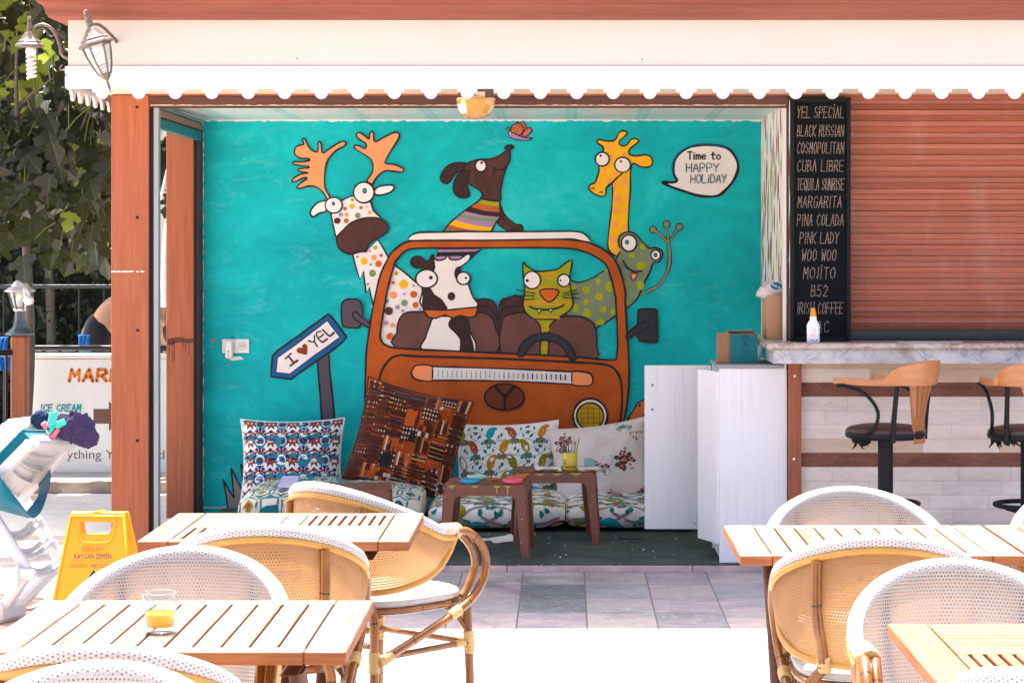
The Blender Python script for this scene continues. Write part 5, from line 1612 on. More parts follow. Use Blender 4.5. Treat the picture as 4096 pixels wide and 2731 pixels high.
# roller shutter
SH = wood('shutter_wood_print', (.245, .066, .034), (.35, .112, .062), .42, along='Object', stretch=(.8, 16, 30), spec=.4)
nt = SH.node_tree; b = nt.nodes['Principled BSDF']
old = b.inputs['Base Color'].links[0].from_socket
sl_ = noi(nt, mapped(nt, 'Object', (.15, .1, 9)), 2.0, 3, .7); du = noi(nt, mapped(nt, 'Object', (2.5, 1, .7)), 1.6, 6, .7)
c_ = mixc(nt, 1.0, old, ramp(nt, sl_, [(.3, (.80, .80, .82)), (.7, (1.16, 1.14, 1.12))]), 'MULTIPLY')
c_ = mixc(nt, ramp(nt, du, [(.52, (0, 0, 0)), (.75, (.28, .28, .28))]), c_, (.42, .30, .25))
nt.links.new(c_, b.inputs['Base Color'])
m = MB()
zz = 2.345; pt_ = .0560; prof = []
while zz > 1.20:
    prof += [(-.004, zz), (-.0135, zz - .002), (-.0125, zz - .008), (-.009, zz - .016), (-.0055, zz - .024), (-.003, zz - .0265), (-.003, zz - .028), (-.0075, zz - .0295), (-.0085, zz - .036), (-.011, zz - .046), (-.0135, zz - .053), (-.0125, zz - .0545)]
    zz -= pt_
V = []
for (d, z) in prof: V += [(1.408, 11.21 + d, z), (9, 11.21 + d, z)]
m.add(V, [[2 * i, 2 * i + 1, 2 * i + 3, 2 * i + 2] for i in range(len(prof) - 1)], SH)
m.box(BLACKM, (1.40, 11.235, 1.14), (9, 11.4, 2.36))
sh = m.build('roller_shutter', kiosk)
m = MB(); m.box(plain('shutter_bottom_rail', (.015, .02, .024), .35), (1.408, 11.19, 1.1402), (9, 11.233, 1.196), .003)
m.build('bottom_rail', sh)
m = MB(); m.box(RED_H, (1.10, 11.13, 2.335), (9, 11.19, 2.352)); m.build('shutter_header', kiosk)

# menu board
MBK = plain('board_black', (.006, .008, .010), .9, spec=.08); MBF = plain('frame_black', (.008, .010, .012), .6, spec=.15)
mn = thing('menu_board', 'tall black cocktail menu board with dotted pale lettering beside brown shutter', 'menu board', (1.25, 11.05, 1.14))
x0, x1, zb, zt_ = 1.1055, 1.402, 1.1412, 2.343
m = MB(); m.box(MBK, (x0 + .012, 11.065, zb + .012), (x1 - .012, 11.085, zt_ - .012)); m.build('panel', mn)
m = MB()
for a, c in (((x0, zb), (x0 + .0205, zt_)), ((x1 - .0205, zb), (x1, zt_))): m.box(MBF, (a[0], 11.052, a[1]), (c[0], 11.09, c[1]), .004)
for a, c in (((x0 + .021, zb), (x1 - .021, zb + .0235)), ((x0 + .021, zt_ - .0235), (x1 - .021, zt_))): m.box(MBF, (a[0], 11.052, a[1]), (c[0], 11.09, c[1]), .004)
m.build('frame', mn)
PIN = paint((.70, .55, .46), .5, .1, name='pale_pins')
m = MB(); random.seed(19)
LINES = [('YEL SPECİAL', 975, 1255, 245), ('BLACK RUSSIAN', 966, 1258, 350), ('COSMOPOLITAN', 970, 1255, 447), ('CUBA LIBRE', 972, 1250, 550), ('TEQUILA SUNRISE', 970, 1255, 655), ('MARGARITA', 984, 1240, 755), ('PINA COLADA', 972, 1252, 858), ('PINK LADY', 996, 1224, 960), ('WOO WOO', 1008, 1210, 1058), ('MOJİTO', 1016, 1204, 1160), ('B52', 1060, 1160, 1262), ('IRISH COFFEE', 968, 1248, 1360), ('ABC', 1052, 1168, 1466)]
YB = 11.0645
def pin(p):
    a = random.random()
    V = [(p[0] + .0020 * math.cos(a + k * 1.0472), YB, p[1] + .0020 * math.sin(a + k * 1.0472)) for k in range(6)] + [(p[0], YB - .003, p[1])]
    m.add(V, [[k, (k + 1) % 6, 6] for k in range(6)], PIN)
for txt, a, c, v in LINES:
    a, c = max(a, 981), min(c, 1253)
    yb = 300 + v / 1.4254
    cap = 62 / 1.4254
    for st in stroke_text(txt, 2500 + a / 1.4254, 2500 + (c - 8) / 1.4254, yb, cap, .08, .44):
        q = [P(x, y, YB) for x, y in st]; q = [Vector((p.x, p.z)) for p in q]
        sp = .0072
        acc = 0; last = None
        for i in range(len(q) - 1):
            L = (q[i + 1] - q[i]).length; n_ = max(1, round(L / sp))
            for k in range(n_ + (1 if i == len(q) - 2 else 0)):
                pin(q[i] + (q[i + 1] - q[i]) * (k / n_) + Vector((random.uniform(-.0006, .0006), random.uniform(-.0006, .0006))))
m.build('lettering', mn)

# sunscreen bottle
bt = thing('sunscreen_bottle', 'white sun spray bottle with orange cap in front of menu board', 'bottle', (1.19, 10.96, 1.14))
bx_ = D(1868, 786, 10.955).x
MT = Matrix.Translation((bx_, 10.955, 1.1404)) @ Matrix.Scale(.62, 4, (0, 1, 0))
PLW = plain('bottle_plastic', (.80, .81, .82), .35)
m = MB(); m.M = MT
m.lathe(PLW, [(0, 0), (.028, 0), (.031, .004), (.0325, .02), (.031, .035), (.0325, .05), (.031, .062), (.0325, .075), (.0315, .085), (.026, .097), (.0185, .107), (.0165, .115), (.0165, .126), (.015, .127), (0, .127)], 28)
m.build('body', bt)
m = MB(); m.M = MT
OC = paint((.85, .27, .015), .4, .03)
m.lathe(OC, [(.0145, .1272), (.0145, .148), (.0125, .150), (.0115, .152), (.0105, .166), (.009, .168), (0, .168)], 24)
m.build('cap', bt)
m = MB()
bl_ = plain('label_blue', (.05, .13, .33), .5); bo_ = plain('label_orange', (.75, .22, .03), .5); by_ = plain('label_yellow', (.8, .5, .05), .5)
def bf(x0, z0):
    return lambda a, c: Vector((bx_ + x0 + a, 10.955 - .0206 * math.cos(math.asin(max(-.95, min(.95, (x0 + a) / .0325)))) - .0004, 1.1404 + z0 + c))
put_text(m, bl_, 'extra sensitive', bf(-.0165, .060), .033, .0048); put_text(m, bo_, 'sun spray', bf(-.010, .0555), .020, .0042)
put_text(m, bo_, '50+', bf(-.008, .036), .017, .0098, bold=.0002)
for k in range(3): m.add([bf(-.012, .052 - k * .0025)(a, c) for a, c in ((0, 0), (.024, 0), (.024, .0009), (0, .0009))], [[0, 1, 2, 3]], bl_)
m.poly(by_, [(-.006, .072)] + [(.006 * math.cos(a * math.pi / 8), .072 - .006 * math.sin(a * math.pi / 8)) for a in range(8, -1, -1)], bf(0, 0))
for k in (-.013, 0, .013): m.poly(bl_, ell(k, .012, .0038, .0045, 10), bf(0, 0))
m.add([bf(-.011, .029)(a, c) for a, c in ((0, 0), (.022, 0), (.022, .0022), (0, .0022))], [[0, 1, 2, 3]], bo_)
m.add([bf(-.016, .034)(a, c) for a, c in ((0, 0), (.007, 0), (.007, .006), (0, .006))], [[0, 1, 2, 3]], by_)
m.build('print', bt)
m = MB(); m.box(plain('clear_tray', (.7, .72, .75), .2), (1.62, 10.93, 1.1404), (1.93, 11.05, 1.1435), .001)
m.build('tray', None, 'thin clear tray lying on the marble counter before the shutter', 'tray', loc=(1.77, 11, 1.14))

# bar stools ------------------------------------------------------------------------------
BEECH = wood('varnished_beech', (.34, .125, .038), (.47, .20, .075), .35, along='UV', stretch=(3, 30, 1), spec=.5)
LEA = paint((.055, .022, .018), .38, .3, .05, spec=.5, name='brown_leatherette')
SBLK = plain('satin_black_steel', (.008, .009, .011), .5, spec=.22)
def bar_stool():
    t = thing('bar_stool', 'x', 'bar stool', (0, 0, 0), 'bar stools at the marble counter')
    m = MB()
    m.lathe(SBLK, [(0, .0), (.19, 0), (.20, .008), (.19, .016), (.06, .04), (.036, .07), (.036, .712)], 20)
    m.build('column', t)
    m = MB()
    ring = [(.155 * math.cos(a * math.pi / 16), .155 * math.sin(a * math.pi / 16), .40) for a in range(32)]
    m.tube(SBLK, ring, .011, 8, True)
    for k in range(3):
        a = k * 2.094 + .5; m.tube(SBLK, [(.03 * math.cos(a), .03 * math.sin(a), .36), (.1 * math.cos(a), .1 * math.sin(a), .375), (.155 * math.cos(a), .155 * math.sin(a), .40)], .008, 6)
    m.build('footrest', t)
    m = MB()
    m.lathe(SBLK, [(.05, .70), (.17, .706), (.187, .712), (.19, .725), (.188, .740)], 32)
    m.build('seat_pan', t)
    m = MB(); m.lathe(LEA, [(.186, .738), (.188, .745), (.175, .758), (.12, .770), (.05, .776), (0, .777)], 32); m.build('seat', t)
    m = MB(); random.seed(3)
    FR = paint((.012, .011, .011), .95, .2)
    for k in range(34):
        a = random.uniform(1.6, 2.9); r = random.uniform(.09, .17); x, y = r * math.cos(a), r * math.sin(a); L = random.uniform(.02, .055)
        m.tube(FR, [(x, y, .712), (x + random.uniform(-.012, .012), y + random.uniform(-.012, .012), .712 - L * .6), (x + random.uniform(-.02, .02), y + random.uniform(-.02, .02), .712 - L)], [.008, .007, .002], 4)
    m.build('torn_lining', t)
    # bent crest rail / arms (front = +y, back = -y)
    m = MB()
    def crest(thm, n):
        rows = []
        for i in range(n + 1):
            th = -thm + 2 * thm * i / n; ab = abs(th)
            bk = max(0, 1 - (ab / R(62)) ** 2) if ab < R(62) else 0
            zlo = .965; zhi = .992 + .088 * (bk ** .45 if bk > 0 else 0)
            r = .208 + .012 * bk; y0 = -.01
            c = Vector((r * math.sin(th), y0 - r * math.cos(th) * 1.02, 0))
            if ab > R(90): c.y = y0 + (ab - R(90)) * .2; c.x = math.copysign(.208 - (ab - R(90)) * .05, th)
            nrm = Vector((math.sin(th), -math.cos(th), 0)); w2 = .011 if bk > .05 else .02
            ln = .018 * bk
            rows.append([c - nrm * w2 + Vector((0, 0, zlo)), c + nrm * w2 + Vector((0, 0, zlo)), c + nrm * (w2 + ln) + Vector((0, 0, zhi)), c - nrm * (w2 - ln) + Vector((0, 0, zhi))])
        return rows
    rows = crest(R(140), 56)
    V = [p for r_ in rows for p in r_]; Fs = []; U = []
    for i in range(len(rows) - 1):
        for k in range(4):
            Fs.append([i * 4 + k, i * 4 + (k + 1) % 4, (i + 1) * 4 + (k + 1) % 4, (i + 1) * 4 + k])
            U.append([(i * .02, k * .05), (i * .02, k * .05 + .05), (i * .02 + .02, k * .05 + .05), (i * .02 + .02, k * .05)])
    m.add(V, Fs, BEECH, U, False)
    m.add(V[:4], [[0, 1, 2, 3]], BEECH); m.add(V[-4:], [[3, 2, 1, 0]], BEECH)
    m.build('crest_rail', t, fix=True, weld=True)
    # slotted splat
    m = MB()
    def sp(a, z, d):
        k = (z - .70) / .28
        th = a / .21
        r = .175 + .035 * k + d + .018 * math.sin(k * math.pi) * -1
        return Vector((r * math.sin(th), -.01 - r * math.cos(th), z))
    outl = [(-.055, .69), (.055, .69), (.062, .74), (.066, .80), (.085, .88), (.112, .975), (-.112, .975), (-.085, .88), (-.066, .80), (-.062, .74)]
    holes = []
    for q in (-.046, -.0155, .0155, .046):
        holes.append([(q * .85 - .005, .815), (q * .85, .805), (q * .85 + .005, .815), (q * 1.42 + .009, .962), (q * 1.42, .968), (q * 1.42 - .009, .962)])
    m.prism(BEECH, outl, sp, .006, -.006, holes)
    m.build('splat', t)
    m = MB()
    for s_ in (-1, 1):
        m.tube(SBLK, [(s_ * .150, -.125, .70), (s_ * .150, -.13, .8), (s_ * .153, -.15, .97)], [.013, .013, .011], 8)
    m.build('back_post', t)
    for s_ in (-1, 1):
        m = MB()
        q = smooth_path([(s_ * .195, .145, .958), (s_ * .2, .09, .957), (s_ * .205, -.01, .925), (s_ * .203, -.075, .85), (s_ * .197, -.06, .775), (s_ * .185, .0, .735), (s_ * .17, .07, .722)], 5, False)
        m.tube(SBLK, q, .009, 8)
        m.build('arm_support', t)
    return t
b1 = bar_stool()
dup_l = 'black and wood bar stool with torn lining under brown seat, left of the two'
tag(b1, dup_l)
x1_ = (2036 - 1300) / 5159 * 10.55
b1.location = (x1_, 10.58, 0); b1.rotation_euler = (0, 0, R(52))
dup(b1, ((2364 - 1300) / 5159 * 10.5, 10.52, 0), R(8), 'black and wood bar stool cut by the right edge of the view', 'bar stools at the marble counter')
# ================================================================== left side: lamps, sign, lounger, railings, person, trees
BRZ = paint((.16, .13, .11), .45, .35, .05, metal=.55, scale=30, name='weathered_bronze')
CLG = thin_glass('lantern_glass', (.86, .90, .90), .16)
BULB = plain('bulb_white', (.80, .78, .72), .35)
def cfl(mb, c, axis, L, r):
    """spiral lamp hanging from c along axis"""
    axis = Vector(axis).normalized(); x = axis.orthogonal().normalized(); y = axis.cross(x)
    pts = []
    n = 78
    for i in range(n):
        a = i / n * 2 * math.pi * 5.2
        pts.append(c + axis * (L * .30 + L * .68 * i / n) + (x * math.cos(a) + y * math.sin(a)) * r * .72)
    mb.tube(BULB, pts, r * .27, 6)
    M = Matrix(((x.x, y.x, axis.x, c.x), (x.y, y.y, axis.y, c.y), (x.z, y.z, axis.z, c.z), (0, 0, 0, 1)))
    mb.M = M; mb.lathe(BULB, [(r * .5, 0), (r * .95, L * .06), (r, L * .14), (r * .9, L * .24), (r * .75, L * .30), (0, L * .31)], 16); mb.M = None
CAPP = [(.0, .118), (.006, .117), (.010, .110), (.009, .100), (.005, .096), (.011, .094), (.012, .085), (.010, .08), (.0125, .078), (.013, .060), (.011, .058), (.012, .052), (.020, .045), (.030, .030), (.040, .016), (.048, .010), (.049, .003), (.058, -.003), (.062, -.010), (.062, -.013), (.05, -.0135), (.0, -.012)]
# bare-bulb lamp on the side of the roof
c1 = D(68, 101, 10.75)
la = thing('wall_lamp', 'open wall lamp with bare white spiral bulb under bronze cap, by fig leaves', 'wall lamp', (c1.x, c1.y, c1.z))
m = MB(); m.M = Matrix.Translation(c1) @ Matrix.Scale(1.13, 4); m.lathe(BRZ, CAPP, 6, False, R(15)); m.M = None
m.build('cap', la)
m = MB(); cfl(m, c1 + Vector((.006, 0, -.014)), (.03, 0, -1), .155, .026); m.build('bulb', la)
m = MB()
q = [D(70, 78, 10.75), D(82, 62, 10.75), D(100, 57, 10.75), D(118, 66, 10.75), D(130, 84, 10.75), D(138, 108, 10.75), D(146, 130, 10.75), Vector((-2.307, 10.75, D(150, 150, 10.75).z))]
m.tube(BRZ, smooth_path(q, 4, False), [.0075] * 29, 6)
q = [D(92, 66, 10.75), D(88, 74, 10.75), D(96, 74, 10.75), D(94, 66, 10.75), D(104, 68, 10.75), D(112, 80, 10.75), D(120, 84, 10.75), D(126, 78, 10.75)]
m.tube(BRZ, smooth_path(q, 4, False), .0035, 5)
q = [Vector((-2.309, 10.75, D(150, 155, 10.75).z)), D(143, 162, 10.75), D(138, 156, 10.75), D(143, 150, 10.75)]
m.tube(BRZ, smooth_path(q, 4, False), .005, 5)
m.build('arm', la)
# tilted glass lantern on the front fascia
top = D(207, 60, 10.15); botm = D(253, 208, 10.15)
ax = (top - botm).normalized(); xx = Vector((0, 1, 0)).cross(ax).normalized(); yy = ax.cross(xx)
cap_c = top - ax * .063
ML = Matrix(((xx.x, yy.x, ax.x, cap_c.x), (xx.y, yy.y, ax.y, cap_c.y), (xx.z, yy.z, ax.z, cap_c.z), (0, 0, 0, 1)))
lb = thing('wall_lantern', 'crooked bronze lantern with clear glass panes hanging on cream fascia', 'lantern', tuple(cap_c))
m = MB(); m.M = ML @ Matrix.Translation((0, 0, -.012)) @ Matrix.Scale(1.30, 4); m.lathe(BRZ, CAPP, 6, False, R(10)); m.M = None; m.build('cap', lb)
GP_ = [(.062, -.026), (.062, -.034), (.058, -.060), (.052, -.090), (.044, -.120), (.034, -.150), (.026, -.168)]
m = MB(); m.M = ML; m.lathe(CLG, [(r * .97, z) for r, z in GP_], 6, False, R(10), caps=False); m.M = None; m.build('glass', lb)
m = MB(); m.M = ML
for k in range(6):
    a = R(10 + 60 * k); m.tube(BRZ, [(r * math.cos(a), r * math.sin(a), z) for r, z in GP_], .0045, 5)
m.lathe(BRZ, [(.064, -.022), (.068, -.024), (.067, -.032), (.060, -.034)], 6, False, R(10), caps=False)
m.lathe(BRZ, [(.029, -.162), (.027, -.170), (.022, -.178), (.014, -.188), (.006, -.196), (.005, -.206), (.008, -.211), (.005, -.216), (.007, -.226), (.0, -.262)], 6, False, R(10), caps=False)
m.M = None; m.build('frame', lb)
m = MB(); cfl(m, cap_c - ax * .03, -ax, .125, .024); m.build('bulb', lb)
m = MB()
q = [cap_c + ax * .07, cap_c + ax * .075 + Vector((.03, .1, .0)), cap_c + Vector((.05, .22, .02)), Vector((cap_c.x + .05, 10.398, cap_c.z + .01))]
m.tube(BRZ, smooth_path(q, 4, False), .008, 6); m.build('arm', lb)
# yellow mirror-ball lamp under the soffit
dl = D(1093, 230, 10.72)
dsc = thing('party_lamp', 'amber faceted party lamp on dark bracket under the roof edge', 'lamp', (dl.x, 10.72, 2.36))
AMB = plain('amber_plastic', (.72, .38, .06), .12, 0, .5, .0)
AMB.node_tree.nodes['Principled BSDF'].inputs['Transmission Weight'].default_value = .45
m = MB(); random.seed(5)
rr = .092
zt = D(0, 232, 10.72).z
m.M = Matrix.Translation((dl.x, 10.72, zt))
m.lathe(AMB, [(rr * 1.02, .012), (rr * 1.03, .002), (rr, 0), (rr * .985, -.02), (rr * .92, -.042), (rr * .80, -.062), (rr * .62, -.076), (rr * .38, -.085), (0, -.088)], 18, False, 0, False)
m.build('dome', dsc)
m = MB(); m.box(paint((.075, .06, .05), .7, .1), (dl.x - .083, 10.66, zt + .013), (dl.x + .083, 10.78, 2.3600), .002); m.build('bracket', dsc)
m = MB(); a = D(1066, 211, 10.655); b_ = D(1114, 224, 10.655)
m.box(CREAM, (dl.x - .02, 10.652, b_.z), (b_.x, 10.6595, a.z), .001); m.box(BLACKM, (dl.x - .015, 10.650, b_.z + .009), (dl.x + .012, 10.6525, b_.z + .011)); m.build('plate', dsc)

# ------------------------------------------------------------------ wet floor sign
YEL_P = paint((.80, .31, .003), .42, .04, spec=.5, name='yellow_plastic')
Yw = 8.55
ws = thing('wet_floor_sign', 'yellow folding wet floor caution sign standing beside the brown post', 'sign', (-1.8, 8.65, 0))
def sgn(yb, yt):
    zt_ = .585
    def f(u, v, d):          # u,v source pixels taken in the front plane of the sign
        p = P(u, v, Yw); k = max(0, p.z) / zt_
        return Vector((p.x, yb + (yt - yb) * k + d, p.z))
    return f
zs = zoom(0, 1700, 1.5205)
outl = zs([(410, 552), (418, 545), (550, 542), (560, 533), (590, 531), (602, 542), (742, 543), (748, 556), (780, 780), (818, 1100), (838, 1275), (835, 1300), (770, 1300), (740, 1262), (430, 1262), (420, 1300), (306, 1300), (305, 1280), (343, 1030), (375, 790)])
hole2 = zs([(470, 575), (690, 575), (685, 680), (480, 690)])
hole = zs([(483, 600), (488, 594), (660, 597), (677, 598), (676, 620), (668, 650), (650, 668), (520, 672), (500, 660), (488, 635)])
F1 = sgn(8.42, 8.60); F2 = sgn(8.84, 8.64)
m = MB(); m.prism(YEL_P, outl, F1, -.012, .010, [hole])
for q in ([(437, 552), (470, 552), (470, 600), (478, 660), (500, 690), (540, 712), (630, 712), (672, 690), (685, 655), (690, 600), (690, 552), (728, 552), (722, 640), (700, 700), (650, 735), (520, 735), (470, 715), (448, 660)],):
    pass
rim = zs([(420, 560), (740, 560), (770, 790), (800, 1040), (825, 1255), (340, 1255), (352, 1030), (385, 790)])
m.tube(YEL_P, [F1(a, b, -.013) for a, b in rim], .006, 6, True)
rim2 = zs([(470, 580), (474, 640), (490, 690), (520, 712), (640, 714), (675, 690), (688, 640), (690, 580)])
m.tube(YEL_P, [F1(a, b, -.013) for a, b in smooth_path(rim2, 3, False)], .005, 6)
m.build('front_panel', ws, fix=True)
m = MB(); m.prism(YEL_P, [(a + 5, b) for a, b in outl], F2, -.010, .012, [hole2]); m.build('back_panel', ws, fix=True)
m = MB(); p = F1(*zs([(577, 545)])[0], 0); m.tube(YEL_P, [(p.x - .10, 8.62, .575), (p.x + .10, 8.62, .575)], .016, 10); m.build('hinge', ws)
SGO = plain('print_orange', (.62, .12, .02), .6); SGN = plain('print_navy', (.02, .02, .10), .6)
m = MB()
def tl(x, y):
    return lambda a, b: F1(x / 1.5205 + a, 1700 + y / 1.5205 - b, -.0135)
for t_, x, y, w, sz, mt in (('DİKKAT!', 500, 768, 128, 28, SGO), ('KAYGAN ZEMİN', 455, 808, 225, 30, SGN), ('CAUTION!', 432, 860, 108, 22, SGO), ('WET FLOOR', 556, 860, 135, 22, SGN)):
    V, Fs = text_polys(t_, 1.0); x0 = min(p[0] for p in V); x1 = max(p[0] for p in V); k = w / 1.5205 / (x1 - x0)
    hk = sz / 1.5205 / .72
    f = tl(x, y)
    m.add([f((p[0] - x0) * k, p[1] * hk) for p in V], Fs, mt)
m.ribbon(SGO, zs([(430, 822), (560, 820), (690, 824)]), 1.4, lambda a, b: F1(a, b, -.0135))
tri = zs([(578, 880), (735, 1190), (415, 1190)])
m.ribbon(SGN, dens([Vector(q) for q in tri]), 14, lambda a, b: F1(a, b, -.0135), True)
fig = zs([(560, 1010), (600, 1000), (610, 1060), (640, 1100), (620, 1120), (585, 1080), (560, 1140), (540, 1130), (560, 1060)])
m.poly(SGN, fig, lambda a, b: F1(a, b, -.0135))
m.build('print', ws)

# ------------------------------------------------------------------ market board
mkb = thing('market_sign', 'white market and ice cream notice board behind the dark railing', 'sign', (-3.0, 15.2, .07))
YM = 15.2
a = D(70, 812, YM); b_ = D(472, 1102, YM)
m = MB(); m.box(WHITE, (a.x, YM, b_.z), (b_.x, YM + .04, a.z), .006)
a2 = D(58, 840, YM + .1); m.box(WHITE, (a2.x, YM + .06, b_.z + .02), (a2.x + .12, YM + .09, a2.z), .004)
m.build('board', mkb)
SGR = plain('print_red_line', (.55, .20, .08), .6); SGT = plain('print_teal', (.0, .36, .42), .6); SGD = plain('print_orange_bold', (.80, .20, .015), .6); SGB = plain('print_brown', (.16, .075, .055), .6); SGG = plain('print_grey', (.14, .09, .075), .6)
bf_ = lambda u, v: (lambda p: Vector((p.x, YM - .002, p.z)))(P(u, v, YM))
m = MB()
fr_ = [(128, 1437), (135, 1436), (690, 1436), (815, 1437), (815, 1890), (122, 1890), (122, 1445)]
m.ribbon(SGR, dens([Vector(q) for q in fr_]), 3, bf_, True)
def flat_text(mb, t_, u, v, w, h, mt, **kw):
    V, Fs = text_polys(t_, 1.0, **kw); x0 = min(p[0] for p in V); x1 = max(p[0] for p in V); k = w / (x1 - x0); hk = h / .72
    mb.add([bf_(u + (p[0] - x0) * k, v - p[1] * hk) for p in V], Fs, mt)
def thick_text(mb, t_, u0, u1, v, h, w, mt):
    d = .0022
    for st in stroke_text(t_, u0, u1, v, h, .10, .42):
        for a, b in zip(st[:-1], st[1:]):
            d += .00012
            n_ = 5
            q = [(a[0] + (b[0] - a[0]) * k / n_, a[1] + (b[1] - a[1]) * k / n_) for k in range(n_ + 1)]
            mb.ribbon(mt, q, w, lambda x, y, d=d: (lambda p: Vector((p.x, YM - d, p.z)))(P(x, y, YM)))
thick_text(m, 'MARKET', 278, 590, 1524, 46, 15, SGD)
thick_text(m, 'ICE CREAM', 162, 322, 1644, 26, 6.5, SGT)
flat_text(m, 'Everything You Need', 168, 1834, 490, 37, SGG, bold=-.002)
m.poly(SGB, [(374, 1635), (436, 1635), (436, 1605), (510, 1664), (436, 1724), (436, 1694), (374, 1694)], bf_)
m.build('lettering', mkb)
m = MB()
for u in (318, 700):
    ft = [(u, 1917), (u + 90, 1917), (u + 90, 1935), (u + 62, 1937), (u + 50, 1950), (u + 10, 1950), (u + 2, 1940)]
    m.prism(YEL_P, ft, lambda a, b, d: (lambda p: Vector((p.x, YM - .1 + d, p.z)))(P(a, b, YM - .1)), 0, .3)
m.box(YEL_P, (D(210, 0, YM).x, YM + .005, D(0, 1100, YM).z - .02), (D(440, 0, YM).x, YM + .03, D(0, 1100, YM).z - .002))
m.build('foot', mkb)

# ------------------------------------------------------------------ railings
IRON = plain('black_iron', (.02, .022, .026), .3, .5)
def railing(name, label, pts, z0, h, step, twist=False, top=.022, cat='railing', group=None):
    t = thing(name, label, cat, (pts[0][0], pts[0][1], z0), group)
    m = MB()
    zt_ = z0 + h
    m.tube(IRON, [(x, y, zt_) for x, y in pts], top, 8); m.build('top_rail', t)
    m = MB(); m.tube(IRON, [(x, y, z0 + .06) for x, y in pts], .012, 6); m.build('bottom_rail', t)
    for i in range(len(pts) - 1):
        a, b_ = Vector(pts[i]), Vector(pts[i + 1]); L = (b_ - a).length; n = max(1, round(L / step))
        for k in range(n):
            p = a + (b_ - a) * ((k + .5) / n)
            m = MB()
            if twist:
                q = [(p.x + .006 * math.sin(j * 1.7), p.y + .006 * math.cos(j * 1.7), z0 + .06 + (h - .07) * j / 18) for j in range(19)]
                m.tube(IRON, q, [.011 + .007 * max(0, math.cos((j - 9) * .35) if abs(j - 9) < 4 else 0) + (.006 if j in (4, 14) else 0) for j in range(19)], 6)
            else:
                zz = [0, .42, .45, .47, .49, .52, 1]
                m.tube(IRON, [(p.x, p.y, z0 + .06 + (h - .07) * j) for j in zz], [.009, .009, .015, .018, .015, .009, .009], 6)
            m.build('baluster', t)
    return t
railing('railing', 'black iron railing with knobbed balusters running behind the market board', [(-3.72, 15.75), (-1.6, 15.75)], .07, .83, .115, True)
railing('railing', 'black iron railing left of the brown lamp post, cut by the view edge', [(-3.58, 14.52), (-3.75, 14.3), (-4.6, 13.9)], -.004, .93, .10)
railing('fence', 'tall thin black fence in front of the dark hedge', [(-7.5, 18.2), (-1.0, 18.2)], .07, 1.22, .2, False, .018, 'fence')

# brown lamp post
lp = D(46, 0, 14.55)
pst = thing('lamp_post', 'white and grey lantern on a reddish brown post at the railing', 'lamp post', (lp.x, 14.55, 0))
m = MB(); zp = D(0, 770, 14.55).z
m.box(RED_V, (lp.x - .052, 14.50, -.01), (lp.x + .052, 14.60, zp - .001), .012); m.build('post', pst)
GRN = paint((.07, .095, .11), .4, .2, metal=.3, name='grey_green_metal'); PALE = paint((.62, .62, .62), .4, .06, name='pale_metal')
def ly(y): return D(0, y, 14.55).z
m = MB(); m.M = Matrix.Translation((lp.x, 14.55, 0)) @ Matrix.Diagonal((.64, .64, 1, 1))
S4 = 1 / 354.6
m.lathe(GRN, [(0, ly(771)), (.145, ly(770)), (.145, ly(765)), (.12, ly(762)), (.075, ly(752)), (.055, ly(735)), (.05, ly(716)), (.065, ly(711)), (0, ly(711))], 6, False, R(10)); m.build('base', pst)
m = MB(); m.M = Matrix.Translation((lp.x, 14.55, 0)) @ Matrix.Diagonal((.64, .64, 1, 1))
m.lathe(CLG, [(.062, ly(710)), (.112, ly(672))], 6, False, R(10), caps=False); m.build('glass', pst)
m = MB(); m.M = Matrix.Translation((lp.x, 14.55, 0)) @ Matrix.Diagonal((.64, .64, 1, 1))
for k in range(6):
    a = R(10 + 60 * k); m.tube(GRN, [(.063 * math.cos(a), .063 * math.sin(a), ly(711)), (.114 * math.cos(a), .114 * math.sin(a), ly(671))], .009, 5)
m.lathe(PALE, [(.045, ly(716)), (.07, ly(712)), (.07, ly(708)), (0, ly(708))], 6, False, R(10))
m.build('frame', pst)
m = MB(); m.M = Matrix.Translation((lp.x, 14.55, 0)) @ Matrix.Diagonal((.64, .64, 1, 1))
m.lathe(PALE, [(0, ly(671)), (.12, ly(671)), (.155, ly(670)), (.150, ly(667)), (.115, ly(661)), (.09, ly(659)), (.082, ly(654)), (.06, ly(648)), (.03, ly(643)), (.018, ly(640)), (.022, ly(637)), (.012, ly(634)), (.016, ly(631)), (.008, ly(627)), (0, ly(620))], 6, False, R(10)); m.build('cap', pst)
m = MB(); m.M = Matrix.Translation((lp.x, 14.55, 0)) @ Matrix.Diagonal((.64, .64, 1, 1)); m.lathe(BULB, [(0, ly(706)), (.04, ly(705)), (.045, ly(685)), (.02, ly(676)), (0, ly(675))], 10); m.build('bulb', pst)
m = MB()
q = [D(57, 662, 14.45), D(63, 668, 14.45), D(66, 676, 14.45), D(63, 684, 14.45), D(58, 680, 14.45), D(58, 672, 14.45)]
m.tube(PALE, smooth_path(q, 3), .012, 6, True)
m.grid(plain('plastic_bag_white', (.8, .8, .8), .4), lambda u, v: D(66, 690, 14.45) + Vector((.035 * math.cos(6.283 * u) * math.sin(3.1416 * v) + .012 * noise.noise(Vector((u * 9, v * 9, 1))), .03 * math.sin(6.283 * u) * math.sin(3.1416 * v), .03 * math.cos(3.1416 * v))), 12, 8, cu=True)
m.build('flood_lamp', pst)

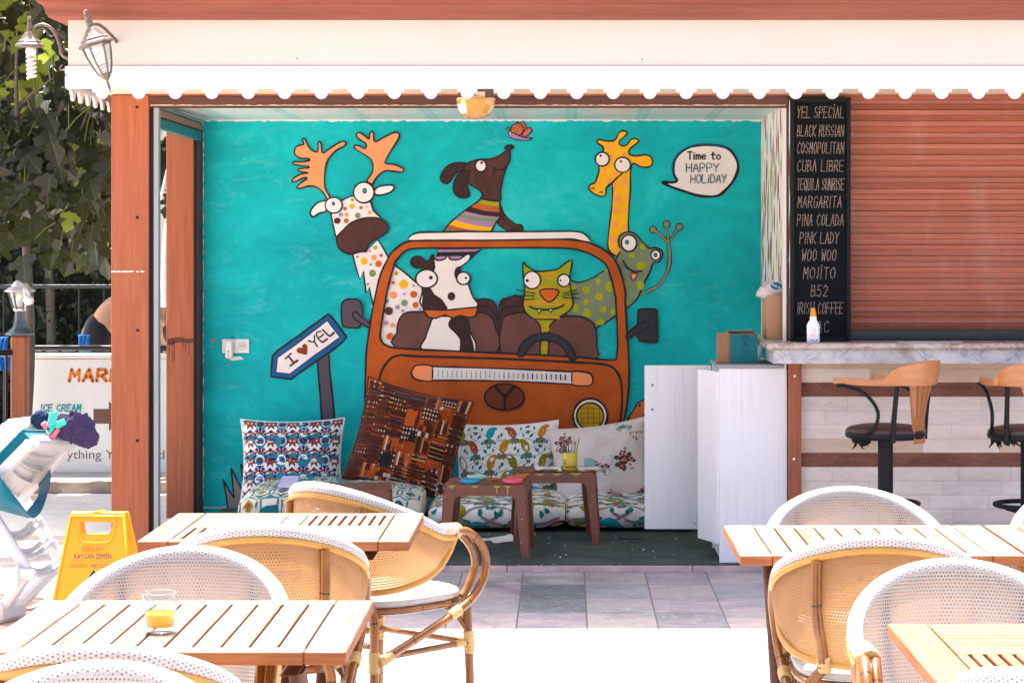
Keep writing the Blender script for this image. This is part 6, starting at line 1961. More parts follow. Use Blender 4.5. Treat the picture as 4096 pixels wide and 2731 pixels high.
# white spot lamp seen through the side opening
sp_ = thing('spot_lamp', 'white spot lamp high up behind the gap between the brown posts', 'lamp', D(372, 305, 13.9))
m = MB(); c = D(360, 306, 13.9)
m.M = Matrix.Translation(c) @ Matrix.Rotation(R(80), 4, 'Y'); m.lathe(PALE, [(0, -.06), (.045, -.06), (.05, -.02), (.046, .03), (.02, .05), (0, .05)], 16); m.M = None; m.build('head', sp_)
m = MB(); a = D(368, 298, 13.9); b_ = D(386, 313, 13.9); m.box(PALE, (a.x, 13.87, b_.z), (b_.x, 13.93, a.z), .005); m.build('bracket', sp_)
# ------------------------------------------------------------------ closed parasol
PAR = cloth('white_canvas', (.80, .79, .76))
px = (394 * K - CX) / FP * 16.1
par = thing('closed_parasol', 'closed white parasol seen between the two brown posts', 'parasol', (px, 16.1, .07))
zt0, zb0 = D(0, 372, 16.1).z, D(0, 705, 16.1).z
m = MB()
def pf(u, v):
    z = zt0 + (zb0 - zt0) * v; a = 2 * math.pi * u
    r = (.018 + .145 * min(1, v * 1.25) ** .8 - .05 * max(0, v - .8) * 3) * (1 + .16 * math.cos(8 * a + v))
    return Vector((px + r * math.cos(a), 16.1 + r * math.sin(a), z))
m.grid(PAR, pf, 64, 24, cu=True); m.add([pf(k / 64, 1) for k in range(64)], [list(range(64))], PAR); m.build('canopy', par)
m = MB(); m.tube(PALE, [(px, 16.1, .07), (px, 16.1, zt0 + .06)], .022, 8); m.lathe
m.build('pole', par)
m = MB(); m.M = Matrix.Translation((px, 16.1, .07)); m.lathe(CONC, [(0, 0), (.25, 0), (.25, .06), (.05, .08), (0, .08)], 20); m.build('base', par)

# ------------------------------------------------------------------ bending person
SKIN = paint((.50, .27, .185), .5, .06, name='skin'); SHORT = cloth('black_shorts', (.014, .015, .022), .1); HAIR = paint((.05, .03, .02), .6, .2)
Yp = 16.9
def pp(x, y, dy=0): 
    p = D(x, y, Yp); return Vector((p.x, Yp + dy, p.z))
GZ = .07
per = thing('person', 'person in black shorts bending forward behind the white market board', 'person', (pp(228, 0).x, Yp, GZ))
def skin_mesh(nodes, edges, mat, name, root, parent, sub=2):
    me = bpy.data.meshes.new(name)
    off = OFF[parent]
    me.from_pydata([tuple(Vector(n[0]) - off) for n in nodes], edges, [])
    o = bpy.data.objects.new(name, me); COL.objects.link(o)
    sk_ = o.modifiers.new('skin', 'SKIN'); sk_.use_smooth_shade = True
    su = o.modifiers.new('sub', 'SUBSURF'); su.levels = sub; su.render_levels = sub
    for i, n in enumerate(nodes):
        sv = me.skin_vertices[0].data[i]
        sv.radius = n[1] if isinstance(n[1], tuple) else (n[1], n[1]); sv.use_root = (i == root)
    dg = bpy.context.evaluated_depsgraph_get()
    nm = bpy.data.meshes.new_from_object(o.evaluated_get(dg), depsgraph=dg)
    nm.name = name; nm.materials.clear(); nm.materials.append(mat)
    for p in nm.polygons: p.use_smooth = True
    bpy.data.objects.remove(o)
    ob = bpy.data.objects.new(name, nm); COL.objects.link(ob); OFF[ob] = off; ob.parent = parent
    return ob
hip = pp(228, 742)
nodes = [(hip, (.155, .165)),                                   # 0 pelvis
         (pp(262, 716), (.125, .15)), (pp(300, 708), (.125, .16)), (pp(345, 716), (.12, .18)), (pp(372, 728), .07), (pp(392, 745), .055),   # spine to neck
         (pp(408, 762), .095), (pp(414, 790), .07),                # head
         (pp(352, 722, -.19), .068), (pp(368, 775, -.20), .047), (pp(392, 830, -.14), .036), (pp(404, 852, -.1), .030),   # near arm
         (pp(352, 722, .19), .068), (pp(372, 772, .20), .047), (pp(396, 826, .14), .036), (pp(406, 850, .1), .030),
         (pp(222, 790, -.10), .105), (pp(218, 905, -.12), .065), (pp(214, 1000, -.12), .05), (pp(210, 1060, -.12), .038), (pp(232, 1072, -.13), .032),
         (pp(222, 790, .10), .105), (pp(222, 905, .12), .065), (pp(222, 1000, .12), .05), (pp(218, 1060, .12), .038), (pp(240, 1072, .13), .032)]
# feet on the pavement
for i in (19, 24): nodes[i][0].z = GZ + .06
for i in (20, 25): nodes[i][0].z = GZ + .032
for i in (18, 23): nodes[i][0].z = GZ + .30
for i in (17, 22): nodes[i][0].z = GZ + .50
edges = [(0, 1), (1, 2), (2, 3), (3, 4), (4, 5), (5, 6), (6, 7), (3, 8), (8, 9), (9, 10), (10, 11), (3, 12), (12, 13), (13, 14), (14, 15), (0, 16), (16, 17), (17, 18), (18, 19), (19, 20), (0, 21), (21, 22), (22, 23), (23, 24), (24, 25)]
hands = []
for base, sgn_ in ((11, -1), (15, 1)):
    w = nodes[base][0]
    pi2 = len(nodes); nodes.append((w + Vector((.03, 0, -.05)), (.036, .018))); edges.append((base, pi2))
    for k in range(4):
        a = len(nodes); s = (k - 1.5) * .02
        nodes.append((w + Vector((.045, s, -.085)), .0095)); nodes.append((w + Vector((.05, s * 1.1, -.115 - .008 * (1.5 - abs(k - 1.5)))), .0085)); nodes.append((w + Vector((.045, s * 1.1, -.14 - .01 * (1.5 - abs(k - 1.5)))), .007))
        edges += [(pi2, a), (a, a + 1), (a + 1, a + 2)]
    a = len(nodes); nodes.append((w + Vector((.01, -sgn_ * .035, -.06)), .011)); nodes.append((w + Vector((.015, -sgn_ * .05, -.09)), .009)); edges += [(pi2, a), (a, a + 1)]
skin_mesh(nodes, edges, SKIN, 'body', 0, per)
sn = [(hip, (.168, .178)), (pp(250, 724), (.145, .165)), (pp(222, 790, -.10), .122), (pp(220, 850, -.11), .098), (pp(222, 790, .10), .122), (pp(222, 850, .11), .098)]
skin_mesh(sn, [(0, 1), (0, 2), (2, 3), (0, 4), (4, 5)], SHORT, 'shorts', 0, per)
m = MB(); hc = pp(414, 768)
m.grid(HAIR, lambda u, v: hc + Vector((.118 * math.cos(6.2832 * u) * math.sin(3.1416 * v), .105 * math.sin(6.2832 * u) * math.sin(3.1416 * v), .125 * math.cos(3.1416 * v))) * (1 + .05 * noise.noise(Vector((u * 12, v * 4, 2)))) + Vector((-.012, 0, .02)), 20, 14, cu=True)
m.build('hair', per)
# face pieces (turned to the ground)
m = MB()
for s_ in (-1, 1):
    m.M = Matrix.Translation(pp(424, 806, s_ * .03)); m.lathe(WHITE, [(0, -.012), (.012, 0), (0, .012)], 8)
m.M = None; m.build('eyes', per)
# towels
BLT = cloth('blue_towel', (.01, .13, .45), .15)
def towel(name, label, x0, x1, y0, y1, Y, col):
    a = D(x0, y0, Y); b_ = D(x1, y1, Y)
    m = MB()
    def f(u, v, s_=1):
        t = (v - .12) / .88
        yy_ = -.03 if s_ > 0 else .03
        return Vector((a.x + (b_.x - a.x) * u + .012 * math.sin(v * 5 + u * 3), Y + (yy_ - .01 * math.sin(u * 14) * s_ if v > .12 else yy_ * math.sin(v / .12 * 1.57)), a.z + (b_.z - a.z) * (max(0, t)) + .012 * (1 - v / .12 if v < .12 else 0) * -0.2))
    m.grid(col, lambda u, v: f(u, v, 1), 16, 14); m.grid(col, lambda u, v: f(1 - u, v, -1), 16, 14)
    m.build(name, None, label, 'towel', loc=(a.x, Y, a.z), weld=True)
towel('towel', 'bright blue towel hanging on the railing beside the bending person', 179, 206, 769, 830, 16.4, BLT)
towel('towel', 'blue towel hanging at the left view edge beside the lamp post', -12, 18, 774, 850, 15.2, BLT)

# ------------------------------------------------------------------ white plastic loungers with teal mattress
LW_ = paint((.54, .55, .56), .38, .02, spec=.5, name='white_plastic'); TM = cloth('teal_cover', (.0, .105, .165), .1)
zl = lambda x, y, Y: P(x / 1.742, 1600 + y / 1.742, Y)
lo = thing('sun_lounger', 'white plastic sun lounger with raised back, nearer one by the yellow sign', 'sun lounger', zl(100, 1480, 9.8), 'white plastic sun loungers')
m = MB()
A, B_, C_, D_ = zl(-8, 528, 9.60), zl(222, 292, 9.55), zl(497, 294, 9.95), zl(128, 702, 10.0)
def q4(u, v): return (A * (1 - u) + D_ * u) * (1 - v) + (B_ * (1 - u) + C_ * u) * v
nrm = (D_ - A).cross(B_ - A).normalized()
if nrm.y > 0: nrm = -nrm
m.beam(LW_, A, B_, .05, .045, nrm, .008); m.beam(LW_, D_, C_, .05, .045, nrm, .008)
m.beam(LW_, q4(0, .97), q4(1, .97), .07, .05, nrm, .012)
for v in (.03, .28, .5, .70):
    m.tube(LW_, [q4(u / 8, v - .05 * math.sin(u / 8 * math.pi)) - nrm * .012 for u in range(9)], .010, 6)
m.grid(LW_, lambda u, v: q4(.04 + .92 * u, .02 + .95 * v) - nrm * (.012 + .003 * math.sin(v * math.pi * 5) ** 2), 12, 40)
m.grid(LW_, lambda u, v: q4(.96 - .92 * u, .02 + .95 * v) - nrm * (.022 + .003 * math.sin(v * math.pi * 5) ** 2), 12, 40)
m.build('backrest', lo)
m = MB()
for a, b_ in ((zl(-60, 780, 9.62), zl(192, 1190, 9.55)), (zl(150, 660, 10.05), zl(425, 1135, 10.0))):
    m.beam(LW_, a, b_, .035, .05, (0, 0, 1), .01)
L0, L1, R0, R1 = zl(-60, 780, 9.62), zl(192, 1190, 9.55), zl(150, 660, 10.05), zl(425, 1135, 10.0)
for t_ in (.34, .42, .62, .70, .93, .985):
    a = L0 + (L1 - L0) * t_; b_ = R0 + (R1 - R0) * t_
    m.tube(LW_, [a * (1 - u / 6) + b_ * (u / 6) - Vector((0, 0, .035 * math.sin(u / 6 * math.pi))) for u in range(7)], [.013] * 7, 6)
for t_ in (.5, .82):
    c = R0 + (R1 - R0) * t_; m.beam(LW_, c + Vector((-.01, 0, .05)), c + Vector((.03, 0, -.03)), .03, .03, bev=.008)
m.build('support_frame', lo)
m = MB()
m.beam(LW_, zl(-40, 1110, 9.9), zl(392, 1085, 10.15), .05, .045, bev=.01); m.build('seat_rail', lo)
m = MB(); m.beam(LW_, zl(-60, 1200, 9.5), zl(250, 1215, 9.55), .06, .05, bev=.01); m.build('seat_rail', lo)
m = MB()
m.beam(LW_, zl(-40, 1150, 10.1), zl(150, 1140, 10.2), .05, .04, bev=.01)
m.build('seat_rail', lo)
for a, b_ in ((zl(190, 1200, 9.55), zl(-8, 1475, 9.62)), (zl(408, 1150, 10.05), zl(140, 1475, 9.95))):
    m = MB(); q = b_.copy(); q.z = .0
    m.beam(LW_, a, Vector((q.x, q.y, .03)), .055, .05, bev=.012); m.build('leg', lo)
m = MB(); m.beam(LW_, Vector((zl(-40, 0, 9.55).x, 9.55, .045)), Vector((zl(165, 0, 9.72).x, 9.72, .045)), .06, .085, bev=.02); m.build('foot_bar', lo)
m = MB(); p = zl(108, 1260, 9.5); m.beam(LW_, p + Vector((0, 0, .06)), p - Vector((0, 0, .03)), .03, .03, (1, 0, 0), .006); m.build('stub', lo)
lo2 = thing('sun_lounger', 'second white plastic sun lounger cut by left edge, behind the teal mattress', 'sun lounger', zl(-60, 1480, 10.3), 'white plastic sun loungers')
m = MB()
A2, B2, C2, D2 = zl(-140, 420, 10.2), zl(62, 176, 10.15), zl(250, 152, 10.5), zl(0, 420, 10.55)
m.beam(LW_, A2, B2, .05, .05, nrm, .01); m.beam(LW_, B2, C2, .05, .05, nrm, .012); m.beam(LW_, D2, C2, .05, .05, nrm, .01)
m.grid(LW_, lambda u, v: (A2 * (1 - u) + D2 * u) * (1 - v) + (B2 * (1 - u) + C2 * u) * v + Vector((0, .02, 0)), 6, 6)
m.grid(LW_, lambda u, v: (A2 * u + D2 * (1 - u)) * (1 - v) + (B2 * u + C2 * (1 - u)) * v + Vector((0, .03, 0)), 6, 6)
m.build('backrest', lo2)
m = MB()
m.beam(LW_, A2, Vector((A2.x - .3, 10.25, .30)), .06, .06, bev=.01); m.build('seat_rail', lo2)
m = MB(); m.beam(LW_, D2, Vector((A2.x - .2, 10.7, .30)), .06, .06, bev=.01)
m.build('seat_rail', lo2)
for x, y in ((A2.x - .25, 10.22), (A2.x - .15, 10.72), (B2.x - .25, 10.3)):
    m = MB(); m.beam(LW_, (x, y, .34), (x + .06, y, 0), .06, .06, bev=.01); m.build('leg', lo2)
mt_ = thing('lounger_mattress', 'teal padded mattress with hanging straps laid over the white loungers', 'mattress', zl(60, 520, 9.8))
m = MB()
oo = zl(204, 268, 9.60) - zl(226, 298, 9.60); o2 = zl(150, 206, 9.60) - zl(226, 298, 9.60)
E = [A, B_, B_.lerp(C_, .55), A.lerp(D_, .55)]
up = Vector((0, -.10, .55)).normalized() * .0
def mq(u, v, d):
    p = (E[0] * (1 - u) + E[3] * u) * (1 - v) + (E[1] * (1 - u) + E[2] * u) * v
    n_ = (E[3] - E[0]).cross(E[1] - E[0]).normalized()
    if n_.z < 0: n_ = -n_
    return p + oo + (o2 - oo) * (d + .005) / .085
V = [mq(u, v, d) for d in (0, .075) for v in (0, 1) for u in (0, 1)]
cen = sum(V, Vector()) / 8
def mgrid(fn): m.grid(TM, fn, 16, 16)
bul = lambda u, v: .06 + .02 * (math.sin(math.pi * u) * math.sin(math.pi * v)) ** .5
mgrid(lambda u, v: mq(u, v, bul(u, v))); mgrid(lambda u, v: mq(1 - u, v, -.005))
for fn in (lambda u, v: mq(0, u, -.005 + v * (bul(0, u) + .005)), lambda u, v: mq(u, 1, -.005 + v * (bul(u, 1) + .005)), lambda u, v: mq(1, u, -.005 + v * (bul(1, u) + .005))):
    mgrid(fn)
m.tube(TM, [mq(0, t / 10, .062) for t in range(11)] + [mq(t / 6, 1, .062) for t in range(1, 7)], .006, 5)
m.build('pad', mt_)
def band(pts, w, th=.006):
    """strap: centre line points, each with a side vector"""
    Vv = []
    for (p, s_) in pts: Vv += [p - s_ * w / 2, p + s_ * w / 2]
    n = len(pts)
    m.add(Vv, [[2 * i, 2 * i + 1, 2 * i + 3, 2 * i + 2] for i in range(n - 1)], TM, None, True)
    m.add([v + Vector((0, th, 0)) for v in Vv], [[2 * i, 2 * i + 2, 2 * i + 3, 2 * i + 1] for i in range(n - 1)], TM, None, True)
m = MB()
sheet_ = [zl(x, y, Y) for x, y, Y in ((-60, 480, 9.52), (2, 545, 9.5), (65, 630, 9.5), (125, 705, 9.5), (180, 778, 9.5), (236, 826, 9.55), (195, 822, 9.62), (140, 805, 9.66), (60, 785, 9.7), (-60, 750, 9.7))]
cs = zl(40, 690, 9.5)
m.add(sheet_ + [cs], [[i, (i + 1) % 10, 10] for i in range(10)], TM, None, True)
m.add([p + Vector((0, .012, 0)) for p in sheet_ + [cs]], [[(i + 1) % 10, i, 10] for i in range(10)], TM, None, True)
inn = [(262, 578), (272, 612), (268, 655), (240, 708), (182, 778)]; outr = [(346, 482), (352, 548), (330, 650), (285, 775), (236, 826)]
ia = smooth_path([(a, b, 0) for a, b in inn], 5, False); oa = smooth_path([(a, b, 0) for a, b in outr], 5, False)
Vv = []
for i, (a, b_) in enumerate(zip(ia, oa)):
    Y_ = 9.98 - .43 * i / (len(ia) - 1)
    Vv += [zl(a.x, a.y, Y_ + .03), zl(b_.x, b_.y, Y_ - .03)]
n = len(ia)
m.add(Vv, [[2 * i, 2 * i + 1, 2 * i + 3, 2 * i + 2] for i in range(n - 1)], TM, None, True)
m.add([v + Vector((0, .008, 0)) for v in Vv], [[2 * i, 2 * i + 2, 2 * i + 3, 2 * i + 1] for i in range(n - 1)], TM, None, True)
m.build('strap', mt_)
CRM = cloth('cream_towel', (.66, .64, .52), .08)
def drape(name, label, cat, mat, path, rad, flat, seed, group=None):
    m = MB(); q = smooth_path(path, 5, False); n = len(q)
    def f(u, v):
        x = v * (n - 1); i = min(n - 2, int(x)); p = q[i].lerp(q[i + 1], x - i)
        t = (q[min(n - 1, i + 1)] - q[max(0, i - 1)]).normalized(); up_ = Vector((0, -1, 0)); sd_ = t.cross(up_).normalized()
        a = 2 * math.pi * u
        r = rad * (math.sin(math.pi * min(.97, max(.03, v))) ** .45) * (1 + .35 * noise.noise(Vector((math.cos(a) * 1.6 + seed, math.sin(a) * 1.6, v * 5))) + .20 * noise.noise(Vector((math.cos(a) * 4, math.sin(a) * 4 + seed, v * 9))) + .16 * abs(noise.noise(Vector((math.cos(a) * 7, math.sin(a) * 7 + seed, v * 14)))) - .08)
        return p + sd_ * math.cos(a) * r + up_ * math.sin(a) * r * flat
    m.grid(mat, f, 64, 64, cu=True)
    m.build(name, None, label, cat, group, loc=path[0])
drape('towel', 'cream towel lying over the teal mattress under purple clothes', 'towel', CRM, [zl(20, 330, 9.7), zl(130, 245, 9.68), zl(220, 215, 9.8), zl(330, 235, 9.9)], .045, .8, 1)
NAV = cloth('navy_cloth', (.012, .03, .075), .1); PUR = cloth('purple_cloth', (.038, .028, .085), .12)
drape('shorts', 'dark navy swim shorts hanging on top of the white lounger', 'shorts', NAV, [zl(222, 215, 9.85), zl(255, 155, 9.8), zl(330, 150, 9.8), zl(400, 225, 9.85)], .042, .6, 4)
drape('clothes', 'crumpled purple clothes draped over the top right corner of the lounger', 'clothes', PUR, [zl(400, 120, 9.8), zl(450, 180, 9.75), zl(525, 190, 9.75), zl(590, 225, 9.78), zl(648, 325, 9.8)], .068, .7, 9)
AQ = paint('#3fb8a8', .45, .05); PKP = paint('#d9677a', .45, .05)
m = MB()
for path, mt, r in (([(372, 85), (362, 130), (350, 190)], AQ, .016), ([(455, 150), (400, 178), (352, 232)], AQ, .016), ([(350, 190), (372, 205), (352, 232)], AQ, .012), ([(330, 165), (300, 185)], PKP, .016), ([(402, 195), (380, 225), (358, 255)], PKP, .016)):
    m.tube(mt, smooth_path([zl(a, b, 9.70) for a, b in path], 4, False), r, 6, flat=1.0)
for k in range(10):
    a = zl(372 - k * 1.6, 88 + k * 9, 9.69); m.beam(AQ, a + Vector((.0, 0, 0)), a + Vector((.022, 0, .004)), .012, .012)
m.build('swim_goggles', None, 'turquoise and pink swim gear lying between the clothes on the lounger', 'swim gear', loc=zl(360, 180, 9.7))

# ------------------------------------------------------------------ foliage
def leaf_mat(name, dark, light, vein, trans=.35, rough=.5, tcol=(.22, .28, .03)):
    m, nt, b = mk(name)
    vec = mapped(nt)
    n1 = noi(nt, vec, 3.5, 4)
    uv = N(nt, 'ShaderNodeTexCoord').outputs['UV']
    sx = N(nt, 'ShaderNodeSeparateXYZ', {'Vector': uv})
    base = ramp(nt, n1, [(.3, dark), (.7, light)])
    au = math_(nt, 'ABSOLUTE', sx.outputs[0])
    side = math_(nt, 'ABSOLUTE', math_(nt, 'SUBTRACT', math_(nt, 'FRACT', math_(nt, 'MULTIPLY', math_(nt, 'SUBTRACT', sx.outputs[1], math_(nt, 'MULTIPLY', au, .8)), 5.0)), .5))
    vm = math_(nt, 'MAXIMUM', math_(nt, 'LESS_THAN', au, .014), math_(nt, 'MULTIPLY', math_(nt, 'LESS_THAN', side, .05), .35))
    base = mixc(nt, vm, base, vein)
    nt.links.new(base, b.inputs['Base Color']); b.inputs['Roughness'].default_value = rough; b.inputs['Specular IOR Level'].default_value = .3
    tr = N(nt, 'ShaderNodeBsdfTranslucent', {'Color': c4(tcol)})
    mx = N(nt, 'ShaderNodeMixShader', {0: trans, 1: b.outputs[0], 2: tr.outputs[0]})
    nt.links.new(mx.outputs[0], nt.nodes['Material Output'].inputs[0])
    return m
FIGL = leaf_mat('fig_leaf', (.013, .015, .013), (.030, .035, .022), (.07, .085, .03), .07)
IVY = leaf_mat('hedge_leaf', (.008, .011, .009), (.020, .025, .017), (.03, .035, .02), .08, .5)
BARK = paint((.11, .095, .08), .9, .25, .3, name='grey_bark', scale=14)
HALF = [(0, 0), (.10, -.05), (.22, -.02), (.25, .08), (.42, .14), (.50, .30), (.46, .42), (.34, .40), (.20, .34), (.155, .40), (.21, .55), (.30, .66), (.28, .80), (.17, .86), (.10, .96), (0, 1.03)]
def fig_leaf(mb, c, d, nrm, s, mat, fold=.35, droop=.25):
    d = d.normalized(); x = d.cross(nrm).normalized(); n_ = x.cross(d)
    for q in (-1, 1):
        V = []; U = []
        for (a, b) in HALF:
            V.append(c + d * b * s + x * q * a * s + n_ * (a * fold * s - droop * b * b * s)); U.append((q * a, b))
        idx = list(range(len(HALF)))
        # fan from a point on the midrib
        V.append(c + d * .38 * s - n_ * droop * .144 * s); U.append((0, .38)); k = len(HALF)
        tri = [[k, i, i + 1] if q > 0 else [k, i + 1, i] for i in range(len(HALF) - 1)]
        mb.add(V, tri, mat, [[U[j] for j in t] for t in tri])
def small_leaf(mb, c, d, nrm, s, mat, w=.27):
    d = d.normalized(); x = d.cross(nrm).normalized(); n_ = x.cross(d)
    P_ = [c, c + d * .35 * s + x * w * s + n_ * .08 * s, c + d * s - n_ * .1 * s, c + d * .35 * s - x * w * s + n_ * .08 * s, c + d * .45 * s]
    U = [(0, 0), (w, .35), (0, 1), (-w, .35), (0, .45)]
    tri = [[0, 1, 4], [1, 2, 4], [2, 3, 4], [3, 0, 4]]
    mb.add(P_, tri, mat, [[U[j] for j in t] for t in tri])
random.seed(1234)
def rv(): return Vector((random.gauss(0, 1), random.gauss(0, 1), random.gauss(0, 1)))
def limbs(mb, base, ends, r0):
    tips = []
    for e in ends:
        mid = base.lerp(e, .5) + Vector((random.uniform(-.15, .15), random.uniform(-.15, .15), random.uniform(0, .2)))
        q = smooth_path([base, mid, e], 5, False); n = len(q)
        mb.tube(BARK, q, [r0 * (1 - .8 * i / (n - 1)) for i in range(n)], 7)
        tips += q[4:]
    return tips
def fig_tree(label, base, fork, ends, nleaf, size, region, seed, ncan):
    random.seed(seed)
    t = thing('fig_tree', label, 'tree', tuple(base), 'fig trees on the left')
    m = MB()
    m.tube(BARK, smooth_path([base, base.lerp(fork, .5) + Vector((.05, 0, 0)), fork], 5, False), [.034 - .0006 * i for i in range(11)], 9)
    tips = limbs(m, fork, ends, .024)
    tr = m.build('trunk', t)
    m = MB(); (x0, x1), (y0, y1), (z0, z1) = region
    tw = MB()
    for i in range(nleaf):
        if random.random() < .25:
            p = random.choice(tips) + rv() * .18
        else:
            p = Vector((random.uniform(x0, x1), random.uniform(y0, y1), random.uniform(z0, z1)))
        if noise.noise(p * 1.3 + Vector((seed, 0, 0))) < -.20: continue
        out_ = Vector((random.gauss(0, .45), random.gauss(-.5, .5), random.gauss(-.75, .4)))
        nn = Vector((random.gauss(0, .4), random.gauss(-.7, .35), random.gauss(.55, .4)))
        s = size * random.uniform(.6, 1.15)
        fig_leaf(m, p, out_, nn, s, LITFIG if random.random() < (.30 if (p.z > 2.55 and p.x < -3.0) else .05) else FIGL, random.uniform(.1, .4), random.uniform(.0, .4))  # leaves coloured as if sunlit, mostly at the top left
        if random.random() < .4:
            b_ = p - out_.normalized() * random.uniform(.1, .25) + Vector((0, .05, .08))
            m.tube(STALK, [b_, p.lerp(b_, .5) + Vector((0, 0, .015)), p], .004, 4, caps=False)
    for i in range(ncan):      # extra canopy added above the view to keep the hanging leaves in shade
        p = Vector((random.uniform(x0 + .35, x1 + .3), random.uniform(y0 - .5, y1 + .4), random.uniform(z1 - .55, z1 + .25)))
        fig_leaf(m, p, Vector((random.gauss(0, 1), random.gauss(-.2, 1), random.gauss(-.2, .3))), Vector((random.gauss(0, .3), random.gauss(0, .3), 1)), size * random.uniform(1.2, 1.8), FIGL, .1, .2)
    m.build('crown', t)
LITFIG = leaf_mat('sunlit_fig_leaf', (.05, .07, .012), (.09, .13, .025), (.16, .19, .06), .45, .5, (.42, .50, .06))  # bright copy of the fig leaf, sunlight put into its colour
STALK = plain('leaf_stalk', (.20, .22, .05), .5)
b0 = Vector((D(50, 0, 15.1).x, 15.1, 0)); f0 = D(56, 490, 14.9)
fig_tree('broad leaved fig tree with grey forked trunk, nearest the roof corner', b0, f0, [D(-8, 310, 14.5), D(66, 400, 14.7), D(120, 180, 14.3), D(200, 260, 14.3), D(40, 60, 14.2), D(220, 90, 14.5)], 1150, .19, ((-4.5, -2.35), (13.9, 15.2), (1.55, 3.9)), 5, 620)
fig_tree('fig tree further back whose leaves show between the brown posts', Vector((-2.6, 17.3, 0)), Vector((-2.7, 17.2, 1.7)), [Vector((-3.4, 17.0, 2.6)), Vector((-2.2, 17.0, 2.7)), Vector((-2.8, 16.9, 3.2)), Vector((-1.8, 17.2, 2.4))], 330, .27, ((-3.9, -1.6), (16.5, 17.3), (1.55, 3.5)), 9, 200)
# hedge
random.seed(99)
hd_ = thing('hedge', 'dense dark green leafy hedge behind the thin black fence', 'hedge', (-4, 19.2, 0))
m = MB()
HSHADE = paint((.012, .016, .012), .95, .3, name='hedge_inner_shade')  # near-black sheets paint the shade deep inside the hedge
m.grid(HSHADE, lambda u, v: Vector((-6.4 + 5.1 * u, 19.6 + .35 * noise.noise(Vector((u * 9, v * 7, 1))) + .4 * (2 * u - 1) ** 6, (4.0 + .3 * noise.noise(Vector((u * 6, 0, 4)))) * v)), 30, 20)
m.grid(HSHADE, lambda u, v: Vector((-6.4 + 5.1 * (1 - u), 20.2, (4.0 + .3 * noise.noise(Vector(((1 - u) * 6, 0, 4)))) * v)), 10, 10)
for k in range(9):
    x = -6.2 + k * .6; m.tube(BARK, [(x, 19.3, 0), (x + random.uniform(-.2, .2), 19.3, 1.6), (x + random.uniform(-.4, .4), 19.4, 3.6)], [.05, .035, .015], 6)
m.build('branches', hd_)  # real branches plus the dark sheets that stand for inner shade
m = MB()
for i in range(15000):
    x = random.uniform(-6.4, -1.2); z = random.uniform(.05, 4.2)
    y = 19.5 - abs(random.gauss(0, .32)) + .3 * noise.noise(Vector((x * 1.4, z * 1.4, 3)))
    c = Vector((x, y, z))
    if noise.noise(c * 1.9) < -.30 and random.random() < .8: continue
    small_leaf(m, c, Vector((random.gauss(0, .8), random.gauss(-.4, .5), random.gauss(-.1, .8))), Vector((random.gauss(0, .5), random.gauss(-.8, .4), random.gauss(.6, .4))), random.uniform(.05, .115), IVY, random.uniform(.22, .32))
m.build('leaves', hd_)
# taller trees behind the hedge keep it in shade
def far_tree(label, x, y, h, r, n, seed):
    random.seed(seed)
    t = thing('shade_tree', label, 'tree', (x, y, 0), 'trees behind the hedge')
    m = MB(); m.tube(BARK, [(x, y, 0), (x + .1, y, h * .4), (x, y, h * .75)], [.16, .12, .05], 8); tips = limbs(m, Vector((x + .1, y, h * .4)), [Vector((x + random.uniform(-r, r), y + random.uniform(-r, r) * .6, h * random.uniform(.6, .95))) for _ in range(6)], .07)
    m.build('trunk', t)
    m = MB()
    for i in range(n):
        d = rv().normalized() * (random.random() ** .4)
        c = Vector((x + d.x * r, y + d.y * r * .8, h * .68 + d.z * h * .36))
        if noise.noise(c * .9 + Vector((seed, 0, 0))) < -.18: continue
        small_leaf(m, c, rv(), Vector((random.gauss(0, .6), random.gauss(-.3, .6), random.gauss(.8, .4))), random.uniform(.13, .26), IVY, .3)
    m.build('crown', t)
far_tree('leafy tree rising behind the hedge at the far left', -5.2, 21.0, 5.6, 2.0, 4200, 3)
far_tree('leafy tree rising behind the hedge near the kiosk', -2.6, 21.3, 5.4, 2.0, 4200, 4)
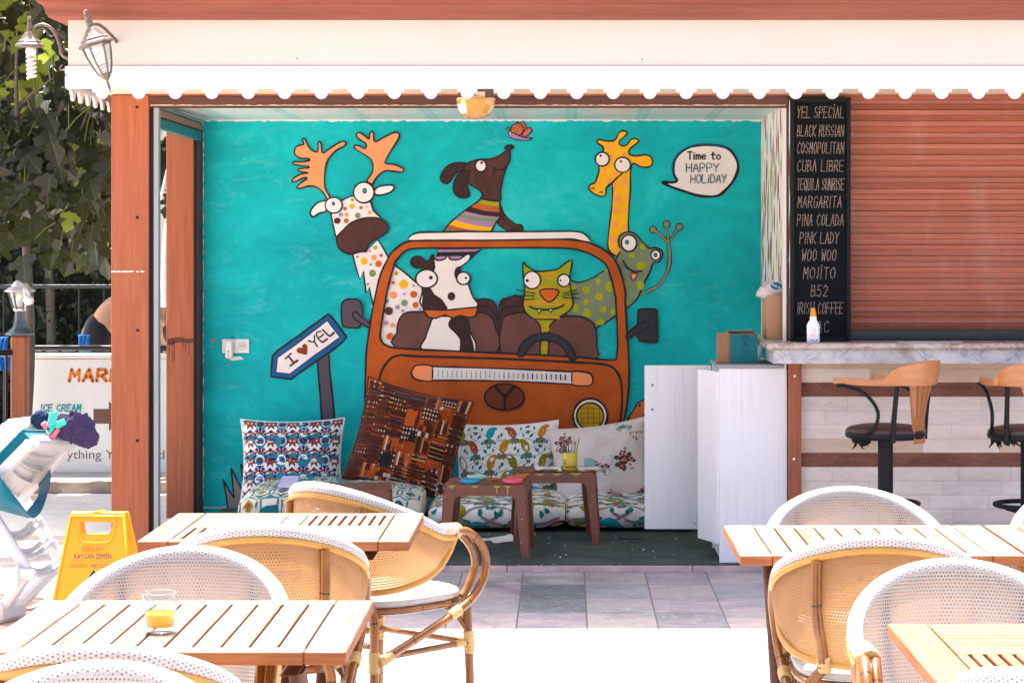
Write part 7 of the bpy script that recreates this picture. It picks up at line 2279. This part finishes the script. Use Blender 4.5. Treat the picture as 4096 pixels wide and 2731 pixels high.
# ================================================================== terrace: rattan chairs, wooden tables, glass
def weave(name, c, c2, hole=.34, pitch=.0092, trans=.3, tcol=None, stag=True, rough=.5, solid=False):
    m, nt, b = mk(name)
    uv = N(nt, 'ShaderNodeTexCoord').outputs['UV']
    sx = N(nt, 'ShaderNodeSeparateXYZ', {'Vector': uv})
    v = math_(nt, 'MULTIPLY', sx.outputs[1], 1 / pitch)
    u = math_(nt, 'MULTIPLY', sx.outputs[0], 1 / pitch)
    if stag:
        u = math_(nt, 'ADD', u, math_(nt, 'MULTIPLY', math_(nt, 'MODULO', math_(nt, 'FLOOR', v), 2.0), .5))
    fu = math_(nt, 'ABSOLUTE', math_(nt, 'SUBTRACT', math_(nt, 'FRACT', u), .5))
    fv = math_(nt, 'ABSOLUTE', math_(nt, 'SUBTRACT', math_(nt, 'FRACT', v), .5))
    hl = math_(nt, 'MULTIPLY', math_(nt, 'LESS_THAN', fu, hole / 2), math_(nt, 'LESS_THAN', fv, hole / 2))
    h = math_(nt, 'ADD', math_(nt, 'MULTIPLY', fu, 1.0), math_(nt, 'MULTIPLY', fv, 1.0))
    n1 = noi(nt, mapped(nt), 12, 4)
    base = ramp(nt, n1, [(.3, mulc(c, .93)), (.7, mulc(c, 1.04))])
    edge = math_(nt, 'MULTIPLY', math_(nt, 'SUBTRACT', .5, math_(nt, 'MINIMUM', fu, fv), 0, True), .0)
    rim = ramp(nt, math_(nt, 'MAXIMUM', fu, fv), [(hole / 2, (1, 1, 1)), (hole / 2 + .13, (0, 0, 0))])
    base = mixc(nt, math_(nt, 'MULTIPLY', rim, .95 if solid else .7), base, c2)
    nt.links.new(base, b.inputs['Base Color']); b.inputs['Roughness'].default_value = rough
    b.inputs['Specular IOR Level'].default_value = .35
    bump(nt, b, math_(nt, 'MAXIMUM', fu, fv), .5, .003)
    sh = b.outputs[0]
    if trans:
        tr = N(nt, 'ShaderNodeBsdfTranslucent', {'Color': c4(tcol or c)})
        sh = N(nt, 'ShaderNodeMixShader', {0: trans, 1: sh, 2: tr.outputs[0]}).outputs[0]
    if solid:
        return m
    tp = N(nt, 'ShaderNodeBsdfTransparent')
    mx = N(nt, 'ShaderNodeMixShader', {0: hl, 1: sh, 2: tp.outputs[0]})
    nt.links.new(mx.outputs[0], nt.nodes['Material Output'].inputs[0])
    return m
WIN = weave('white_weave', (.55, .53, .52), (.11, .095, .09), .42, .0092, .14, (.7, .58, .45))
WOUT = weave('tan_weave', (.46, .25, .105), (.22, .095, .03), .44, .0092, .42, (.90, .50, .19))
WRIM = weave('rim_weave', (.58, .56, .55), (.16, .13, .11), .26, .0098, .0, solid=True)
# rim: small dark gaps painted as the shadowed openings of the wrapping are modelled by bump only
BAM, nt, b = mk('varnished_bamboo')
vec = mapped(nt, 'UV', (60, 1.6, 1))
n1 = noi(nt, vec, 1.5, 6, .6, .5); n2 = noi(nt, mapped(nt, 'Object', (1, 1, 1)), 7, 5, .6)
f = math_(nt, 'ADD', math_(nt, 'MULTIPLY', n1, .5), math_(nt, 'MULTIPLY', n2, .5))
cc_ = ramp(nt, f, [(.34, (.085, .024, .004)), (.5, (.24, .085, .012)), (.68, (.42, .18, .035))])
vv = N(nt, 'ShaderNodeSeparateXYZ', {'Vector': N(nt, 'ShaderNodeTexCoord').outputs['UV']})
nd = math_(nt, 'LESS_THAN', math_(nt, 'ABSOLUTE', math_(nt, 'SUBTRACT', math_(nt, 'FRACT', math_(nt, 'MULTIPLY', math_(nt, 'ADD', vv.outputs[1], math_(nt, 'MULTIPLY', n2, .012)), 1 / .27)), .42)), .010)
cc_ = mixc(nt, math_(nt, 'MULTIPLY', nd, .85), cc_, (.03, .012, .006))
nt.links.new(cc_, b.inputs['Base Color']); b.inputs['Roughness'].default_value = .25; b.inputs['Specular IOR Level'].default_value = .6
CANE = paint((.55, .285, .05), .4, .12, name='pale_cane', scale=12, spec=.5)
BIND = paint((.58, .38, .15), .5, .06, name='cane_binding', spec=.4)

def rattan_chair():
    t = thing('rattan_chair', 'x', 'chair', (0, 0, 0), 'round backed rattan chairs at the terrace tables')
    TH = R(106)
    def rim(th, out=0.0, dz=0.0):
        c = math.cos(th); a = .272 + out; b_ = .285 + out
        y = -.015 - b_ * c if abs(th) < math.pi / 2 else -.015 + (abs(th) - math.pi / 2) * .34
        x = a * math.sin(th) if abs(th) < math.pi / 2 else math.copysign(a - (abs(th) - math.pi / 2) * .02, th)
        z = .668 + .145 * max(0, math.cos(th * .94)) ** 1.15 - .02 * max(0, abs(th) - 1.3)
        return Vector((x, y, z + dz))
    def low(th):
        r_ = rim(th)
        k = max(0, math.cos(th * R(90) / TH)) ** .62
        dz = .335 * k
        s_ = 1 - .16 * k
        return Vector((r_.x * s_, (r_.y + .015) * s_ - .015, r_.z - dz - .012))
    NU, NV = 72, 22
    # arc length for the weave
    al = [0]
    for i in range(200): al.append(al[-1] + (rim(-TH + 2 * TH * (i + 1) / 200) - rim(-TH + 2 * TH * i / 200)).length)
    def au(u): 
        x = u * 200; i = min(199, int(x)); return al[i] + (al[i + 1] - al[i]) * (x - i)
    def uvf(u, v):
        th = -TH + 2 * TH * u
        return (au(u), v * (rim(th) - low(th)).length)
    def sheet_(off, rev):
        def f(u, v):
            th = -TH + 2 * TH * (1 - u if rev else u)
            a, b_ = low(th), rim(th)
            p = a.lerp(b_, v)
            n_ = Vector((math.sin(th), -math.cos(th), 0)) if abs(th) < math.pi / 2 else Vector((math.copysign(1, th), 0, 0))
            bulge = .018 * math.sin(v * math.pi)
            s_ = max(0, (v - .72) / .28)
            return p + n_ * (bulge + off - (.0165 * s_ * s_ * (3 - 2 * s_) if rev else 0))
        return f
    m = MB(); m.grid(WIN, sheet_(-.003, True), NU, NV, lambda u, v: uvf(1 - u, v)); m.build('inner_backrest', t)
    m = MB(); m.grid(WOUT, sheet_(.003, False), NU, NV, uvf); m.build('outer_backrest', t)
    m = MB()
    q = [rim(-TH + 2 * TH * i / 72) for i in range(73)]
    m.tube(WRIM, q, .0195, 14); 
    # wrapping strips standing out of the rim
    m.build('rim', t)
    m = MB()
    q = [rim(-TH * .985 + 2 * TH * .985 * i / 60, .012, -.023) for i in range(61)]
    m.tube(CANE, q, .0095, 8)
    q = [low(-TH + 2 * TH * i / 60) + Vector((math.sin(-TH + 2 * TH * i / 60) * .008, -math.cos(-TH + 2 * TH * i / 60) * .008, 0)) for i in range(61)]
    m.tube(CANE, q, .0105, 8)
    m.build('back_frame', t)
    # legs
    def post(th, sx):
        r_ = rim(th, .016, -.03); l_ = low(th); o_ = l_ + Vector((math.sin(th), -math.cos(th), 0)) * .024
        return [(sx * .205, -.235, 0), (sx * .198, -.228, .2), (sx * .188, -.222, .40), tuple(o_), tuple(o_.lerp(r_, .5) + Vector((math.sin(th), -math.cos(th), 0)) * .016), tuple(r_)]
    for sx in (-1, 1):
        m = MB(); m.tube(BAM, smooth_path(post(sx * R(37), sx), 4, False), .0155, 9); m.build('leg', t)
        m = MB(); m.tube(BAM, smooth_path([(sx * .222, .215, 0), (sx * .214, .212, .2), (sx * .207, .205, .425)], 4, False), .0155, 9); m.build('leg', t)
        m = MB()
        e = rim(sx * TH)
        arm = [tuple(e + Vector((0, -.01, 0))), (sx * .272, .150, .645), (sx * .274, .215, .585), (sx * .268, .238, .515), (sx * .258, .205, .440), (sx * .246, .130, .385), (sx * .232, -.02, .325), (sx * .214, -.215, .255)]
        m.tube(BAM, smooth_path(arm, 5, False), .0145, 9)
        e2 = e + Vector((-sx * .026, -.01, .001))
        arm2 = [tuple(e2), (sx * .246, .128, .642), (sx * .248, .188, .585), (sx * .243, .209, .52), (sx * .236, .180, .452), (sx * .232, .155, .425)]
        m.tube(BAM, smooth_path(arm2, 5, False), .0140, 9)
        m.build('arm', t)
    m = MB()
    for sx in (-1, 1): m.tube(BAM, [(sx * .200, -.222, .262), (sx * .214, .21, .262)], .0105, 8)
    m.tube(BAM, [(-.214, .208, .262), (.214, .208, .262)], .0105, 8); m.tube(BAM, [(-.20, -.225, .30), (.20, -.225, .30)], .0105, 8)
    for sx in (-1, 1):
        m.tube(BAM, smooth_path([(sx * .205, .205, .31), (sx * .188, .16, .37), (sx * .155, .10, .405)], 4, False), .009, 7)
        m.tube(BAM, smooth_path([(sx * .207, .205, .31), (sx * .15, .205, .38), (sx * .10, .20, .405)], 4, False), .009, 7)
    m.build('stretcher', t)
    # seat
    def seatring(z, k):
        out = []
        for i in range(40):
            a = 2 * math.pi * i / 40; c, s_ = math.cos(a), math.sin(a); e = .62
            x = math.copysign(abs(c) ** e, c) * .222 * k; y = math.copysign(abs(s_) ** e, s_) * .222 * k
            x *= 1 + .06 * (y / .222) 
            out.append(Vector((x, y + .005, z)))
        return out
    m = MB(); rings = [seatring(.418, .96), seatring(.421, 1.0), seatring(.434, 1.02), seatring(.447, 1.0), seatring(.452, .95), seatring(.452, .6), seatring(.449, .25)]
    V = [p for r_ in rings for p in r_]; Fs = []; U = []
    for i in range(len(rings) - 1):
        for k in range(40):
            q_ = [i * 40 + k, i * 40 + (k + 1) % 40, (i + 1) * 40 + (k + 1) % 40, (i + 1) * 40 + k]
            Fs.append(q_); U.append([(V[j].x, V[j].y) if i >= 3 else (k * .035 if j % 40 == k else (k + 1) * .035, V[j].z) for j in q_])
    Fs.append([(len(rings) - 1) * 40 + k for k in range(40)]); U.append([(V[j].x, V[j].y) for j in Fs[-1]])
    Fs.append([k for k in range(40)][::-1]); U.append([(0, 0)] * 40)
    m.add(V, Fs, WSEAT, U, True); m.build('seat', t)
    m = MB(); m.tube(BAM, [p + Vector((0, 0, -.014)) for p in seatring(.42, .985)], .0125, 8, True); m.build('seat_frame', t)
    # cane bindings
    def wrap(a, b_, r, n=6):
        m = MB()
        a, b_ = Vector(a), Vector(b_)
        q = []; rr = []
        for i in range(n * 4 + 1):
            q.append(a.lerp(b_, i / (n * 4))); rr.append(r * (1 - .10 * abs(math.cos(i / 4 * math.pi)) ** 4))
        m.tube(BIND, q, rr, 10); m.build('binding', t)
    for sx in (-1, 1):
        wrap((sx * .2155, .2125, .225), (sx * .2125, .2105, .30), .0195)
        wrap((sx * .212, .19, .262), (sx * .210, .145, .262), .0135)
        wrap((sx * .2085, .2055, .395), (sx * .2065, .205, .425), .019, 3)
        wrap((sx * .2, -.229, .215), (sx * .196, -.227, .285), .020)
        wrap((sx * .2185, -.170, .270), (sx * .2125, -.222, .25), .019, 4)
        wrap((sx * .246, .130, .385), (sx * .241, .085, .367), .0195, 4)
        e = rim(sx * TH); e3 = rim(sx * R(96)); dv = Vector((-sx * .012, 0, 0))
        wrap(e3 + dv * .5, e + dv + Vector((0, .03, -.004)), .0275, 5)
        l_ = low(sx * R(37)) + Vector((math.sin(sx * R(37)), -math.cos(R(37)), 0)) * .02
        wrap(l_ + Vector((0, 0, -.022)), l_ + Vector((0, 0, .022)), .021, 3)
    return t
WSEAT = weave('seat_weave', (.45, .43, .42), (.20, .17, .15), .0, .011, .0)
ch = rattan_chair()
CH = [  # x, y, rotz, label
    (-.63, 7.62, -40, 'white and tan rattan chair turned away at the right end of far left table'),
    (-.865, 6.56, 3, 'rattan chair seen from behind between the two left tables'),
    (-.972, 5.515, 180, 'white rattan chair facing the camera behind the table with the juice glass'),
    (-.86, 3.90, 180, 'white rattan chair whose rim just shows at the bottom left edge'),
    (-.955, 4.66, 4, 'rattan chair seen from behind tucked under the juice glass table'),
    (.905, 6.955, 180, 'white rattan chair facing the camera beyond the right table, before brown post'),
    (.866, 6.335, -3, 'tan backed rattan chair seen from behind, tucked under the right table'),
    (.955, 5.275, 180, 'large close white rattan chair facing the camera at right'),
    (1.05, 4.33, -40, 'rattan chair whose rim just shows at the bottom right corner'),
    (1.672, 6.955, 180, 'white rattan chair half cut by the right view edge'),
]
for i, (x, y, rz, lb_) in enumerate(CH):
    if i == 0:
        ch.location = (x, y, 0); ch.rotation_euler = (0, 0, R(rz)); tag(ch, lb_)
    else:
        dup(ch, (x, y, 0), R(rz), lb_)

# tables ---------------------------------------------------------------------------------
def tmat(nm, a, b): return wood(nm, a, b, .55, along='UV', stretch=(2.0, 26, 1), spec=.3)
TOPW = tmat('bleached_teak', (.075, .054, .039), (.195, .165, .135))
SIDE = tmat('oiled_teak_edge', (.22, .066, .02), (.37, .13, .04))
TOPO = tmat('orange_teak', (.15, .07, .034), (.215, .125, .07))  # top boards in a warmer, more orange tone
DKW = tmat('dark_table_leg', (.075, .026, .014), (.13, .05, .028))
def table(name_label, cx, cy, rz, W, Dp, style, top, zt=.74, inset=.15):
    t = thing('wooden_table', name_label, 'table', (0, 0, 0), 'slatted wooden terrace tables')
    th = .030; e = .090; r_ = .052
    hx, hy = W / 2, Dp / 2
    fr = MB()
    fr.box(SIDE, (-hx, -hy, zt - th), (-hx + e, hy, zt), .003, top); fr.box(SIDE, (hx - e, -hy, zt - th), (hx, hy, zt), .003, top)
    fr.box(SIDE, (-hx + e + .0012, -hy, zt - th), (hx - e - .0012, -hy + r_, zt), .003, top); fr.box(SIDE, (-hx + e + .0012, hy - r_, zt - th), (hx - e - .0012, hy, zt), .003, top)
    fr.build('frame', t)
    for sx in (-1, 1):
        for sy in (-1, 1):
            for k in (.018, .052):
                pg = MB(); pg.M = Matrix.Translation((sx * (hx - k), sy * (hy - .026), zt)); pg.lathe(SIDE, [(.0042, -.002), (.0042, .0004), (0, .0005)], 8); pg.M = None; pg.build('wood_plug', t)
    x0, x1, y0, y1 = -hx + e + .004, hx - e - .004, -hy + r_ + .002, hy - r_ - .002
    def slats(a, b, c, d, along, n, gap):
        for k in range(n):
            s = MB()
            if along == 'y':
                w = (b - a - gap * (n - 1)) / n; s.box(SIDE, (a + k * (w + gap), c, zt - .022), (a + k * (w + gap) + w, d, zt - .0012), .002, top)
            else:
                w = (d - c - gap * (n - 1)) / n; s.box(SIDE, (a, c + k * (w + gap), zt - .022), (b, c + k * (w + gap) + w, zt - .0012), .002, top)
            s.build('slat', t)
    if style == 'plain':
        slats(x0, x1, y0, y1, 'y', 10, .0055)
    else:
        m_ = MB(); m_.box(SIDE, (x0, -.025, zt - .026), (x1, .025, zt - .0005), .002, top); m_.box(SIDE, (-.03, y0, zt - .026), (.03, -.026, zt - .0005), .002, top); m_.box(SIDE, (-.03, .026, zt - .026), (.03, y1, zt - .0005), .002, top)
        m_.build('cross_rail', t)
        slats(x0, -.033, .028, y1, 'x', 6, .0035); slats(.033, x1, .028, y1, 'y', 9, .009)
        slats(.033, x1, y0, -.028, 'x', 6, .0035); slats(x0, -.033, y0, -.028, 'y', 9, .009)
    m_ = MB()
    m_.box(DKW, (-hx + .10, -.035, zt - th - .03), (hx - .10, .035, zt - th - .001), .003)
    for sx in (-1, 1): m_.box(DKW, (sx * (hx - .13) - .02, -hy + .06, zt - th - .035), (sx * (hx - .13) + .02, hy - .06, zt - th - .0305), .002)
    m_.build('underframe', t)
    for sx in (-1, 1):
        xx = sx * (hx - inset)
        for k, sy in enumerate((-1, 1)):
            m_ = MB(); xo = xx + (k - .5) * .05
            q = smooth_path([(xo, sy * (hy - .09), 0), (xo, sy * (hy - .16), .22), (xo, sy * .04, .44), (xo, -sy * (hy - .17), zt - th - .036)], 4, False)
            for i in range(len(q) - 1):
                pass
            m_.tube(DKW, q, .021, 8); m_.build('leg', t)
        m_ = MB(); m_.tube(DKW, [(xx - .03, 0, .42), (xx + .03, 0, .42)], .009, 8); m_.build('pivot', t)
    m_ = MB(); m_.tube(DKW, [(-hx + .16, hy - .13, .15), (hx - .16, hy - .13, .15)], .013, 8); m_.build('stretcher', t)
    t.location = (cx, cy, 0); t.rotation_euler = (0, 0, R(rz))
    return t
table('bleached slatted table with a glass of juice on it, nearest at left', -.87, 5.145, 0, .80, .70, 'plain', TOPW)
table('bleached table with chequered slat panels, further back at left', -.862, 6.955, 0, .80, .70, 'check', TOPW, inset=.25)
table('bleached slatted table at right with a tan backed chair tucked in', .889, 6.64, 0, .80, .68, 'plain', TOPW)
table('orange toned slatted table at the bottom right corner', 1.137, 4.80, 0, .80, .70, 'check', TOPO)
table('bleached slatted table joined to right table and cut by right edge', 1.700, 6.645, 0, .80, .68, 'plain', TOPW)

# glass of juice
gx_, gy_ = (368 - 1300) / 5159 * 5.04, 5.04
gl = thing('juice_glass', 'short clear tumbler with a little orange juice on the slatted table', 'glass', (gx_, gy_, .74))
GLS, nt, b = mk('clear_glass')
nt.nodes.remove(b)
lw_ = N(nt, 'ShaderNodeLayerWeight', {'Blend': .35}).outputs['Facing']
mx = N(nt, 'ShaderNodeMixShader', {0: math_(nt, 'MULTIPLY_ADD', lw_, .5, .04), 1: N(nt, 'ShaderNodeBsdfTransparent', {'Color': (.93, .95, .95, 1)}).outputs[0], 2: N(nt, 'ShaderNodeBsdfGlossy', {'Color': (.9, .9, .9, 1), 'Roughness': .05}).outputs[0]})
nt.links.new(mx.outputs[0], nt.nodes['Material Output'].inputs[0])
JUI, nt, b = mk('orange_juice')
b.inputs['Base Color'].default_value = (.85, .47, .002, 1); b.inputs['Roughness'].default_value = .2
mx = N(nt, 'ShaderNodeMixShader', {0: .5, 1: b.outputs[0], 2: N(nt, 'ShaderNodeBsdfTranslucent', {'Color': (.95, .58, .004, 1)}).outputs[0]})
nt.links.new(mx.outputs[0], nt.nodes['Material Output'].inputs[0])
m = MB(); m.M = Matrix.Translation((gx_, gy_, .7402))
m.lathe(GLS, [(0, 0), (.029, 0), (.031, .002), (.0325, .022), (.034, .030), (.0365, .050), (.0395, .088), (.0388, .0890), (.0380, .0880), (.0350, .050), (.0325, .030), (.0305, .013), (0, .011)], 32, True, caps=False)
m.build('tumbler', gl, fix=True, weld=True)
m = MB(); m.M = Matrix.Translation((gx_, gy_, .7402)); m.lathe(JUI, [(0, .0125), (.0300, .0135), (.0318, .030), (.0332, .044), (0, .0442)], 20, caps=False); m.build('juice', gl, fix=True, weld=True)
